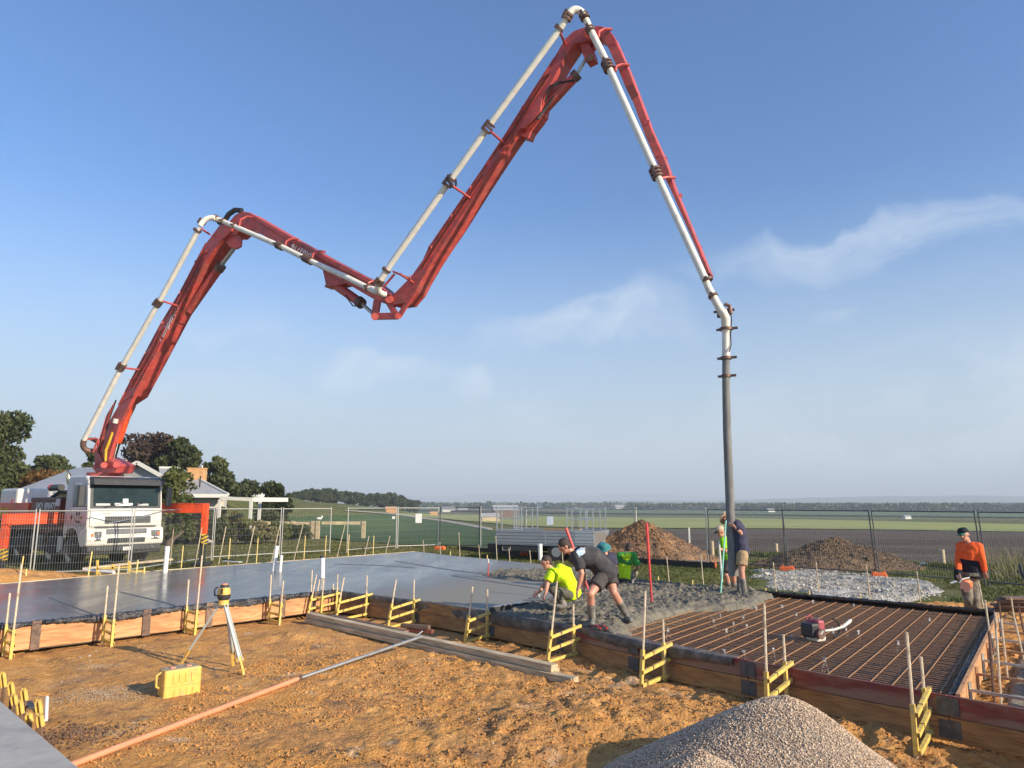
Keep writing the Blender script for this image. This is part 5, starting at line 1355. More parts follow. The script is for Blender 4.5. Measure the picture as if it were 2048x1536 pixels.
text('VOLVO', 0.07, T(-0.10, 0.45, 1.84), TR, UP, M_txtg, cab)
text('TX', 0.10, T(-0.180, 1.20, 0.62), TR, UP, M_txtb, bl)
# wheels and fenders
def wheel(u, v, r=0.52, w=0.30, face=-1):
    c = T(u, v, r); root = MB()
    prof = [(-w / 2, r * .62), (-w / 2, r * .92), (-w * .38, r), (w * .38, r), (w / 2, r * .92), (w / 2, r * .62)]
    pts = [c + TR * a for a, _ in prof]; root.tube(pts, [q for _, q in prof], 28, hint=UP)
    ty = obj('wheel', root, M_tyre, truck, smooth='auto')
    m_ = MB(); f = TR * (w / 2 * face); m_.tube([c + f * 0.2, c + f * 1.01], [r * .6, r * .6], 24, hint=UP); m_.tube([c + f * .9, c + f * 1.25], [r * .26, r * .2], 14, hint=UP)
    obj('rim', m_, M_steel, ty, smooth='auto')
    m_ = MB()
    for k in range(8):
        a = k * math.pi / 4; p = c + f * 1.06 + (UP * math.sin(a) + TF * math.cos(a)) * r * .38; m_.ell(p, .03, 6, 4)
    return ty
for u in (1.32, 3.05, 6.3, 7.65): wheel(u, 0.16); wheel(u, 2.34, face=1)
for u in (1.32, 3.05, 6.3, 7.65):
    m_ = MB(); pts = [T(u + math.cos(a) * 0.62, 0.14, 0.55 + math.sin(a) * 0.66) for a in np.linspace(R(5), R(175), 12)]
    for a_, b_ in zip(pts[:-1], pts[1:]): m_.bar(a_ + TR * .04, b_ + TR * .04, .34, .03, hint=(a_ - T(u, .14, .55)).normalized())
    obj('mudguard', m_, M_dark, truck)
# chassis, tanks, body
tbox('chassis', 1.9, 10.6, 0.72, 1.78, 0.62, 0.95, M_dark)
tbox('fuel_tank', 3.85, 5.2, 0.05, 0.65, 0.45, 1.05, M_dark, bev=0.06)
m_ = MB(); m_.tube([T(2.25, 0.1, 0.5), T(2.25, 0.1, 1.05)], .13, 14); obj('air_tank', m_, M_steel, truck, smooth='auto')
m_ = MB(); m_.tube([T(2.12, 0.18, 1.0), T(2.12, 0.18, 2.75), T(2.12, 0.12, 2.95), T(2.16, 0.05, 3.22), T(2.24, 0.02, 3.38)], [.09, .09, .10, .085, .04], 14); obj('exhaust_stack', m_, M_brass, truck, smooth='auto')
tb = tbox('side_box', 2.55, 5.35, 0.02, 0.55, 1.42, 2.28, M_boxred)
tbox('box_rim', 2.53, 5.37, 0.0, 0.57, 2.28, 2.42, M_clamp, tb)
text('0421 890477', 0.36, T(4.75, -0.0, 1.98), TF, UP, M_txtw, tb, ext=0.006)
text('Concrete', 0.26, T(4.3, -0.0, 1.58), TF, UP, M_txtg, tb, ext=0.006, sh=0.3)
tbox('marker_board', 2.50, 2.54, -0.12, 0.02, 2.1, 2.36, M_txtw)
ob = tbox('hopper_side', 5.45, 10.9, -0.04, 2.5, 1.52, 2.22, M_orange)
text('PUMPING', 0.52, T(9.75, -0.06, 1.66), TF, UP, M_txty, ob, ext=0.008)
m_ = MB(); m_.tube([T(3.2, 0.25, 2.78), T(4.1, 0.25, 2.78)], .12, 12); obj('air_filter', m_, M_dark, truck, smooth='auto')
m_ = MB(); m_.tube([T(4.1, 0.25, 2.78), T(4.22, 0.25, 2.78)], .13, 12); obj('filter_cap', m_, M_redpole, truck, smooth='auto')
m_ = MB(); m_.tube([T(2.4, .3, 2.6), T(3.6, .35, 2.62), T(5.0, .5, 2.35), T(5.8, .6, 2.25), T(6.4, .5, 2.0)], .07, 8); obj('hose_bundle', m_, M_black, truck, smooth='auto')
tk = tbox('water_tank', 7.6, 9.6, 0.2, 1.6, 2.0, 2.80, M_fascia, bev=0.1)
m_ = MB(); m_.tube([T(7.5, .0, 2.0), T(7.45, .0, 2.3), T(7.3, 0, 2.35)], .025, 6); obj('tap', m_, M_redpole, truck)
tbox('deck', 2.1, 9.5, 0.5, 2.0, 1.05, 1.40, M_boxred)
m_ = MB()
for k in range(7): m_.tube([T(2.6 + k * .45, 0.62, 1.4), T(2.6 + k * .45, .62, 1.42 + .2 * (k % 2)), T(2.9 + k * .45, .66, 1.3)], .03, 6)
obj('hoses', m_, M_black, truck)
# outriggers
M_hazb = pmat('hazard yellow', (0.72, 0.45, 0.04), 0.5, var=0.15)
def outrigger(a, b, footz, label):
    a = Vector(a); b = Vector(b); root = MB(); d = (b - a).normalized(); root.bar(a, b, 0.24, 0.32)
    ar = obj('outrigger_arm', root, M_orange, truck, bevel=.015, label=label)
    m_ = MB(); m_.bar(a + d * .2 + UP * .205, b - d * .1 + UP * .165, .28, .02); m_.bar(a + d * .2 - UP * .165, b - d * .1 - UP * .165, .28, .02); obj('flange', m_, M_orange, ar)
    m_ = MB(); m_.bar(b + UP * .18, b - UP * 0.95, .20, .20); obj('leg', m_, M_orange, ar, bevel=.01)
    st = MB(); st.bar(b - UP * .95, b - UP * 1.32, .205, .205); sb = obj('hazard_sleeve', st, M_hazb, ar)
    s, u = frame(UP)
    m_ = MB()
    for k in range(3):
        z = b - UP * (1.0 + k * .13); m_.bar(z - TR * .13 - TF * .13 - UP * .06, z + TR * .02 - TF * .13 + UP * .05, .02, .05); m_.bar(z - TR * .13 + TF * .13 - UP * .06, z + TR * .13 + TF * .13 + UP * .05, .02, .05); m_.bar(z - TR * .13 + TF * .13 - UP * .06, z - TR * .13 - TF * .13 + UP * .05, .02, .05)
    obj('hazard_stripe', m_, M_black, ar)
    f = Vector((b.x, b.y, footz)); m_ = MB(); m_.bar(b - UP * 1.3, f + UP * .1, .17, .17); obj('inner_leg', m_, M_dark, ar)
    m_ = MB(); m_.box(f + UP * .05, (.55, .55, .10), (d, frame(d)[0], UP)); obj('foot_plate', m_, M_dark, ar)
    return ar
RB = at(412, 27.2, 0); zz = 1.72
RA = T(2.35, 2.4, 0)
outrigger((RA.x, RA.y, zz), (RB.x, RB.y, zz), -0.36, 'right hand outrigger swung out over the lawn')
LBq = at(17, 24.0, 0); LA = T(2.3, 0.1, 0)
outrigger((LA.x, LA.y, 1.38), (LBq.x, LBq.y, 1.38), -0.36, 'left hand outrigger with hazard stripes at its foot')

# ------------------------------------------------------------------ boom
BT = T(2.75, 1.25, 0); HS = up(1463, 1150, Y=15.5)
bd = (Vector((HS.x, HS.y, 0)) - Vector((BT.x, BT.y, 0))).normalized(); BN = Vector((bd.y, -bd.x, 0))
if BN.y > 0: BN = -BN
def bp_(x, y, off=0.0): return onplane(x, y, HS + BN * off, BN)
def bprism(name, px, off, w, m, par=truck, bev=0.015):
    m_ = MB(); m_.prism([bp_(x, y, off) for x, y in px], -BN * w); return obj(name, m_, m, par, bevel=bev)
# turret
tur = tbox('turret', 1.9, 3.5, 0.55, 1.95, 1.4, 3.0, M_boxred)
m_ = MB(); c = bp_(212, 938, 0); m_.tube([Vector((c.x, c.y, 2.5)), Vector((c.x, c.y, 3.02))], .62, 20); obj('slew_ring', m_, M_red, tur, smooth='auto')
m_ = MB(); m_.prism([bp_(x, y, .34) for x, y in ((183, 935), (192, 946), (230, 946), (238, 930), (222, 921), (200, 912))], -BN * .68); obj('turret_head', m_, M_red, tur, bevel=.03)
m_ = MB(); m_.tube([bp_(208, 930, .55), bp_(208, 930, -.75)], .11, 14); m_.tube([bp_(232, 930, .50), bp_(232, 930, -.70)], .10, 14); obj('pivot', m_, M_red, tur, smooth='auto')
m_ = MB(); p = bp_(245, 925, -.4); m_.box(p, (.22, .22, .22)); obj('work_lamp', m_, M_fascia, tur)
# first section
S1a = [(442, 446), (412, 486), (383, 537), (360, 585), (337, 625), (323, 646), (296, 700), (274, 738), (252, 777), (237, 810)]
S1b = [(266, 791), (298, 731), (328, 674), (356, 621), (383, 572), (409, 526), (430, 496), (448, 476), (462, 462), (466, 448)]
s1 = bprism('boom_section', S1a + S1b, .34, .58, M_red)
s1l = bprism('boom_section', [(237, 810), (217, 845), (201, 875), (188, 905), (190, 938), (214, 930), (225, 892), (238, 850), (256, 815), (268, 791)], .34, .14, M_red, truck)
s1r = bprism('boom_section', [(237, 810), (217, 845), (201, 875), (188, 905), (190, 938), (214, 930), (231, 892), (247, 850), (264, 815), (272, 791)], -.10, .14, M_red, truck)
bprism('cavity_shade', [(243, 800), (217, 845), (201, 877), (190, 905), (192, 934), (208, 934), (219, 895), (233, 850), (250, 815)], .19, .38, M_dark, s1)  # dark solid added between the foot plates, stands for shade in the hollow
def flange(name, pts, off, par, m=M_red, w=.03, h=.05):
    for a, b in zip(pts[:-1], pts[1:]):
        m_ = MB(); m_.bar(bp_(*a, off), bp_(*b, off), h, w, hint=BN); obj(name, m_, m, par)
flange('edge_flange', [(412, 486), (360, 585), (323, 646), (274, 738), (237, 810)], .345, s1)
flange('edge_flange', [(266, 791), (328, 674)], .345, s1)
def hookloops(pts, off, par):
    for x, y in pts:
        p = bp_(x, y, off); m_ = MB(); m_.torus(p, bd, .07, .016, 10, 5, arc=3.6, start=-.3); obj('hose_loop', m_, M_red, par)
hookloops([(393, 525), (362, 587), (327, 648), (293, 708), (262, 762), (250, 790)], .36, s1)
def cyl(name, a, b, r, m, par, seg=14):
    m_ = MB(); m_.tube([a, b], r, seg); return obj(name, m_, m, par, smooth='auto')
# lift cylinder and rod
c1 = cyl('lift_cylinder', bp_(264, 795, .0), bp_(234, 884, .0), .17, M_orange, truck); cyl('cylinder_rod', bp_(236, 884, 0), bp_(225, 925, 0), .045, M_chrome, c1)
m_ = MB(); m_.tube([bp_(262, 800, .1), bp_(250, 840, .19), bp_(243, 870, .18)], .03, 6); obj('oil_line', m_, M_orange, c1)
# lower hose tangle on the section foot
for k in range(7):
    m_ = MB(); o_ = .36 + .02 * k; m_.tube([bp_(232 - 3 * k, 800 + 5 * k, o_), bp_(220 - 3 * k, 835 + 6 * k, o_ + .05), bp_(210 - 2 * k, 866 + 3 * k, o_ + .08), bp_(206 - 2 * k, 900, o_), bp_(214, 935, .3)], .03, 6)
    obj('hydraulic_hose', m_, [M_black, M_red, M_black, M_red, M_black, M_black, M_red][k], s1, smooth='auto')
m_ = MB(); m_.tube([bp_(225, 865, .5), bp_(218, 885, .5), bp_(212, 900, .45), bp_(211, 922, .4)], [.035, .05, .05, .035], 8); obj('hose_sleeve', m_, M_hazb, s1, smooth='auto')
cyl('filter', bp_(232, 838, .42), bp_(230, 846, .42), .09, M_fascia, s1)
# second cylinder on section one
cc = cyl('fold_cylinder', bp_(378, 622, -.05), bp_(440, 534, -.05), .155, M_red, truck)
cyl('cylinder_collar', bp_(436, 540, -.05), bp_(443, 530, -.05), .185, M_clamp, cc); cyl('cylinder_rod', bp_(440, 534, -.05), bp_(471, 493, -.05), .075, M_steel, cc)
bprism('cylinder_lug', [(340, 632), (348, 648), (358, 646), (376, 614), (370, 600), (356, 612)], .10, .30, M_red, s1)
for o_ in (.22, -.16):
    bprism('link_plate', [(447, 464), (470, 466), (482, 474), (481, 492), (472, 498), (458, 494), (449, 478)], o_, .08, M_red, s1)
# second section
S2 = [(456, 446), (470, 430), (484, 422), (500, 425), (565, 463), (606, 486), (656, 514), (705, 540), (748, 562), (783, 590), (787, 603), (768, 606), (750, 600), (697, 569), (649, 542), (611, 522), (557, 491), (534, 476), (512, 461), (486, 456), (470, 470), (452, 470)]
s2 = bprism('boom_section', S2, .27, .54, M_red)
flange('edge_flange', [(500, 428), (565, 466), (656, 517), (748, 565)], .285, s2); flange('edge_flange', [(503, 434), (565, 472), (656, 523), (740, 567)], .285, s2, h=.03)
bprism('cylinder_bracket', [(645, 540), (651, 568), (648, 574), (668, 572), (697, 566)], .18, .36, M_red, s2)
m_ = MB()
pv = bp_(590, 505, .295)
xd = (bp_(560, 489, .295) - bp_(620, 521, .295)).normalized()
text('SX03716', .30, bp_(627, 509, .30), xd, xd.cross(BN) * -1 if xd.cross(BN).z > 0 else xd.cross(BN), M_txtw, s2, ext=.005)
xd1 = (bp_(342, 645, .35) - bp_(318, 690, .35)).normalized(); yd1 = BN.cross(xd1)
text('Pumpcrete', .34, bp_(321, 685, .355), xd1, yd1, M_txtw, s1, ext=.005, sh=.4)
c2 = cyl('fold_cylinder', bp_(668, 568, 0), bp_(722, 606, 0), .14, M_red, truck); cyl('cylinder_collar', bp_(717, 602, 0), bp_(724, 608, 0), .17, M_clamp, c2); cyl('cylinder_rod', bp_(722, 606, 0), bp_(750, 631, 0), .055, M_steel, c2)
m_ = MB(); m_.tube([bp_(690, 590, .15), bp_(706, 612, .16), bp_(716, 612, .15)], .02, 6); obj('oil_line', m_, M_dark, c2)
def link(name, pts, off, w, par, th=.0, m=M_red, hh=.13):
    m_ = MB()
    for a, b in zip(pts[:-1], pts[1:]): m_.bar(bp_(*a, off), bp_(*b, off), hh, w, hint=BN)
    return obj(name, m_, m, par, bevel=.01)
for o_ in (.2, -.2):
    link('knuckle_link', [(755, 600), (750, 633)], o_, .07, s2, hh=.26); link('knuckle_link', [(749, 633), (797, 632)], o_, .07, s2, hh=.2); link('knuckle_link', [(797, 634), (833, 578)], o_, .07, s2, hh=.15); link('knuckle_link', [(776, 602), (792, 630)], o_, .07, s2, hh=.18)
cyl('pin', bp_(750, 633, .3), bp_(750, 633, -.3), .11, M_red, s2); cyl('pin', bp_(796, 632, .3), bp_(796, 632, -.3), .09, M_red, s2); cyl('pin', bp_(779, 598, .36), bp_(779, 598, -.36), .12, M_red, s2)
link('pipe_strut', [(822, 558), (786, 543)], .5, .05, s2, hh=.06); link('pipe_strut', [(768, 573), (789, 548)], .5, .05, s2, hh=.06)
# third section
def line2(pts, off, r, par, m=M_red, name='hydraulic_pipe'):
    m_ = MB(); m_.tube([bp_(x, y, off) for x, y in pts], r, 6); return obj(name, m_, m, par, smooth='auto')
for k_, (dx_k, mk) in enumerate(((0, M_red), (5, M_boxred), (9, M_red))):
    line2([(405 + dx_k, 500), (384 + dx_k, 545), (361 + dx_k, 592), (340 + dx_k, 630)], .37, .018, s1, mk)
    line2([(322 + dx_k, 655), (297 + dx_k, 708), (275 + dx_k, 745), (258 + dx_k, 775)], .37, .018, s1, mk)
for dy_k, mk in ((0, M_red), (5, M_boxred)):
    line2([(520, 442 + dy_k), (606, 494 + dy_k), (656, 521 + dy_k), (742, 566 + dy_k)], .29, .016, s2, mk)
S3a = [(775, 600), (800, 575), (822, 553), (845, 520), (857, 493), (888, 454), (907, 420), (948, 362), (966, 334), (994, 291), (1009, 269), (1037, 225), (1064, 181), (1095, 137), (1115, 103), (1130, 77), (1147, 62), (1168, 54), (1190, 58)]
S3b = [(1184, 78), (1165, 84), (1149, 86), (1126, 120), (1101, 169), (1085, 196), (1080, 222), (1068, 236), (1048, 256), (1040, 256), (1022, 281), (994, 323), (962, 372), (931, 422), (908, 458), (886, 490), (864, 524), (843, 560), (831, 584), (812, 606), (784, 610)]
s3 = bprism('boom_section', S3a + S3b, .25, .5, M_red)
flange('edge_flange', [(857, 497), (907, 424), (966, 338), (1009, 273), (1064, 186), (1110, 115)], .26, s3)
flange('edge_flange', [(940, 392), (994, 318), (1024, 272)], .26, s3, h=.03)
hookloops([(822, 556), (865, 497), (905, 434), (943, 378), (1000, 292), (1046, 218)], .27, s3)
bprism('cylinder_bracket', [(1036, 258), (1040, 246), (1078, 220), (1082, 236), (1062, 262), (1056, 276), (1040, 272)], .06, .30, M_red, s3)
c3 = cyl('fold_cylinder', bp_(1083, 226, -.02), bp_(1155, 148, -.02), .13, M_red, truck); cyl('cylinder_collar', bp_(1147, 156, -.02), bp_(1156, 147, -.02), .155, M_clamp, c3); cyl('cylinder_rod', bp_(1153, 150, -.02), bp_(1172, 118, -.02), .045, M_steel, c3)
m_ = MB(); m_.tube([bp_(1090, 205, .2), bp_(1100, 172, .26), bp_(1112, 168, .2), bp_(1122, 165, .1), bp_(1150, 160, .12)], .03, 6); m_.tube([bp_(1075, 238, .2), bp_(1092, 215, .1), bp_(1120, 178, .05)], .045, 6); obj('hydraulic_hose', m_, M_black, s3, smooth='auto')
bprism('link_plate', [(1160, 76), (1172, 74), (1186, 104), (1188, 116), (1172, 124), (1164, 106)], .16, .30, M_red, s3)
link('knuckle_link', [(1181, 116), (1192, 88)], 0, .06, s3, hh=.1)
cyl('pin', bp_(1180, 115, .25), bp_(1180, 115, -.25), .09, M_clamp, s3); cyl('pin', bp_(1178, 66, .36), bp_(1178, 66, -.36), .13, M_red, s3)
for dx_k, mk in ((0, M_red), (4, M_boxred), (8, M_red)):
    line2([(838 + dx_k, 537), (862 + dx_k, 498), (906 + dx_k, 432), (930 + dx_k, 396), (962 + dx_k, 350)], .27, .015, s3, mk)
    line2([(996 + dx_k, 298), (1036 + dx_k, 238), (1066 + dx_k, 190), (1094 + dx_k, 148)], .27, .015, s3, mk)
# fourth section
S4 = [(1168, 64), (1176, 54), (1198, 51), (1215, 56), (1228, 72), (1243, 106), (1259, 143), (1273, 180), (1298, 247), (1331, 322), (1349, 375), (1375, 437), (1420, 546), (1413, 548), (1394, 500), (1364, 432), (1342, 381), (1312, 320), (1291, 273), (1266, 204), (1253, 180), (1240, 147), (1226, 117), (1215, 92), (1204, 78), (1192, 74), (1176, 80)]
s4 = bprism('boom_section', S4, .2, .36, M_red)
hookloops([(1332, 319), (1362, 393), (1402, 498)], -.1, s4)
for x, y in ((1226, 86), (1293, 245), (1315, 310)):
    m_ = MB(); m_.box(bp_(x, y, .205), (.14, .02, .10), (bd, BN, UP)); obj('cleat', m_, M_red, s4)
bprism('patch_plate', [(1252, 172), (1266, 166), (1277, 190), (1263, 200)], .21, .02, M_boxred, s4)
# delivery line
def pipe(name, pts, r, m=M_pipewhite, par=truck, seg=14):
    m_ = MB(); m_.tube([bp_(*q) for q in pts], r, seg); return obj(name, m_, m, par, smooth='auto')
def arcpts(a, b, c, n=7):
    A, B, C_ = [bp_(*q) for q in (a, b, c)]
    return [A * (1 - t) ** 2 + B * 2 * t * (1 - t) + C_ * t * t for t in np.linspace(0, 1, n)]
def pipe3(name, P, r, m=M_pipewhite, par=truck, seg=14):
    m_ = MB(); m_.tube(P, r, seg); return obj(name, m_, m, par, smooth='auto')
O1 = 1.05
pp1 = pipe('delivery_pipe', [(168, 880, O1), (240, 740, O1)], .088)
pp2 = pipe('delivery_pipe', [(240, 740, O1), (317, 606, O1)], .088); pp3 = pipe('delivery_pipe', [(317, 606, O1), (399, 456, O1)], .088)
pipe3('elbow', arcpts((400, 452, O1), (410, 432, .95), (430, 436, .75)), .09)
pipe3('elbow', arcpts((168, 880, O1), (160, 902, O1), (186, 903, .7), 7), .10, M_clamp)
pp4 = pipe('delivery_pipe', [(430, 436, .62), (565, 494, .55)], .085); pp5 = pipe('delivery_pipe', [(565, 494, .55), (612, 518, .55), (690, 553, .55), (744, 580, .55)], .085)
pipe3('elbow', arcpts((744, 578, .55), (760, 592, .7), (757, 566, 1.0)), .095)
pipe3('elbow', arcpts((757, 570, 1.0), (752, 585, .9), (770, 589, .6)), .09)
pp6 = pipe('delivery_pipe', [(759, 563, 1.0), (783, 526, 1.0), (895, 368, 1.0)], .088); pp7 = pipe('delivery_pipe', [(900, 361, 1.0), (973, 259, 1.0)], .088); pp8 = pipe('delivery_pipe', [(978, 251, 1.0), (1118, 60, 1.0), (1132, 38, 1.0)], .085)
pipe3('elbow', arcpts((1132, 38, 1.0), (1148, 5, .95), (1168, 30, .75), 9), .095)
pp9 = pipe('delivery_pipe', [(1169, 33, .72), (1181, 60, .55), (1215, 128, .5)], .088); pp10 = pipe('delivery_pipe', [(1218, 136, .5), (1310, 340, .5)], .085)
pp11 = pipe('delivery_pipe', [(1314, 350, .5), (1404, 545, .42), (1418, 578, .40)], .082); pp12 = pipe('delivery_pipe', [(1418, 578, .4), (1440, 618, .30), (1448, 628, .25)], .085)
def clamp(x, y, off, x2, y2, r=.125, n=2, m=M_clamp, sp=.10):
    a = bp_(x, y, off); d = (bp_(x2, y2, off) - a).normalized(); m_ = MB()
    for k in range(n):
        c = a + d * (k * sp); m_.tube([c - d * .03, c + d * .03], r, 14)
    m_.box(a + d * sp * (n - 1) / 2 + BN * (r + .02), (.10 + sp * (n - 1), .05, .07), (d, BN, d.cross(BN)))
    return obj('clamp', m_, m, truck, smooth='auto')
for q in [(241, 738, O1, 317, 606, .13, 3), (314, 610, O1, 317, 606, .13, 3), (396, 461, O1, 399, 456, .12, 1), (404, 446, .95, 408, 440, .12, 2), (430, 436, .65, 440, 440, .12, 2), (447, 443, .62, 460, 449, .11, 1),
          (470, 452, .6, 480, 456, .11, 1), (556, 490, .55, 565, 494, .13, 3), (610, 516, .55, 620, 521, .13, 4), (737, 575, .55, 745, 579, .12, 1), (757, 567, 1, 762, 560, .13, 2), (774, 540, 1, 780, 532, .12, 1),
          (894, 370, 1, 905, 354, .135, 3), (972, 261, 1, 983, 246, .14, 3), (1118, 58, 1, 1122, 52, .12, 1), (1133, 37, 1, 1136, 31, .135, 2), (1167, 30, .74, 1170, 36, .125, 2), (1179, 57, .56, 1186, 70, .12, 2),
          (1213, 126, .5, 1222, 146, .15, 3), (1309, 340, .5, 1318, 360, .14, 3), (1415, 560, .4, 1418, 566, .12, 1), (1426, 592, .38, 1430, 598, .11, 1)]:
    clamp(*q[:5], r=q[5], n=q[6])
def strut(a, b, par, r=.035):
    m_ = MB(); m_.tube([bp_(*a), bp_(*b)], r, 8); return obj('pipe_strut', m_, M_red, par, smooth='auto')
strut((245, 735, O1), (280, 740, .34), s1); strut((321, 601, O1), (356, 612, .34), s1); strut((403, 458, O1), (420, 469, .34), s1)
strut((905, 372, 1.0), (940, 396, .25), s3); strut((982, 264, 1.0), (1010, 288, .25), s3); strut((1120, 65, 1.0), (1130, 88, .25), s3); strut((800, 548, .9), (826, 565, .25), s3)
def hook(x, y, off, par, o2=.25, s_=1.0):
    m_ = MB(); a = bp_(x, y, off); m_.tube([a, a + UP * .22 * s_ + BN * -.05, a + UP * .36 * s_ - BN * (off - o2) * .6 + bd * .1, a + UP * .36 * s_ - BN * (off - o2) + bd * .26], .035, 8); return obj('pipe_hook', m_, M_red, par, smooth='auto')
hook(478, 452, .62, s2, s_=1.1); hook(570, 492, .55, s2, s_=.8); hook(624, 518, .55, s2, s_=.8); hook(735, 573, .55, s2, s_=.6)
hook(1197, 75, .5, s4, .2, .9); hook(1231, 142, .5, s4, .2, .7); hook(1322, 362, .5, s4, .2, .4)
m_ = MB(); m_.torus(bp_(905, 362, 1.0), bd, .17, .03, 16, 6); obj('ring', m_, M_black, s3)
m_ = MB(); m_.tube([bp_(438, 445, .3), bp_(450, 440, .35), bp_(458, 428, .35), bp_(470, 420, .3), bp_(484, 421, .25)], .09, 8); obj('hydraulic_hose', m_, M_black, s2, smooth='auto')
for dx_k, mm in ((0, M_black), (8, M_red), (-8, M_black)):
    m_ = MB(); m_.tube([bp_(172, 880, 1.0), bp_(183 + dx_k, 876, .8), bp_(194, 886, .5), bp_(200, 905, .36)], .03, 6); obj('hydraulic_hose', m_, mm, s1, smooth='auto')
link('pipe_frame', [(170, 878), (196, 878), (186, 905)], .8, .05, s1, hh=.06)
# hanging end hose
hz = [bp_(1449, 622, .22), bp_(1451, 640, .12), bp_(1452, 660, .05)]
pipe3('swivel', [bp_(1444, 622, .25), bp_(1451, 636, .15), bp_(1452, 662, .05)], .10, M_pipewhite)
P_ = [(1452, 660), (1452, 712), (1452, 770), (1454, 860), (1458, 960), (1462, 1060), (1467, 1152)]
pipe('end_pipe', [(1452, 655, .05), (1452, 716, 0)], .088, M_pipewhite)
M_hose = pmat('cement dusted rubber', (0.18, 0.175, 0.165), 0.75, var=0.25, scale=6, stretch=(1, 1, 0.5), bump=0.3, bscale=30)
hp = [bp_(x, y, 0) for x, y in P_[1:]]
m_ = MB(); m_.tube([bp_(1452, 700, 0)] + hp, [.08, .081, .083, .087, .091, .096, .104], 16); obj('end_hose', m_, M_hose, truck, smooth='auto')
for x, y, r_, n_ in ((1452, 658, .145, 1), (1452, 716, .125, 1), (1452, 752, .11, 1), (1446, 622, .14, 2)):
    m_ = MB(); p = bp_(x, y, 0.05 if y < 690 else 0)
    for k in range(n_): m_.tube([p - UP * (.03 + k * .1), p + UP * (.03 - k * .1)], r_, 14)
    m_.box(p + bd * (r_ + .05), (.12, .05, .05), (bd, BN, UP)); m_.box(p - bd * (r_ + .03), (.07, .04, .05), (bd, BN, UP))
    obj('clamp', m_, M_clamp, truck, smooth='auto')
m_ = MB(); m_.tube([bp_(1460, 612, .1), bp_(1463, 640, .1), bp_(1461, 668, .05), bp_(1462, 690, .05), bp_(1458, 704, .12)], .014, 6); obj('safety_chain', m_, M_black, truck)
m_ = MB(); m_.tube([bp_(1449, 608, .15), bp_(1459, 612, .1), bp_(1462, 628, .1)], .045, 6); obj('shackle', m_, M_clamp, truck)

# ------------------------------------------------------------------ temporary fence
M_mesh = pmat('fence wire', (0.60, 0.58, 0.53), 0.5, metal=0.6, var=0.1)
M_fpost = pmat('fence tube', (0.55, 0.53, 0.48), 0.45, metal=0.5, var=0.12, scale=6)
M_fdark = pmat('fence tube dark', (0.10, 0.105, 0.11), 0.5, metal=0.3, var=0.12, scale=6)
def fence(a, b, label, dark=False, H_=2.1, wire=0.0024, lean=(0, 0), toplean=0.0, panelsign=None):
    a = Vector(a); b = Vector(b); root = thing('mesh_fence', label, 'fence', a, 'temporary mesh fence panels round the site')
    m = M_fdark if dark else M_fpost; Z = Vector((lean[0], lean[1], H_)); d = b - a; dn = d.normalized()
    a_, b_ = a + dn * .05, b - dn * .05
    for p in (a_, b_):
        m_ = MB(); m_.tube([p - Vector((0, 0, .02)), p + Z * 1.02], .022, 8); obj('post', m_, m, root, smooth='auto')
    for h in (0.07, 0.99):
        m_ = MB(); m_.tube([a_ + Z * h, b_ + Z * h], .019, 7); obj('rail', m_, m, root, smooth='auto')
    m_ = MB(); n = int(d.length / 0.075)
    for i in range(1, n):
        p = a_ + (b_ - a_) * (i / n); m_.tube([p + Z * .07, p + Z * .99], wire, 3, cap=False)
    for k in range(1, 7):
        m_.tube([a_ + Z * (.07 + .92 * k / 7), b_ + Z * (.07 + .92 * k / 7)], wire, 3, cap=False)
    o = obj('wire_mesh', m_, M_mesh, root); o['kind'] = 'stuff'
    return root
def fp(px, py):
    """foot of a fence post: pixel on the terrain"""
    return pg(px, py)
FP = [(-150, 1150), (72, 1140), (266, 1122), (423, 1121), (560, 1113), (661, 1107)]
FP2 = [(692, 1106), (793, 1098), (878, 1095), (960, 1098), (1051, 1105), (1153, 1112), (1273, 1118), (1418, 1132), (1575, 1142), (1757, 1154), (1975, 1174), (2260, 1200)]
L1 = ['leftmost mesh fence panel, in front of the truck rear wheels', 'mesh fence panel in front of the truck cab', 'mesh fence panel in front of the right outrigger', 'mesh fence panel in front of the garden shrubs', 'mesh fence panel left of the gateway gap']
FW = [at(-150, 22.6), at(78, 23.4), at(270, 24.35)] + [fp(*q) for q in FP[3:]]
for i in range(5):
    fence(FW[i], FW[i + 1], L1[i], wire=0.0036 if i < 2 else .003)
L2 = ['mesh fence panel right of the gateway gap', 'mesh fence panel carrying the white sign', 'mesh fence panel in front of the left part of the crop', 'mesh fence panel beside the left end of the tray', 'mesh fence panel in front of the left tray rack',
      'mesh fence panel in front of the right tray rack', 'mesh fence panel in front of the orange heap', 'mesh fence panel just left of the men at the hose', 'mesh fence panel behind the navy shirted man and the white rock',
      'mesh fence panel left of the man in orange', 'mesh fence panel behind the right shoulder of the man in orange']
for i in range(11):
    a, b = fp(*FP2[i]), fp(*FP2[i + 1]); fence(a, b, L2[i], dark=i in (2, 6, 7, 8, 9, 10) and i != 6, wire=0.0026, lean=((-0.10, 0) if i >= 8 else (0, 0)))
def fblock(px, py, label, s=1.0):
    p = pg(px, py); root = MB(); root.box(p + Vector((0, -.05, .09)), (.55 * s, .24, .17), rz=R(-20)); o = obj('fence_block', root, M_oplastic, origin=p, bevel=.04)
    for k in (-1, 1):
        m_ = MB(); m_.tube([p + Vector((.15 * k, -.05, .15)), p + Vector((.15 * k, -.05, .2))], .06, 8); obj('boss', m_, M_oplastic, o, smooth='auto')
    return tag(o, label, 'fence block', 'orange fence feet')
fblock(880, 1100, 'orange fence foot at the far corner of the slab'); fblock(1053, 1112, 'orange fence foot in front of the tray'); fblock(1420, 1135, 'orange fence foot left of the men at the hose', .8)
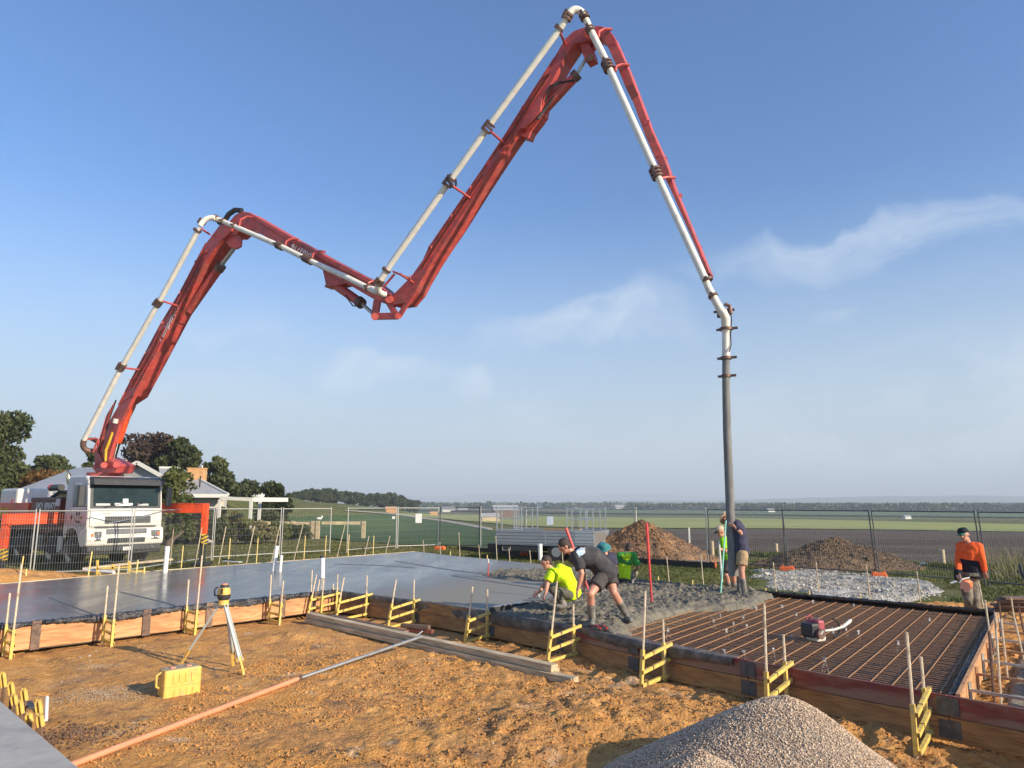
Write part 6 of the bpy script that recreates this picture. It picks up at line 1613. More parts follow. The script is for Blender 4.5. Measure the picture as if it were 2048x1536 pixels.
fblock(1573, 1143, 'orange fence foot on the pale crushed rock', .9); fblock(1757, 1156, 'orange fence foot at the right end of the crushed rock', .8)
sg = at(838, 33.4); m_ = MB(); m_.box((sg.x, sg.y, sg.z + 1.63), (.29, .012, .42)); tag(obj('fence_sign', m_, M_pvc), 'blank white sign hanging on the fence', 'sign')
sg = at(1100, 29.6); m_ = MB(); m_.box((sg.x, sg.y, sg.z + 1.62), (.26, .012, .34)); M_bsign = pmat('grey blue sign', (0.40, 0.47, 0.55), .5); tag(obj('fence_sign', m_, M_bsign), 'grey blue sign seen from behind on the fence above the tray', 'sign')
sg = at(788, 33.6); m_ = MB(); m_.box((sg.x, sg.y, sg.z + 1.66), (.13, .012, .12)); tag(obj('fence_sign', m_, M_pvc), 'tiny white tag on the fence beside the double posts', 'sign')
# silt fence: low dark boards behind the slab
for (x0, y0, x1, y1, lab) in [(915, 1098, 1060, 1110, 'low dark silt fence in front of the tray, left run'), (1060, 1110, 1190, 1119, 'low dark silt fence in front of the tray, right run'), (1255, 1123, 1430, 1135, 'low dark silt fence at the foot of the orange heap')]:
    a, b = pg(x0, y0 + 3), pg(x1, y1 + 3); m_ = MB(); m_.bar(a + UP * .10, b + UP * .10, .03, .24); tag(obj('silt_fence', m_, M_black), lab, 'silt fence')

# ------------------------------------------------------------------ tray of the ute
Yt = 30.0
tray = thing('tray_truck', 'flat aluminium tray of a parked truck with two ladder racks', 'tray truck', at(1090, Yt))
def tq(x, y, Y=Yt): return up(x, y, Y=Y)
YL, YR = 30.6, 28.9      # left end further away
a, b = tq(991, 1083, YL), tq(1189, 1095, YR)
dT_ = (b - a).normalized(); dT_.z = 0; dT_.normalize(); nT = Vector((-dT_.y, dT_.x, 0))
z0 = (a.z + b.z) / 2; z1 = tq(1090, 1061, Yt).z
zb = tray.location.z
Lt = (Vector((b.x, b.y, 0)) - Vector((a.x, a.y, 0))).length
A0 = Vector((a.x, a.y, 0))
def tr_box(name, u0, u1, v0, v1, za, zb_, m, par=tray, bev=.005):
    m_ = MB(); c = A0 + dT_ * ((u0 + u1) / 2) + nT * ((v0 + v1) / 2); c.z = (za + zb_) / 2; m_.box(c, (u1 - u0, v1 - v0, zb_ - za), (dT_, nT, UP)); return obj(name, m_, m, par, bevel=bev)
for k, (u0, u1) in enumerate(((0, Lt * .52), (Lt * .525, Lt * .80), (Lt * .805, Lt))):
    sp = tr_box('side_board', u0 + .01, u1 - .01, 0, .03, z0 - .0, z1, M_alud if k < 2 else M_alu)
    for q in range(4): tr_box('slot', u0 + .02, u1 - .02, -.006, .005, z0 + .06 + q * (z1 - z0) / 4.2, z0 + .075 + q * (z1 - z0) / 4.2, M_dark, sp, 0)
tr_box('deck', 0, Lt, .03, 2.2, z0 - .06, z0, M_alud); tr_box('rear_board', Lt - .03, Lt, 0.03, 2.2, z0, z1, M_alu); tr_box('far_board', 0, Lt, 2.17, 2.2, z0, z1, M_alud)
tr_box('chassis', -.7, Lt - .3, .7, 1.5, z0 - .32, z0 - .06, M_black); tr_box('tool_box', .3, Lt * .45, .02, .5, zb + .38, z0 - .1, M_dark)
for u in (Lt * .62,):
    for v in (.2, 1.95):
        m_ = MB(); c = A0 + dT_ * u + nT * v; c.z = zb + .36; m_.tube([c - nT * .13, c + nT * .13], .36, 20); w_ = obj('wheel', m_, M_tyre, tray, smooth='auto'); m_ = MB(); m_.tube([c - nT * .135, c - nT * .10], .2, 14); obj('rim', m_, M_steel, w_, smooth='auto')
def rack(u0, u1, ztop, label):
    for v in (0.06, 1.9):
        for u in (u0, u0 + (u1 - u0) * .2, u0 + (u1 - u0) * .78, u1):
            tr_box('rack_post', u - .022, u + .022, v - .02, v + .02, z1, ztop if u in (u0, u1) else ztop - .06, M_alu)
        for z in (z1 + .03, z1 + (ztop - z1) * .5, ztop - .07): tr_box('rack_rail', u0, u1, v - .015, v + .015, z - .02, z + .02, M_alu)
zt = tq(1010, 1012, YL).z
rack(.04, Lt * .27, zt, 'l'); rack(Lt * .73, Lt - .06, zt - .05, 'r')
m_ = MB(); c = A0 + dT_ * (Lt * .62) + nT * .9; c.z = z1 + .02; m_.bar(c - dT_ * .8, c + dT_ * .8, .3, .05); obj('timber_load', m_, M_pine, tray)
tr_box('tail_light', Lt - .25, Lt - .08, -.03, 0.0, z0 - .22, z0 - .12, M_redpole); tr_box('mud_flap', Lt * .78, Lt - .1, .02, .05, zb + .25, z0 - .07, M_fascia)
m_ = MB(); p = A0 + dT_ * .35 - nT * .05; p.z = z0 - .12; m_.tube([p, p - UP * .15, p - UP * .15 + dT_ * .35, p + dT_ * .35], .018, 6); obj('step', m_, M_alu, tray)

# ------------------------------------------------------------------ rail fence of the paddock
def railpost(px, ptop, pbot, Y, label, w=.20):
    a = at(px, Y); q = up(px, ptop, Y=Y); m_ = MB(); m_.bar(Vector((a.x, a.y, a.z - .2)), Vector((a.x, a.y, q.z)), w, w * .9); return tag(obj('fence_post', m_, M_grwood, origin=a), label, 'post', 'weathered posts of the rail fence')
YF = 52.0
rl = [(330, 455), (456, 541), (541, 588), (588, 622), (644, 726)]
for (x, lab) in [(455, 'weathered rail fence post by the yellow shrub'), (588, 'weathered rail fence post right of the tall bush'), (628, 'thick weathered gate post'), (638, 'second thick weathered gate post'), (729, 'weathered end post of the rail fence at the crop')]:
    railpost(x, 1042, 1076, YF, lab, .26 if x > 500 else .12)
railpost(512, 1044, 1074, 46, 'grey post in front of the garden'); railpost(395, 1040, 1075, 46, 'thin grey post behind the outrigger')
rr_ = [('long weathered rail over the garden, left of the big bush', (456, 1045), (541, 1046)), ('weathered rail between the big bush and the gate posts', (548, 1046), (621, 1047)), ('weathered rail from the gate posts to the end post', (644, 1046), (727, 1046)), ('weathered rail behind the truck outrigger', (330, 1043), (430, 1046))]
for lab, p, q in rr_:
    a = up(*p, Y=YF); b = up(*q, Y=YF); m_ = MB(); m_.bar(a, b, .10, .22); tag(obj('fence_rail', m_, M_grwood, origin=a), lab, 'fence rail')
m_ = MB(); q = up(638, 1037, Y=YF); m_.ell(q, (.22, .12, .10), 10, 6); m_.ell(q + Vector((.2, 0, .12)), (.09, .08, .08), 8, 6)
tag(obj('white_bird', m_, M_pvc, smooth=True), 'small white bird on the thick gate post', 'bird')
for px, py, lab in [(1380, 1046, 'thin white marker post beside the orange heap')]:
    p = pg(px, 1108); q = up(px, 1055, Y=p.y); m_ = MB(); m_.bar(p, Vector((p.x, p.y, q.z)), .07, .07); tag(obj('marker_post', m_, M_fascia), lab, 'post')
for px, yb, yt, lab in [(1425, 1116, 1082, 'round timber post left of the men at the hose'), (1553, 1110, 1087, 'round timber post in front of the dark soil heap'), (1887, 1136, 1099, 'round timber post left of the man in orange')]:
    p = pg(px, yb); q = up(px, yt, Y=p.y); m_ = MB(); m_.tube([p - UP * .2, Vector((p.x, p.y, q.z))], .085, 10); tag(obj('fence_post', m_, M_grwood, origin=p, smooth='auto'), lab, 'post')
m_ = MB(); p = pg(1848, 1134); m_.ell(p + UP * .08, (.16, .12, .1), 8, 6); tag(obj('white_stone', m_, M_pvc, smooth=True), 'small white stone on the grass edge', 'stone')
m_ = MB(); p = pg(1012, 1106) + UP*.12; m_.ell(p, (.30, .16, .13), 10, 6); m_.ell(p + Vector((.42, 0, 0)), (.16, .12, .10), 8, 6); tag(obj('white_bag', m_, M_pvc, smooth=True), 'white sack lying in front of the tray', 'sack')

# ------------------------------------------------------------------ house
house = thing('farmhouse', 'low farmhouse with grey iron roofs and an orange chimney behind the truck', 'house', at(280, 50))
def hq(x, y, Y): return up(x, y, Y=Y)
def roofplane(name, pts, par=house, m=None):
    m_ = MB(); n_ = (pts[1] - pts[0]).cross(pts[2] - pts[0]).normalized()
    if n_.z < 0: n_ = -n_
    m_.prism(pts, -n_ * .12); return obj(name, m_, m or M_roof, par)
# left wing: long slope, eave at the camera side
eL, eR = hq(22, 980, 46), hq(250, 986, 44); zE = (eL.z + eR.z) / 2; eL.z = eR.z = zE
rL, rR = hq(152, 934, 52), hq(262, 934, 50); zR = (rL.z + rR.z) / 2; rL.z = rR.z = zR
bL = eL + Vector((-6.0, 13, 0)); bR = eR + Vector((-6, 13, 0))
roofplane('roof', [eL, eR, rR, rL]); roofplane('roof', [eL, rL, bL]); roofplane('roof', [bL, rL, rR, bR])
# gable to the viewer
Yg = 43.5
gA, gP, gB = hq(200, 962, Yg), hq(275, 925, Yg), hq(343, 964, Yg); gA.z = gB.z = (gA.z + gB.z) / 2; bk = Vector((-4.6, 9, 0))
g1 = roofplane('roof', [gA, gP, gP + bk, gA + bk]); roofplane('roof', [gB, gP, gP + bk, gB + bk])
m_ = MB(); m_.prism([gA + Vector((.3, .3, .05)), gB + Vector((-.3, .3, .05)), gP + Vector((0, .3, -.2))], (0, .15, 0)); obj('gable', m_, M_roof, house)
for p, q in ((gA, gP), (gB, gP)):
    m_ = MB(); m_.bar(p + Vector((0, -.05, 0)), q + Vector((0, -.05, 0)), .10, .22); obj('bargeboard', m_, M_fascia, house)
# right wing, hip
cL, cR = hq(318, 937, 49), hq(356, 937, 49.5); eA, eB = hq(326, 990, 44.5), hq(457, 990, 45.5); cL.z = cR.z; eA.z = eB.z
bC = eB + Vector((-3.2, 8.5, 0)); bD = eA + Vector((-3.2, 8.5, 0))
roofplane('roof', [eA, eB, cR, cL]); roofplane('roof', [eB, bC, cR]); roofplane('roof', [bC, bD, cL, cR])
m_ = MB(); m_.bar(eA + Vector((0, -.06, -.05)), eB + Vector((0, -.06, -.05)), .08, .22); obj('fascia', m_, M_fascia, house)
m_ = MB(); m_.bar(eL + Vector((0, -.06, -.05)), eR + Vector((0, -.06, -.05)), .08, .2); obj('fascia', m_, M_fascia, house)
for p, q in ((eB, cR), (cL, cR)):
    m_ = MB(); m_.tube([p + UP * .05, q + UP * .05], .07, 6); obj('ridge_cap', m_, M_fascia, house)
# walls
for (p, q, ym) in ((eL, eR, .9), (eA, eB, .9)):
    a = p + Vector((.6, ym, 0)); b = q + Vector((-.6, ym, 0)); m_ = MB(); gz = house.location.z - .3
    m_.prism([Vector((a.x, a.y, gz)), Vector((b.x, b.y, gz)), Vector((b.x, b.y, p.z)), Vector((a.x, a.y, p.z))], (-2.6, 7, 0)); wl = obj('wall', m_, M_wall, house)
    for k in (.25, .6):
        c = a.lerp(b, k); m_ = MB(); m_.box((c.x, c.y - .03, gz + 1.9), (1.4, .06, 1.2)); obj('window', m_, M_glassd, wl); 
# chimney
cz0 = hq(395, 970, 48).z; ct = hq(395, 938, 48)
m_ = MB(); m_.tube([Vector((ct.x, 48, cz0 - 1)), Vector((ct.x, 48, ct.z))], [.62, .62], 4); 
m_ = MB(); m_.box((ct.x, 48, (cz0 - 1 + ct.z) / 2), (1.12, .7, ct.z - cz0 + 1), rz=R(12)); ch = obj('chimney', m_, M_chim, house, bevel=.04)
m_ = MB(); m_.box((ct.x, 48, ct.z + .03), (1.18, .76, .08), rz=R(12)); obj('cap', m_, M_chim, ch)
m_ = MB(); m_.tube([Vector((ct.x + .3, 48, ct.z)), Vector((ct.x + .3, 48, ct.z + .25))], .05, 6); obj('flue', m_, M_fascia, ch)
for x, y0, y1 in ((370, 960, 985), (399, 975, 952)):
    m_ = MB(); p = hq(x, y0, 46); m_.tube([p, hq(x + 2, y1, 46)], .05, 6); obj('vent_pipe', m_, M_dark, house)
# pergola
per = thing('pergola', 'white timber pergola at the right end of the farmhouse', 'pergola', at(480, 44))
pa, pb_ = hq(440, 996, 43), hq(506, 999, 43); pc = hq(455, 994, 47)
m_ = MB(); m_.bar(pa, pb_, .12, .20); obj('beam', m_, M_fascia, per)
m_ = MB(); m_.bar(pb_, pb_ + Vector((.8, 4, 0)), .12, .26); obj('beam', m_, M_fascia, per)
for p in (pb_ + Vector((-.1, 0, -.1)), pb_ + Vector((-.45, 2.5, -.1)), pa + Vector((0, 0, -.1))):
    m_ = MB(); m_.bar(p, Vector((p.x, p.y, per.location.z - .2)), .16, .16); obj('post', m_, M_fascia, per)
hz_ = at(538, 300); m_ = MB()

# ------------------------------------------------------------------ trees
def leafmesh(n, centers, radii, size, seedv, squash=.8, flatq=None):
    """leaf clumps: small bent quads spread through a set of ellipsoidal clumps"""
    r = np.random.default_rng(seedv); w = np.array([rr ** 2 for rr in radii]); w = w / w.sum()
    idx = r.choice(len(centers), n, p=w); C_ = np.array(centers)[idx]; Rr = np.array(radii)[idx]
    d = r.normal(size=(n, 3)); d /= np.linalg.norm(d, axis=1)[:, None]
    rad = r.uniform(.45, 1.08, n) ** .6
    P = C_ + d * (Rr * rad)[:, None] * np.array([1, 1, squash])
    a = r.normal(size=(n, 3)) + d * 0.6; a /= np.linalg.norm(a, axis=1)[:, None]
    b = np.cross(a, r.normal(size=(n, 3))); b /= np.linalg.norm(b, axis=1)[:, None]
    s = size * r.uniform(.55, 1.5, n)[:, None]
    V = np.stack([P - a * s * .9, P + b * s * .5, P + a * s, P - b * s * .45], 1)
    return V.reshape(-1, 3), np.arange(n * 4).reshape(n, 4)
def tree(name, label, base, h, w, mat, kind='gum', n=5000, leaf=.22, seedv=1, cat='tree', group=None, trunkh=.3, lean=0.0, ncl=26, squash=.8, low=False):
    r = random.Random(seedv); base = Vector(base); root = thing(name, label, cat, base, group)
    top = base + UP * h; cs = []; rs = []
    tips = []
    m_ = MB(); tr_ = h * .028 + .05
    k0 = base + Vector((r.uniform(-.04, .04) * h + lean * .3, 0, h * trunkh)); m_.tube([base - UP * .3, base + (k0 - base) * .5 + Vector((r.uniform(-.03, .03) * h, 0, 0)), k0], [tr_ * 1.4, tr_ * 1.05, tr_ * .9], 8)
    for i in range(ncl):
        u = r.random(); a = r.uniform(0, 6.283); q = math.sqrt(r.random())
        if kind == 'dome': zz_ = trunkh + (1 - trunkh) * u; ww = math.sqrt(max(0.02, 1 - ((zz_ - .42) / .60) ** 2)); cr = w * .17
        elif kind == 'column': zz_ = .06 + .86 * u; ww = .85 * math.sin(min(1, 1.15 - zz_ * .55) * 1.57) ; cr = w * .24
        else: zz_ = trunkh + (1 - trunkh) * (.15 + .8 * u); ww = .55 + .5 * math.sin(zz_ * 3.0 + r.random()); ww = min(1, ww) * (1 if zz_ < .8 else .75); cr = w * .15
        c = base + Vector((math.cos(a) * q * w / 2 * ww + lean * zz_, math.sin(a) * q * w / 2 * ww, h * zz_))
        c.z = min(c.z, top.z - cr * .6)
        cs.append(tuple(c)); rs.append(cr * r.uniform(.65, 1.35))
        if i < 14:
            mid = k0.lerp(c, .5) + Vector((r.uniform(-.04, .04) * h, r.uniform(-.04, .04) * h, -.02 * h))
            m_.tube([k0 - UP * r.uniform(0, .1) * h, mid, c], [tr_ * .5, tr_ * .3, tr_ * .1], 5)
    obj('trunk', m_, M_bark, root, smooth='auto')
    V, q = leafmesh(n, cs, rs, leaf, seedv, squash); V = V - np.array(base)
    o = quadobj('crown', V, q, mat, False); o.parent = root; o['kind'] = 'stuff' if False else 'thing'
    del o['kind']
    return root
def atz(px, Y, dz=0): p = at(px, Y); p.z += dz; return p
def hgt(py, Y, base): return up(0, py, Y=Y).z - base.z
def trees(px, ytop, Y, wpx, mat, label, **k):
    b = atz(px, Y); h = up(px, ytop, Y=Y).z - b.z; w = wpx / 1440 * Y
    return tree(k.pop('name', 'tree'), label, b, h, w, mat, **k)
trees(-18, 818, 58, 84, L_gum, 'tall dense tree at the left edge behind the farmhouse', kind='column', n=11000, leaf=.20, seedv=4, ncl=60, squash=1.0)
trees(97, 914, 78, 82, L_gum, 'rounded gum tree left of the exhaust stack', kind='dome', n=4500, leaf=.26, seedv=6)
trees(52, 935, 92, 60, L_far, 'small hazy tree between the big tree and the rounded gum', kind='dome', n=2200, leaf=.3, seedv=7)
trees(145, 945, 92, 60, L_far, 'dim tree low behind the farmhouse roof by the exhaust stack', kind='dome', n=2000, leaf=.3, seedv=19)
trees(176, 900, 54, 62, L_gum, 'sparse gum tree directly behind the boom foot', kind='gum', n=1900, leaf=.20, seedv=8)
trees(286, 869, 62, 125, L_purple, 'broad purple leaved tree behind the farmhouse gable', kind='dome', n=9000, leaf=.19, seedv=9, ncl=44)
trees(352, 880, 60, 82, L_dark, 'dark green tree behind the right roof of the farmhouse', kind='dome', n=6500, leaf=.19, seedv=10, ncl=34)
trees(412, 910, 74, 62, L_gum, 'leaning open gum tree right of the chimney', kind='gum', n=3000, leaf=.24, seedv=11, lean=1.2)
trees(445, 945, 76, 56, L_gum, 'lower gum crown right of the leaning gum', kind='dome', n=2800, leaf=.24, seedv=12)
trees(492, 964, 98, 52, L_far, 'rounded tree on the rise right of the pergola', kind='dome', n=2600, leaf=.3, seedv=13)
trees(553, 968, 60, 62, L_dark, 'tall dense bush by the rail fence', kind='column', n=7500, leaf=.17, seedv=14, ncl=34)
trees(532, 1000, 58, 50, L_dark, 'lower part bush left of the tall dense bush', kind='dome', n=2600, leaf=.17, seedv=44, trunkh=.1)
trees(345, 938, 40, 95, L_garden, 'olive shrub tree in front of the farmhouse wall', kind='dome', n=6500, leaf=.12, seedv=15, ncl=36, trunkh=.12)
# hedge of autumn leaves
hb = thing('hedge', 'rust coloured hedge below the big tree at the left', 'hedge', at(60, 60))
cs = [(at(x, 60).x, 60 + random.uniform(-1, 1), up(x, 958 + random.uniform(-4, 14), Y=60).z) for x in np.linspace(-40, 135, 40)]
V, q = leafmesh(9000, cs, [1.0] * 40, .2, 3); o = quadobj('foliage', V - np.array(hb.location), q, L_rust, False); o.parent = hb
m_ = MB()
for c in cs[::4]: m_.tube([(c[0], c[1], float(terr(c[0], c[1]))), c], .08, 5)
obj('stem', m_, M_bark, hb)
# garden shrubs
gs = [(338, 1012, 43, 60, L_garden, 'round shrub beside the truck cab'), (380, 1022, 42, 60, L_dark, 'dark shrub left of the outrigger'), (408, 1018, 41.5, 50, L_garden, 'shrub behind the outrigger leg'), (447, 1016, 44, 50, L_garden, 'loose green shrub under the pergola'),
      (440, 1036, 41, 60, L_dark, 'low dark shrub right of the outrigger'), (480, 1020, 46, 44, L_dry, 'dry looking shrub behind the pergola posts'), (500, 1040, 42, 50, L_garden, 'green shrub below the pergola'), (528, 1044, 42, 50, L_dry, 'yellow green shrub by the rail fence'), (560, 1046, 43, 50, L_garden, 'low shrub below the tall dense bush'), (600, 1052, 50, 60, L_dark, 'low dark planting under the rail')]
for i, (px, yt, Y, w_, mt, lab) in enumerate(gs):
    trees(px, yt, Y, w_, mt, lab, name='shrub', kind='dome', n=2300, leaf=.085, seedv=60 + i, cat='shrub', ncl=18, trunkh=.1)
# treeline on the rise
TLn_ = [(590, 985, 34, 190), (606, 982, 30, 200), (624, 978, 36, 205), (640, 984, 30, 215), (655, 979, 34, 220), (674, 986, 34, 225), (690, 983, 34, 230), (706, 986, 34, 235), (722, 988, 32, 240), (738, 990, 32, 245), (755, 987, 36, 250), (770, 991, 34, 255), (786, 988, 34, 260),
       (802, 996, 30, 275), (818, 1000, 28, 290), (832, 1003, 24, 300), (600, 995, 34, 170), (630, 996, 40, 180), (664, 1000, 40, 190), (700, 1002, 44, 205), (735, 1004, 44, 225), (770, 1006, 40, 240)]
TLn = [(a, b - 1, c, d * 1.4) for a, b, c, d in TLn_]
protos = []
for i, (px, yt, w_, Y) in enumerate(TLn):
    if i < 4:
        t_ = trees(px, yt, Y, w_, L_far, '', kind='dome', n=5200, leaf=.30, seedv=80 + i, ncl=15, trunkh=.25)
        h = up(px, yt, Y=Y).z - at(px, Y).z; protos.append((t_, h, w_ / 1440 * Y)); o = t_
    else:
        t_, h0, w0 = protos[i % 4]; b = at(px, Y); h = up(px, yt, Y=Y).z - b.z; w = w_ / 1440 * Y
        o = dup(t_, b, rz=i * 1.3, scale=(w / w0 * .6 + h / h0 * .4, w / w0 * .6 + h / h0 * .4, h / h0))
    nm = ['first', 'second', 'third', 'fourth', 'fifth', 'sixth', 'seventh', 'eighth', 'ninth', 'tenth', 'eleventh', 'twelfth', 'thirteenth', 'fourteenth', 'fifteenth', 'sixteenth']
    lab = (nm[i] + ' tree from the left along the skyline of the rise') if i < 16 else (nm[i - 16] + ' tree from the left in the lower row below the skyline trees')
    tag(o, lab, 'tree', 'hazy trees along the rise')
# far woods and homestead roofs
r_ = np.random.default_rng(31)
def woods(name, label, n, px0, px1, Y0, Y1, hm, seedv, leaf=1.6, keep=.5):
    r = np.random.default_rng(seedv); px = r.uniform(px0, px1, n); Y = np.exp(r.uniform(np.log(Y0), np.log(Y1), n)); X = (px - 1024) / FPX / 1.0138 * Y
    k = vn(X / 160, np.log(Y) * 14, seedv) > keep; X, Y = X[k], Y[k]; h = hm * r.uniform(.5, 1.3, len(X)); Z = terr(X, Y)
    cs = np.stack([X, Y, Z + h * .55], 1); V = []; m = 26
    nn_ = len(X); d = r.normal(size=(nn_ * m, 3)); d /= np.linalg.norm(d, axis=1)[:, None]; P = np.repeat(cs, m, 0) + d * np.repeat(h * .55, m)[:, None] * np.array([1.3, 1.3, .85])
    a = r.normal(size=(nn_ * m, 3)); a /= np.linalg.norm(a, axis=1)[:, None]; b = np.cross(a, r.normal(size=(nn_ * m, 3))); b /= np.linalg.norm(b, axis=1)[:, None]; s = np.repeat(h * .28, m)[:, None]
    V = np.stack([P - a * s, P + b * s, P + a * s, P - b * s], 1).reshape(-1, 3); o = quadobj(name, V, np.arange(nn_ * m * 4).reshape(-1, 4), L_far, False)
    return tag(o, label, 'woods', kind='stuff')
woods('distant_woods', 'dark bands of trees across the far plain', 5200, 1250, 2300, 800, 2800, 7, 5, keep=.50)
woods('distant_woods', 'thin scattered trees far out on the left plain', 1300, 830, 1300, 900, 2600, 8, 9, keep=.55)
def shed(px, py, Y, w, h, m, label, rz=0.2):
    p = at(px, Y); root = thing('farm_building', label, 'building', p); m_ = MB(); m_.box(p + UP * h / 2, (w, w * .6, h), rz=rz); obj('wall', m_, m, root)
    m_ = MB(); c, s = math.cos(rz), math.sin(rz); X = Vector((c, s, 0)); Yv = Vector((-s, c, 0)); q = p + UP * h
    m_.prism([q - X * w * .54 - Yv * w * .34, q - X * w * .54 + Yv * w * .34, q - X * w * .54 + UP * w * .22], X * w * 1.08); obj('roof', m_, M_roof if m is not M_chim else M_chim, root)
for q in [(783, 0, 300, 4.5, 1.6, M_chim, 'small terracotta roofed house below the skyline trees'), (868, 0, 480, 5, 1.8, M_chim, 'reddish roofed homestead at the end of the tree line'), (897, 0, 800, 14, 2.6, M_fascia, 'pale long shed on the plain right of the tree line'), (925, 0, 820, 11, 2.4, M_fascia, 'pale shed farther right on the plain'),
          (980, 0, 230, 5.5, 1.6, M_grwood, 'low grey concrete trough building by the pale strip'), (1010, 0, 420, 14, 5, M_drwood, 'dark barn seen through the left tray rack'), (1242, 0, 900, 16, 4, M_fascia, 'white shed far out behind the orange heap'), (1540, 0, 700, 7, 3, M_fascia, 'tiny white house right of the hose'), (1811, 0, 420, 4, 1.4, M_fascia, 'small white hut on the pale strip left of the man in orange')]:
    shed(q[0], 0, q[2], q[3], q[4], q[5], q[6])
m_ = MB(); p = at(515, 230, 0); q = up(515, 993, Y=150); m_.tube([q - Vector((2, 0, .5)), q, q + Vector((2, 0, -.5))], [1.0, 1.3, 1.0], 10)
tag(obj('water_tank', m_, M_fascia, smooth='auto'), 'white rounded tank on the rise right of the pergola', 'tank')

# white irrigation pipe along the track
m_ = MB(); pts = [pg(x, y) + UP * .2 for x, y in ((897, 1046), (925, 1051), (952, 1056), (978, 1061))]
for a, b in zip(pts[:-1], pts[1:]): m_.tube([a, b - (b - a) * .06], .12, 6)
tag(obj('irrigation_pipe', m_, M_fascia), 'pale irrigation pipes laid along the farm track', 'pipe')
# ------------------------------------------------------------------ grass
def grassfield(name, label, n, poly, hgt_, mat, seedv, zf=terr, keep=.35, wdt=.012):
    r = np.random.default_rng(seedv); xs_ = [p[0] for p in poly]; ys_ = [p[1] for p in poly]
    X = r.uniform(min(xs_), max(xs_), n); Y = r.uniform(min(ys_), max(ys_), n); k = (sdf(X, Y, poly) > 0) & (sdf(X, Y, OUT) < -.1) & (vn(X * 1.1, Y * 1.1, seedv) > keep * r.random(n))
    k &= ~(sdf(X, Y, LIMEP) + .7 * fbm(X * .9, Y * .9, 33, 4) > -.1) & ~(sdf(X, Y, DSTR) + 0.5 * fbm(X * 1.2, Y * 1.2, 44, 3) > -.05)
    X, Y = X[k], Y[k]; m = len(X); Z = zf(X, Y); h = hgt_ * r.uniform(.4, 1.3, m) * (.7 + .6 * vn(X * .7, Y * .7, seedv + 3)); a = r.uniform(0, 6.28, m); w = wdt * (1 + Y / 14)
    lx, ly = r.normal(0, .35, m) * h, r.normal(0, .35, m) * h
    V = np.stack([np.stack([X - np.cos(a) * w, Y - np.sin(a) * w, Z - .02], 1), np.stack([X + np.cos(a) * w, Y + np.sin(a) * w, Z - .02], 1), np.stack([X + lx, Y + ly, Z + h], 1)], 1).reshape(-1, 3)
    o = quadobj(name, V, np.arange(m * 3).reshape(-1, 3), mat, False); return tag(o, label, 'grass', kind='stuff')
GPOLY = [(4.5, 18.2), (2.6, 21.5), (0.9, 24), (-3.4, 29.6), (-3, 36), (8, 34), (24, 28), (22, 14), (14, 12.6)]
grassfield('grass', 'rough green grass between the pour and the heaps', 120000, GPOLY, .06, L_grass, 5)
LPOLY = [(-4.2, 29.6), (-10.6, 21.4), (-14, 17), (-22, 20), (-24, 36), (-16, 46), (-3, 46), (-2, 33)]
grassfield('grass', 'mown lawn behind the slab on the left', 110000, LPOLY, .055, L_lawn, 6, keep=.6)
FP_ = [pg(*q)[:2] for q in ((1420, 1110), (1785, 1131), (2048, 1149), (2250, 1170), (2250, 1160), (2048, 1143), (1785, 1126), (1420, 1104))]
grassfield('weeds', 'strip of taller grass along the edge of the ploughed field', 30000, [tuple(p) for p in FP_], .20, L_grass, 7, keep=.2, wdt=.02)
WP = [pg(*q)[:2] for q in ((1960, 1160), (2150, 1170), (2150, 1130), (1960, 1125))]
grassfield('weeds', 'thin pale dry stalks behind the man in orange', 1600, [tuple(p) for p in WP], .8, L_dry, 8, keep=0, wdt=.005)

# ------------------------------------------------------------------ haze
hb_ = MB(); hb_.box((0, 5000, (-14 + 190) / 2), (33000, 15400, 204))
M_haze = bpy.data.materials.new('haze'); M_haze.use_nodes = True; nt_ = M_haze.node_tree; nt_.nodes.remove(nt_.nodes['Principled BSDF'])
pv_ = nt_.nodes.new('ShaderNodeVolumePrincipled'); pv_.inputs['Color'].default_value = (0.80, 0.90, 1.0, 1); pv_.inputs['Density'].default_value = 0.00036; pv_.inputs['Anisotropy'].default_value = 0.0
nt_.links.new(pv_.outputs[0], nt_.nodes['Material Output'].inputs['Volume'])
hz = obj('haze', hb_, M_haze); tag(hz, 'pale morning haze over the plain', 'haze', kind='stuff')

# ------------------------------------------------------------------ people
def cloth(name, col, col2=None, rough=0.85, c2=(0.5, 0.62), s2=5):
    return pmat(name, col, rough, var=0.14, scale=14, bump=0.5, bscale=16, bdist=0.02, spec=0.2, col2=col2, c2=c2, s2=s2)
C_char = cloth('charcoal cotton', (0.055, 0.052, 0.055), (0.085, 0.08, 0.08))
C_navy = cloth('navy cotton', (0.052, 0.052, 0.085))
C_yel = cloth('hi vis yellow', (0.62, 0.86, 0.02)); C_lime = cloth('lime green', (0.26, 0.60, 0.02)); C_grn = cloth('hi vis green', (0.07, 0.33, 0.06)); C_org = cloth('hi vis orange', (0.92, 0.13, 0.03)); C_blk = cloth('dark navy cloth', (0.018, 0.02, 0.03))
C_tan = cloth('tan shorts', (0.42, 0.29, 0.16), (0.27, 0.20, 0.13)); C_khaki = cloth('khaki trousers', (0.24, 0.20, 0.15), (0.11, 0.095, 0.08)); C_dsh = cloth('dark shorts', (0.075, 0.065, 0.062)); C_olive = cloth('olive trousers', (0.14, 0.13, 0.10), (0.09, 0.085, 0.07))
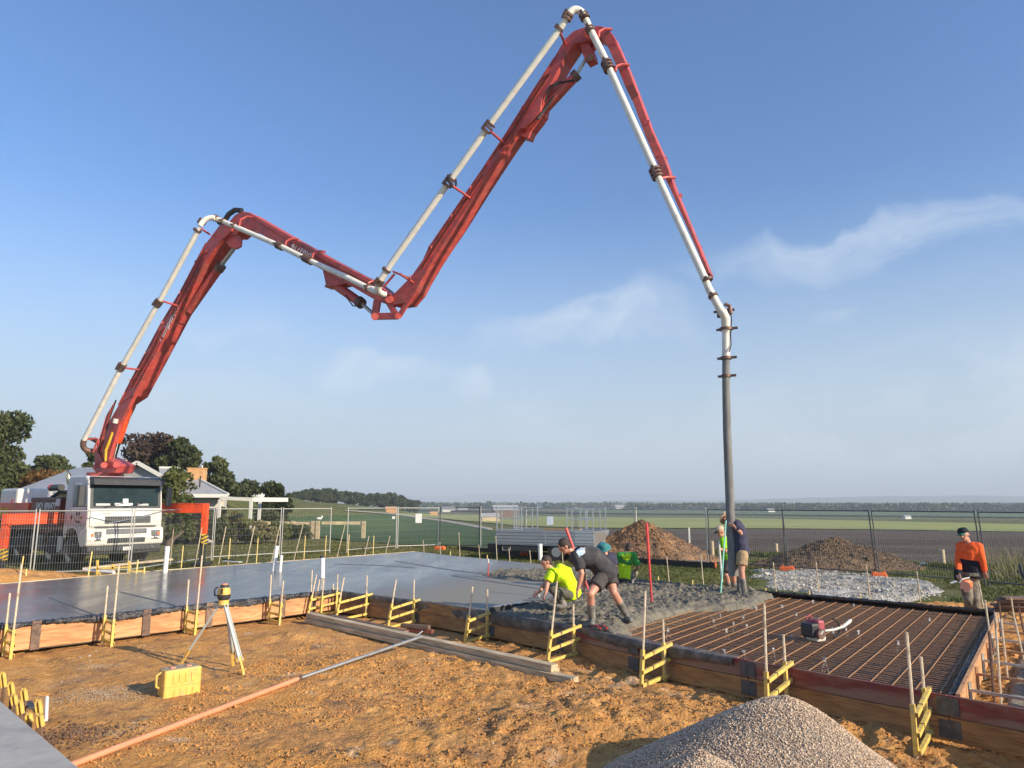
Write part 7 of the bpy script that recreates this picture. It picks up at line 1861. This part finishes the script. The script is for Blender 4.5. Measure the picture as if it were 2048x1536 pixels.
C_hat = cloth('straw hat', (0.52, 0.42, 0.30)); C_tealhat = cloth('teal hat', (0.05, 0.20, 0.21), (0.10, 0.30, 0.32)); C_cap = cloth('black cap', (0.02, 0.03, 0.03)); C_capb = cloth('green cap peak', (0.03, 0.17, 0.12)); C_stripe = cloth('pale trim', (0.62, 0.62, 0.58)); C_print = pmat('shirt print', (0.35, 0.52, 0.66), 0.8, var=0.1, col2=(0.7, 0.72, 0.72), c2=(0.48, 0.52), s2=9)
_tex = bpy.data.textures.new('folds', 'CLOUDS'); _tex.noise_scale = 0.11; _tex.noise_depth = 2
def organic(name, mb, m, par, vox=0.011, smooth=4, disp=0.0, label=None):
    o = obj(name, mb, m, par, smooth=True, label=label)
    r = o.modifiers.new('remesh', 'REMESH'); r.mode = 'VOXEL'; r.voxel_size = vox; r.use_smooth_shade = True
    s = o.modifiers.new('smooth', 'SMOOTH'); s.iterations = smooth; s.factor = .5
    if disp:
        d = o.modifiers.new('folds', 'DISPLACE'); d.texture = _tex; d.strength = disp; d.mid_level = 0.5; d.texture_coords = 'GLOBAL'
    return o
def lerp(a, b, t): return a + (b - a) * t
def limb(mb, pts, rs, seg=12): mb.tube(pts, rs, seg); [mb.ell(p, r * .98, 10, 6) for p, r in zip(pts, rs)]
def hand(mb, w, d, palm_n, sc=1.0, curl=0.5):
    d = d.normalized(); s = d.cross(palm_n).normalized(); n = s.cross(d).normalized()
    mb.ell(w + d * .045 * sc, (.05 * sc, .040 * sc, .018 * sc), 12, 8, (d, s, n))
    for k in range(4):
        L_ = (.070, .080, .076, .060)[k] * sc; b = w + d * .075 * sc + s * (.030 - .020 * k) * sc
        p1 = b + d * L_ * .45 + n * -.012 * curl; p2 = p1 + d * L_ * .3 * (1 - curl * .5) - n * L_ * .35 * curl; p3 = p2 + d * L_ * .12 - n * L_ * .45 * curl
        mb.tube([b - d * .02, p1, p2, p3], [.0105, .0105, .0095, .008], 8)
    b = w + d * .02 * sc + s * .034 * sc; mb.tube([b - s * .01, b + s * .018 + d * .022, b + s * .02 + d * .05 - n * .012], [.0125, .0115, .009], 8)
def person(label, J, face, shirt, sleeve, pants, pleg, boots=None, hair=None, hat=None, bulk=1.0, split=None, group=None, bootm=None, handd=None, sit=False, trim=None):
    """J: joints in world space"""
    feet = min(J['anL'].z, J['anR'].z) - .07
    root = thing('person', label, 'person', Vector((J['pel'].x, J['pel'].y, feet)), group)
    side_ = (J['shR'] - J['shL']).normalized(); hside = (J['hipR'] - J['hipL']).normalized()
    pel, neck = J['pel'], J['neck']; mid = J.get('mid', lerp(pel, neck, .5)); up_ = (neck - pel).normalized()
    shc = (J['shL'] + J['shR']) / 2
    def torso(mb, g, lo=0.0, hi=1.0, low_ext=0.0):
        P = [pel - (mid - pel).normalized() * (.10 + low_ext), pel, lerp(pel, mid, .6), mid, lerp(mid, shc, .6), shc, lerp(shc, neck, .6)]
        A = [.150, .158, .146, .160, .178, .165, .085]; B = [.110, .118, .105, .118, .122, .095, .07]
        i0 = 0; n = len(P)
        h = side_.cross(P[3] - P[1])
        mb.tube(P[int(lo * (n - 1) + .5):int(hi * (n - 1) + .5) + 1], [(a + g) * bulk for a in A][int(lo * (n - 1) + .5):int(hi * (n - 1) + .5) + 1], 18, hint=h, r2=[(b + g) * bulk for b in B][int(lo * (n - 1) + .5):int(hi * (n - 1) + .5) + 1])
    hd_ = J['head']; f = face.normalized(); hu = (hd_ - neck).normalized(); hs = f.cross(hu).normalized(); hu = hs.cross(f).normalized()
    body = MB(); torso(body, 0)
    limb(body, [lerp(shc, neck, .3), neck, lerp(neck, hd_, .55)], [.075, .060, .058])
    body.ell(hd_ + hu * .02, (.076, .094, .098), 16, 12, (hs, f, hu)); body.ell(hd_ - hu * .055 + f * .022, (.056, .066, .062), 14, 10, (hs, f, hu))
    body.tube([hd_ + f * .085 + hu * .015, hd_ + f * .112 - hu * .022, hd_ + f * .088 - hu * .032], [.010, .016, .012], 8)
    body.ell(hd_ + f * .078 - hu * .058, (.024, .012, .008), 8, 6, (hs, f, hu)); body.ell(hd_ + f * .07 - hu * .092, (.024, .02, .018), 8, 6, (hs, f, hu)); body.ell(hd_ + f * .078 + hu * .035, (.055, .014, .010), 10, 6, (hs, f, hu))
    for k in (-1, 1): body.ell(hd_ + hs * .080 * k - f * .008 - hu * .005, (.012, .020, .032), 8, 6, (hs, f, hu))
    for s in 'LR':
        sh, el, wr, hp, kn, an, toe = [J[x + s] for x in ('sh', 'el', 'wr', 'hip', 'kn', 'an', 'toe')]
        limb(body, [sh, lerp(sh, el, .45), el, lerp(el, wr, .35), wr], [.058, .050, .041, .042, .028])
        limb(body, [lerp(shc, sh, .4), sh], [.07, .06])
        hdv = (handd or {}).get(s, (wr - el).normalized()); hand(body, wr, hdv, f if abs(hdv.dot(f)) < .9 else hs, curl=.7)
        limb(body, [hp, lerp(hp, kn, .5), kn, lerp(kn, an, .33), lerp(kn, an, .7), an], [.092, .082, .062, .062, .046, .040]); body.tube([an - Vector((0, 0, .03)), lerp(an, toe, .5) - Vector((0, 0, .04)), toe], [.045, .045, .035], 10)
    ob = organic('body', body, M_skin, root, .0095, 3)
    # eyes
    for k in (-1, 1):
        e = MB(); e.ell(hd_ + hs * .031 * k + f * .086 + hu * .012, .011, 8, 6); obj('eye', e, M_txtb, root, smooth=True)
    # shirt
    if split:
        t1 = MB(); torso(t1, .030, .45, 1.0); t2 = MB(); torso(t2, .028, 0, .55); organic('shirt_lower', t2, split, root, .012, 4, .02)
    else: t1 = MB(); torso(t1, .036)
    for s in 'LR':
        sh, el, wr = J['sh' + s], J['el' + s], J['wr' + s]
        limb(t1, [lerp(shc, sh, .45), sh], [.098, .088])
        if sleeve <= 1: t1.tube([sh, lerp(sh, el, sleeve * .5), lerp(sh, el, sleeve)], [.088, .086, .086], 12)
        else: limb(t1, [sh, el, lerp(el, wr, sleeve - 1)], [.078, .066, .050])
    organic('shirt', t1, shirt, root, .012, 4, .022)
    if trim:
        t3 = MB(); d = (mid - pel).normalized(); h = side_.cross(mid - pel); b = pel - d * .085
        t3.tube([b, b + d * .03], [.176 * bulk] * 2, 18, hint=h, r2=[.142 * bulk] * 2); organic('shirt_trim', t3, trim, root, .01, 2)
    p = MB(); p.tube([pel - (mid - pel).normalized() * .13, pel, lerp(pel, mid, .35)], [x * bulk for x in (.135, .168, .158)], 18, hint=side_.cross(mid - pel), r2=[x * bulk for x in (.115, .130, .118)])
    for s in 'LR':
        hp, kn, an = J['hip' + s], J['kn' + s], J['an' + s]
        if pleg <= 1: limb(p, [hp, lerp(hp, kn, .5 * pleg)], [.122, .118]); p.tube([lerp(hp, kn, .4 * pleg), lerp(hp, kn, pleg)], [.120, .122], 12)
        else: limb(p, [hp, lerp(hp, kn, .5), kn, lerp(kn, an, .5), lerp(kn, an, pleg - 1)], [.112, .100, .082, .076, .068])
    organic('shorts' if pleg <= 1 else 'trousers', p, pants, root, .012, 4, .022)
    if boots:
        for s in 'LR':
            kn, an, toe = J['kn' + s], J['an' + s], J['toe' + s]; b = MB()
            limb(b, [lerp(kn, an, boots), lerp(kn, an, (1 + boots) / 2), an, an - Vector((0, 0, .03))], [.070, .062, .055, .055])
            limb(b, [an - Vector((0, 0, .035)), lerp(an, toe, .55) - Vector((0, 0, .025)), toe], [.055, .052, .044]); organic('boot', b, bootm or M_boot, root, .011, 3)
    if hair:
        h = MB(); h.ell(hd_ + hu * .040 - f * .014, (.086, .098, .092), 14, 10, (hs, f, hu)); h.ell(hd_ - f * .045 - hu * .02, (.074, .062, .08), 12, 8, (hs, f, hu)); organic('hair', h, hair, root, .010, 2, .012)
    if hat:
        kind_, m, m2 = hat; c = hd_ + hu * .055
        h = MB(); h.tube([c - hu * .012, c + hu * .03, c + hu * .075, c + hu * .088], [.098, .097, .086, .05] if kind_ == 'brim' else [.096, .094, .072, .03], 18, hint=f, r2=[.112, .11, .098, .06] if kind_ == 'brim' else [.106, .104, .08, .035])
        ho = organic('hat_crown', h, m, root, .008, 2)
        b = MB()
        if kind_ == 'brim':
            n = 22; vs = []
            for k in range(n):
                a = 2 * math.pi * k / n
                for r0, dz in ((.085, .0), (.175, -.035 - .012 * math.cos(a * 2))):
                    for t in (0, -.006): vs.append(c + hs * (math.cos(a) * r0) + f * (math.sin(a) * r0 * 1.08) + hu * (dz + t))
            b.add(vs, [q for k in range(n) for q in ((4 * k, 4 * k + 2, (4 * k + 6) % (4 * n), (4 * k + 4) % (4 * n)), (4 * k + 1, (4 * k + 5) % (4 * n), (4 * k + 7) % (4 * n), 4 * k + 3), (4 * k + 2, 4 * k + 3, (4 * k + 7) % (4 * n), (4 * k + 6) % (4 * n)))])
            obj('hat_brim', b, m2, root, smooth=True)
        else:
            vs = [c + hs * (x * .075 * (1 - y * .25)) + f * (.085 + .10 * y * (1 - .25 * x * x)) + hu * (-.004 - .02 * y - .018 * x * x) for y in (0, .5, 1) for x in (-1, -.5, 0, .5, 1)]
            n5 = 5; vs2 = vs + [v - hu * .006 for v in vs]; fs = []
            for j in range(2):
                for i in range(4):
                    a = j * 5 + i; fs += [(a, a + 1, a + 6, a + 5), (a + 15, a + 20, a + 21, a + 16)]
            b.add(vs2, fs + [(i, i + 15, i + 16, i + 1) for i in range(4)] + [(10 + i, 11 + i, 26 + i, 25 + i) for i in range(4)] + [(0, 5, 20, 15), (5, 10, 25, 20), (4, 19, 24, 9), (9, 24, 29, 14)]); obj('hat_peak', b, m2, root, smooth=True)
    return root
def JJ(Y, d):
    return {k: up(v[0], v[1], Y=Y + (v[2] if len(v) > 2 else 0)) for k, v in d.items()}
LEFT = Vector((-1, 0, 0))
# bending man in charcoal
J = JJ(11.75, dict(head=(1129, 1092, -.05), neck=(1145, 1106, 0), mid=(1187, 1117, .02), pel=(1213, 1143, .05), shL=(1153, 1112, -.17), shR=(1150, 1110, .20), elL=(1164, 1147, -.25), elR=(1166, 1142, .22), wrL=(1155, 1181, -.2), wrR=(1168, 1172, .2),
     hipL=(1204, 1154, -.08), hipR=(1219, 1154, .12), knL=(1181, 1188, -.30), knR=(1227, 1184, -.05), anL=(1184, 1238, -.08), anR=(1254, 1231, .28), toeL=(1200, 1251, -.16), toeR=(1263, 1243, .22)))
J['toeL'] = J['anL'] + Vector((-.02, -.17, -.055)); J['toeR'] = J['anR'] + Vector((.03, -.16, -.05))
p1 = person('bending man in a charcoal t-shirt, dark shorts and rubber boots, reaching down', J, Vector((-.75, -.1, -.62)), C_char, .80, C_dsh, .60, boots=.45, hair=M_hair, bulk=1.2, handd={'L': Vector((-.15, 0, -1))}, trim=C_stripe)
# print on the back of the shirt
q = up(1163, 1097, Y=11.52); nb = Vector((-.2, -.75, .6)).normalized(); xa = Vector((.75, -.3, -.1)).normalized(); ya = nb.cross(xa).normalized(); xa = ya.cross(nb)
m_ = MB(); m_.prism([q + xa * a + ya * b for a, b in ((-.09, .10), (.04, .13), (.08, -.02), (.02, -.14), (-.07, -.06))], nb * .012); 
pr = obj('shirt_print', m_, C_print, p1); sw = pr.modifiers.new('sub', 'SUBSURF'); sw.subdivision_type = 'SIMPLE'; sw.levels = 4; sw.render_levels = 4
sk = pr.modifiers.new('wrap', 'SHRINKWRAP'); sk.target = [c for c in p1.children if c.name.startswith('shirt') and 'print' not in c.name and 'trim' not in c.name][0]; sk.offset = .006; sk.wrap_mode = 'ABOVE_SURFACE'
# crouching man in yellow
J = JJ(13.1, dict(head=(1093, 1125, 0), neck=(1101, 1138, 0), mid=(1129, 1151, 0), pel=(1142, 1183, .05), shL=(1104, 1146, -.17), shR=(1107, 1142, .18), elL=(1095, 1166, -.24), elR=(1092, 1164, .15), wrL=(1092, 1184, -.30), wrR=(1078, 1184, -.02),
     hipL=(1139, 1188, -.08), hipR=(1141, 1187, .12), knL=(1106, 1180, -.18), knR=(1104, 1178, .20), anL=(1128, 1208, -.10), anR=(1126, 1207, .20), toeL=(1113, 1212, -.12), toeR=(1112, 1211, .18)))
person('crouching man in a bright yellow t-shirt working the wet surface', J, Vector((-.85, -.25, -.35)), C_yel, .85, C_olive, 1.75, boots=.7, hair=M_hair, bulk=1.12, handd={'L': Vector((-.5, -.1, -.8)), 'R': Vector((-.8, 0, -.5))}, trim=C_stripe)
# crouching man seen from behind
J = JJ(17.1, dict(head=(1258, 1096, .05), neck=(1255, 1106, .02), mid=(1250, 1126, .08), pel=(1248, 1150, 0), shL=(1239, 1112, .06), shR=(1267, 1111, -.06), elL=(1230, 1131, .15), elR=(1276, 1134, .0), wrL=(1236, 1145, .35), wrR=(1266, 1147, .25),
     hipL=(1241, 1152, .02), hipR=(1256, 1152, .02), knL=(1232, 1138, .42), knR=(1270, 1146, .30), anL=(1242, 1163, .28), anR=(1262, 1164, .08), toeL=(1240, 1166, .46), toeR=(1272, 1167, .22)))
person('squatting man in a green and yellow shirt seen from behind', J, Vector((.35, .9, -.25)), C_grn, .8, C_khaki, 1.7, boots=.7, hair=M_hair, split=C_yel, bulk=.88)
o = [x for x in bpy.data.objects if x.name.startswith('person')][2]
m_ = MB(); q = up(1251, 1113, Y=16.88); m_.box(q, (.26, .02, .20)); pn = obj('shirt_panel', m_, C_yel, o, bevel=.01)
s5 = pn.modifiers.new('wrap', 'SHRINKWRAP'); s5.target = [c for c in o.children if c.name.startswith('shirt') and 'panel' not in c.name and 'lower' not in c.name][0]; s5.offset = .008; pn.modifiers.new('sub', 'SUBSURF').levels = 0
pn.modifiers.move(pn.modifiers.find('sub'), 0); pn.modifiers['sub'].subdivision_type = 'SIMPLE'; pn.modifiers['sub'].levels = 4; pn.modifiers['sub'].render_levels = 4
# man in the teal hat
J = JJ(16.6, dict(head=(1207, 1097, 0), neck=(1211, 1108, 0), mid=(1216, 1124, .05), pel=(1216, 1146, .1), shL=(1197, 1114, -.05), shR=(1226, 1112, .05), elL=(1192, 1134, -.1), elR=(1230, 1132, 0), wrL=(1190, 1146, -.2), wrR=(1222, 1146, -.2),
     hipL=(1209, 1150, .08), hipR=(1222, 1150, .08), knL=(1200, 1140, -.30), knR=(1222, 1142, -.30), anL=(1206, 1165, -.1), anR=(1222, 1166, -.1), toeL=(1200, 1168, -.25), toeR=(1222, 1169, -.28)))
person('man in a wide teal hat crouching behind the bending man', J, Vector((.25, -.85, -.45)), C_navy, .9, C_dsh, 1.7, boots=.7, hat=('brim', C_tealhat, C_tealhat))
# navy shirt man holding the hose
J = JJ(15.35, dict(head=(1455, 1036, .42), neck=(1464, 1045, .30), mid=(1480, 1069, .12), pel=(1484, 1101, .05), shL=(1474, 1051, .0), shR=(1470, 1050, .42), elL=(1482, 1067, -.14), elR=(1477, 1070, .5), wrL=(1469, 1053, -.06), wrR=(1465, 1075, .30),
     hipL=(1485, 1108, -.06), hipR=(1484, 1107, .12), knL=(1483, 1143, -.12), knR=(1480, 1143, .16), anL=(1489, 1187, -.10), anR=(1479, 1184, .12)))
J['toeL'] = J['anL'] + Vector((-.13, -.08, -.055)); J['toeR'] = J['anR'] + Vector((-.13, -.08, -.055))
person('tall man in a navy t-shirt, tan shorts and sun hat steadying the hose', J, Vector((-.88, -.42, -.12)), C_navy, .72, C_tan, .66, boots=.38, hat=('brim', C_hat, C_hat), bulk=1.0, handd={'L': Vector((-.8, .3, .3))})
# lime shirt man behind the hose
J = JJ(16.5, dict(head=(1441, 1064, -.02), neck=(1449, 1076, 0), mid=(1455, 1098, .02), pel=(1459, 1124, .05), shL=(1446, 1082, -.16), shR=(1458, 1080, .14), elL=(1448, 1102, -.22), elR=(1460, 1100, 0), wrL=(1441, 1098, -.35), wrR=(1452, 1101, -.2),
     hipL=(1456, 1128, -.06), hipR=(1463, 1128, .1), knL=(1452, 1150, -.16), knR=(1467, 1152, 0), anL=(1458, 1176, .05), anR=(1468, 1176, .14), toeL=(1452, 1181, -.02), toeR=(1464, 1181, .1)))
person('man in a lime shirt and pale cap leaning on a white pole beside the hose', J, Vector((-.88, -.30, -.28)), C_lime, .8, C_dsh, .85, boots=.6, hat=('cap', C_hat, C_cap))
# man in orange
J = JJ(13.9, dict(head=(1928, 1070, 0), neck=(1935, 1085, .02), mid=(1938, 1118, .03), pel=(1940, 1145, .03), shL=(1921, 1092, .13), shR=(1957, 1094, -.13), elL=(1917, 1120, .10), elR=(1964, 1118, -.18), wrL=(1917, 1146, -.14), wrR=(1969, 1143, -.16),
     hipL=(1931, 1160, .0), hipR=(1946, 1160, .03), knL=(1936, 1199, -.08), knR=(1951, 1197, -.10), anL=(1943, 1238, .10), anR=(1954, 1240, -.02)))
J['toeL'] = J['anL'] + Vector((-.13, -.10, -.05)); J['toeR'] = J['anR'] + Vector((-.10, -.12, -.05))
pg_ = person('standing man in an orange and navy work shirt, cap and khaki trousers holding a saw', J, Vector((-.80, -.55, -.12)), C_org, 1.9, C_khaki, 1.9, boots=.85, hat=('cap', C_cap, C_capb), split=C_blk, bulk=1.12, hair=None)
m_ = MB(); b = up(1940, 1151, Y=13.9); m_.tube([b, b + UP * .06], [.205, .20], 18, hint=Vector((0, 1, 0)), r2=[.175, .17]); obj('tool_belt', m_, C_olive, pg_)
m_ = MB(); b = up(1916, 1146, Y=13.78); m_.box(b - UP * .03, (.10, .14, .20)); obj('pouch', m_, C_blk, pg_, bevel=.02)
# saw in his hand
sw = thing('cut_off_saw', 'orange cut-off saw held low by the man in orange', 'saw', up(1929, 1170, Y=13.65))
c = up(1932, 1168, Y=13.65); m_ = MB(); m_.box(c, (.20, .13, .14), rz=.3); obj('body', m_, M_oplastic, sw, bevel=.03)
m_ = MB(); m_.tube([c + Vector((-.14, -.03, .02)), c + Vector((-.10, -.05, .09)), c + Vector((.05, -.04, .12))], .014, 8); obj('handle', m_, M_fascia, sw, smooth='auto')
m_ = MB(); d = c + Vector((-.08, -.10, -.04)); m_.tube([d, d + Vector((0, .008, 0))], .10, 20); obj('blade_guard', m_, pmat('saw guard', (.14, .05, .045), .6), sw, smooth='auto')
m_ = MB(); m_.tube([c + Vector((-.2, -.05, .05)), c + Vector((-.32, -.05, .02))], .02, 6); obj('handle', m_, M_alu, sw)

# ------------------------------------------------------------------ tools on the pour
def tool(name, label, cat, pts, r, m, Y0=None):
    m_ = MB(); m_.tube(pts, r, 8); o = obj(name, m_, m, origin=pts[0], smooth='auto'); return tag(o, label, cat)
b = up(1441, 1192, .02); t_ = up(1452, 1041, Y=b.y + .15)
o = tool('concrete_rake', 'pale teal handled concrete rake standing in front of the hose', 'rake', [b, t_], .016, M_teal)
m_ = MB(); m_.box(b + Vector((0, 0, .02)), (.42, .06, .07)); obj('rake_head', m_, M_dark, o, bevel=.01)
b = up(1445, 1166, .0); b.y = 16.0; b = up(1444, 1163, Y=15.9); t_ = up(1438, 1082, Y=15.95)
tool('white_pole', 'white pole gripped by the man in the lime shirt', 'pole', [b, t_], .019, M_pvc)
b = up(1304, 1208, .03); t_ = up(1293, 1046, Y=b.y)
tool('marker_pole', 'tall red pole standing in the rough concrete', 'pole', [b, t_], [.018, .030], M_redpole)
b = up(1176, 1182, .05); b = Vector((b.x, 12.9, .12)); b = up(1176, 1178, Y=12.6); t_ = up(1132, 1056, Y=12.6)
tool('long_rake', 'red handle slanting behind the bending man', 'rake', [b, t_], [.020, .026], M_redpole)
# screed board in the surface
a = up(980, 1221, .03); b = up(1212, 1186, .03); m_ = MB(); 
sc = thing('screed_board', 'long aluminium screed straightedge lying on the fresh surface', 'screed', a)
m_.bar(a, b, .035, .10); obj('straightedge', m_, M_dark, sc, bevel=.004)
a2, b2 = a.lerp(b, .02), a.lerp(b, .17); m_ = MB(); m_.bar(a2 + UP * .058, b2 + UP * .058, .05, .012); obj('grip_plate', m_, M_alu, sc); m_ = MB(); m_.bar(a.lerp(b, .20) + UP * .058, a.lerp(b, .235) + UP * .058, .09, .012); obj('grip_plate', m_, M_pvc, sc)
m_ = MB(); m_.bar(a.lerp(b, .92) + UP * .058, a.lerp(b, .985) + UP * .058, .09, .012); obj('grip_plate', m_, M_pvc, sc)
c = up(1074, 1196, .05); tw = thing('hand_trowel', 'dark hand float with a pale handle under the crouching man\'s hands', 'float', c)
m_ = MB(); m_.box(c + UP * .0, (.34, .10, .012), rz=.3); obj('blade', m_, M_dark, tw)
m_ = MB(); m_.tube([c + Vector((-.07, -.02, .0)), c + Vector((-.07, -.02, .06)), c + Vector((.05, .02, .06)), c + Vector((.05, .02, 0))], .014, 8); obj('handle', m_, M_fascia, tw, smooth='auto')
# red toothed rake on the concrete
c = up(1200, 1258, .03); m_ = MB()
rk = thing('red_rake', 'red striped rake end lying where the concrete meets the steel', 'rake', c)
for k in range(4):
    m_ = MB(); o_ = Vector((-.05 * k, .015 * k, 0)); m_.tube([c + o_ + Vector((-.02, .1, .01)), c + o_ + Vector((.05, .02, .05)), c + o_ + Vector((.10, -.10, .02))], .012, 6); obj('tine', m_, M_redpole if k % 2 == 0 else M_dark, rk)
# paver/black float and vibrator engine on the steel
v0 = up(1640, 1262, -.02); vb = thing('concrete_vibrator', 'red and black petrol concrete vibrator drive lying on the steel', 'vibrator', v0)
def vpt(x, y, h): 
    p = up(x, y, h); return p
ca = up(1622, 1262, .08); Xd = Vector((.85, .45, 0)).normalized(); Yd = Vector((-Xd.y, Xd.x, 0))
def vbox(name, c, s, m, bev=.02): m_ = MB(); m_.box(c, s, (Xd, Yd, UP)); return obj(name, m_, m, vb, bevel=bev)
M_pinkred = pmat('faded red plastic', (.38, .07, .09), .5, var=.2)
vbox('engine_block', ca + Vector((0, 0, .02)), (.20, .22, .20), M_dark, .03); vbox('cover', ca + Xd * .10 + UP * .04, (.14, .24, .24), M_pinkred, .035); vbox('cover_rib', ca + Xd * .175 + UP * .04, (.02, .20, .16), M_dark, .004)
for k in (-.05, .05): vbox('cover_rib', ca + Xd * .10 + Yd * k - Yd * .0 + UP * .165, (.14, .02, .015), M_dark, .004)
m_ = MB(); q = ca - Yd * .12 - UP * .02 + Xd * .02; m_.tube([q, q - Yd * .05], .075, 16); obj('starter', m_, M_clamp, vb, smooth='auto')
m_ = MB(); m_.tube([ca - Yd * .16 + UP * -.02, ca - Yd * .18 + UP * .03 + Xd * .03], .02, 8); obj('pull_cord', m_, M_fascia, vb)
vbox('fuel_tank', ca + Xd * .10 - UP * .10, (.20, .20, .09), M_fascia, .03)
m_ = MB(); m_.torus(ca - Xd * .02 + UP * .17, Yd, .05, .012, 12, 6, arc=3.14); obj('carry_ring', m_, M_pinkred, vb)
m_ = MB(); s0 = ca + Xd * .19 - UP * .02; m_.tube([s0, s0 + Xd * .06], .04, 12); m_.tube([s0, s0 + Xd * .32, s0 + Xd * .52 + UP * .03, s0 + Xd * .66 + UP * .09, s0 + Xd * .70 + UP * .11], [.016, .018, .02, .028, .018], 10); obj('drive_tube', m_, M_fascia, vb, smooth='auto')
m_ = MB(); m_.torus(s0 + Xd * .30 + UP * .02, Yd, .13, .013, 20, 6, arc=3.4, start=-.13, hint=Xd); obj('loop_handle', m_, M_black, vb, smooth='auto')
m_ = MB(); m_.bar(s0 + Xd * .28 + UP * .03, s0 + Xd * .28 - UP * .05, .03, .03); obj('bracket', m_, M_alu, vb)
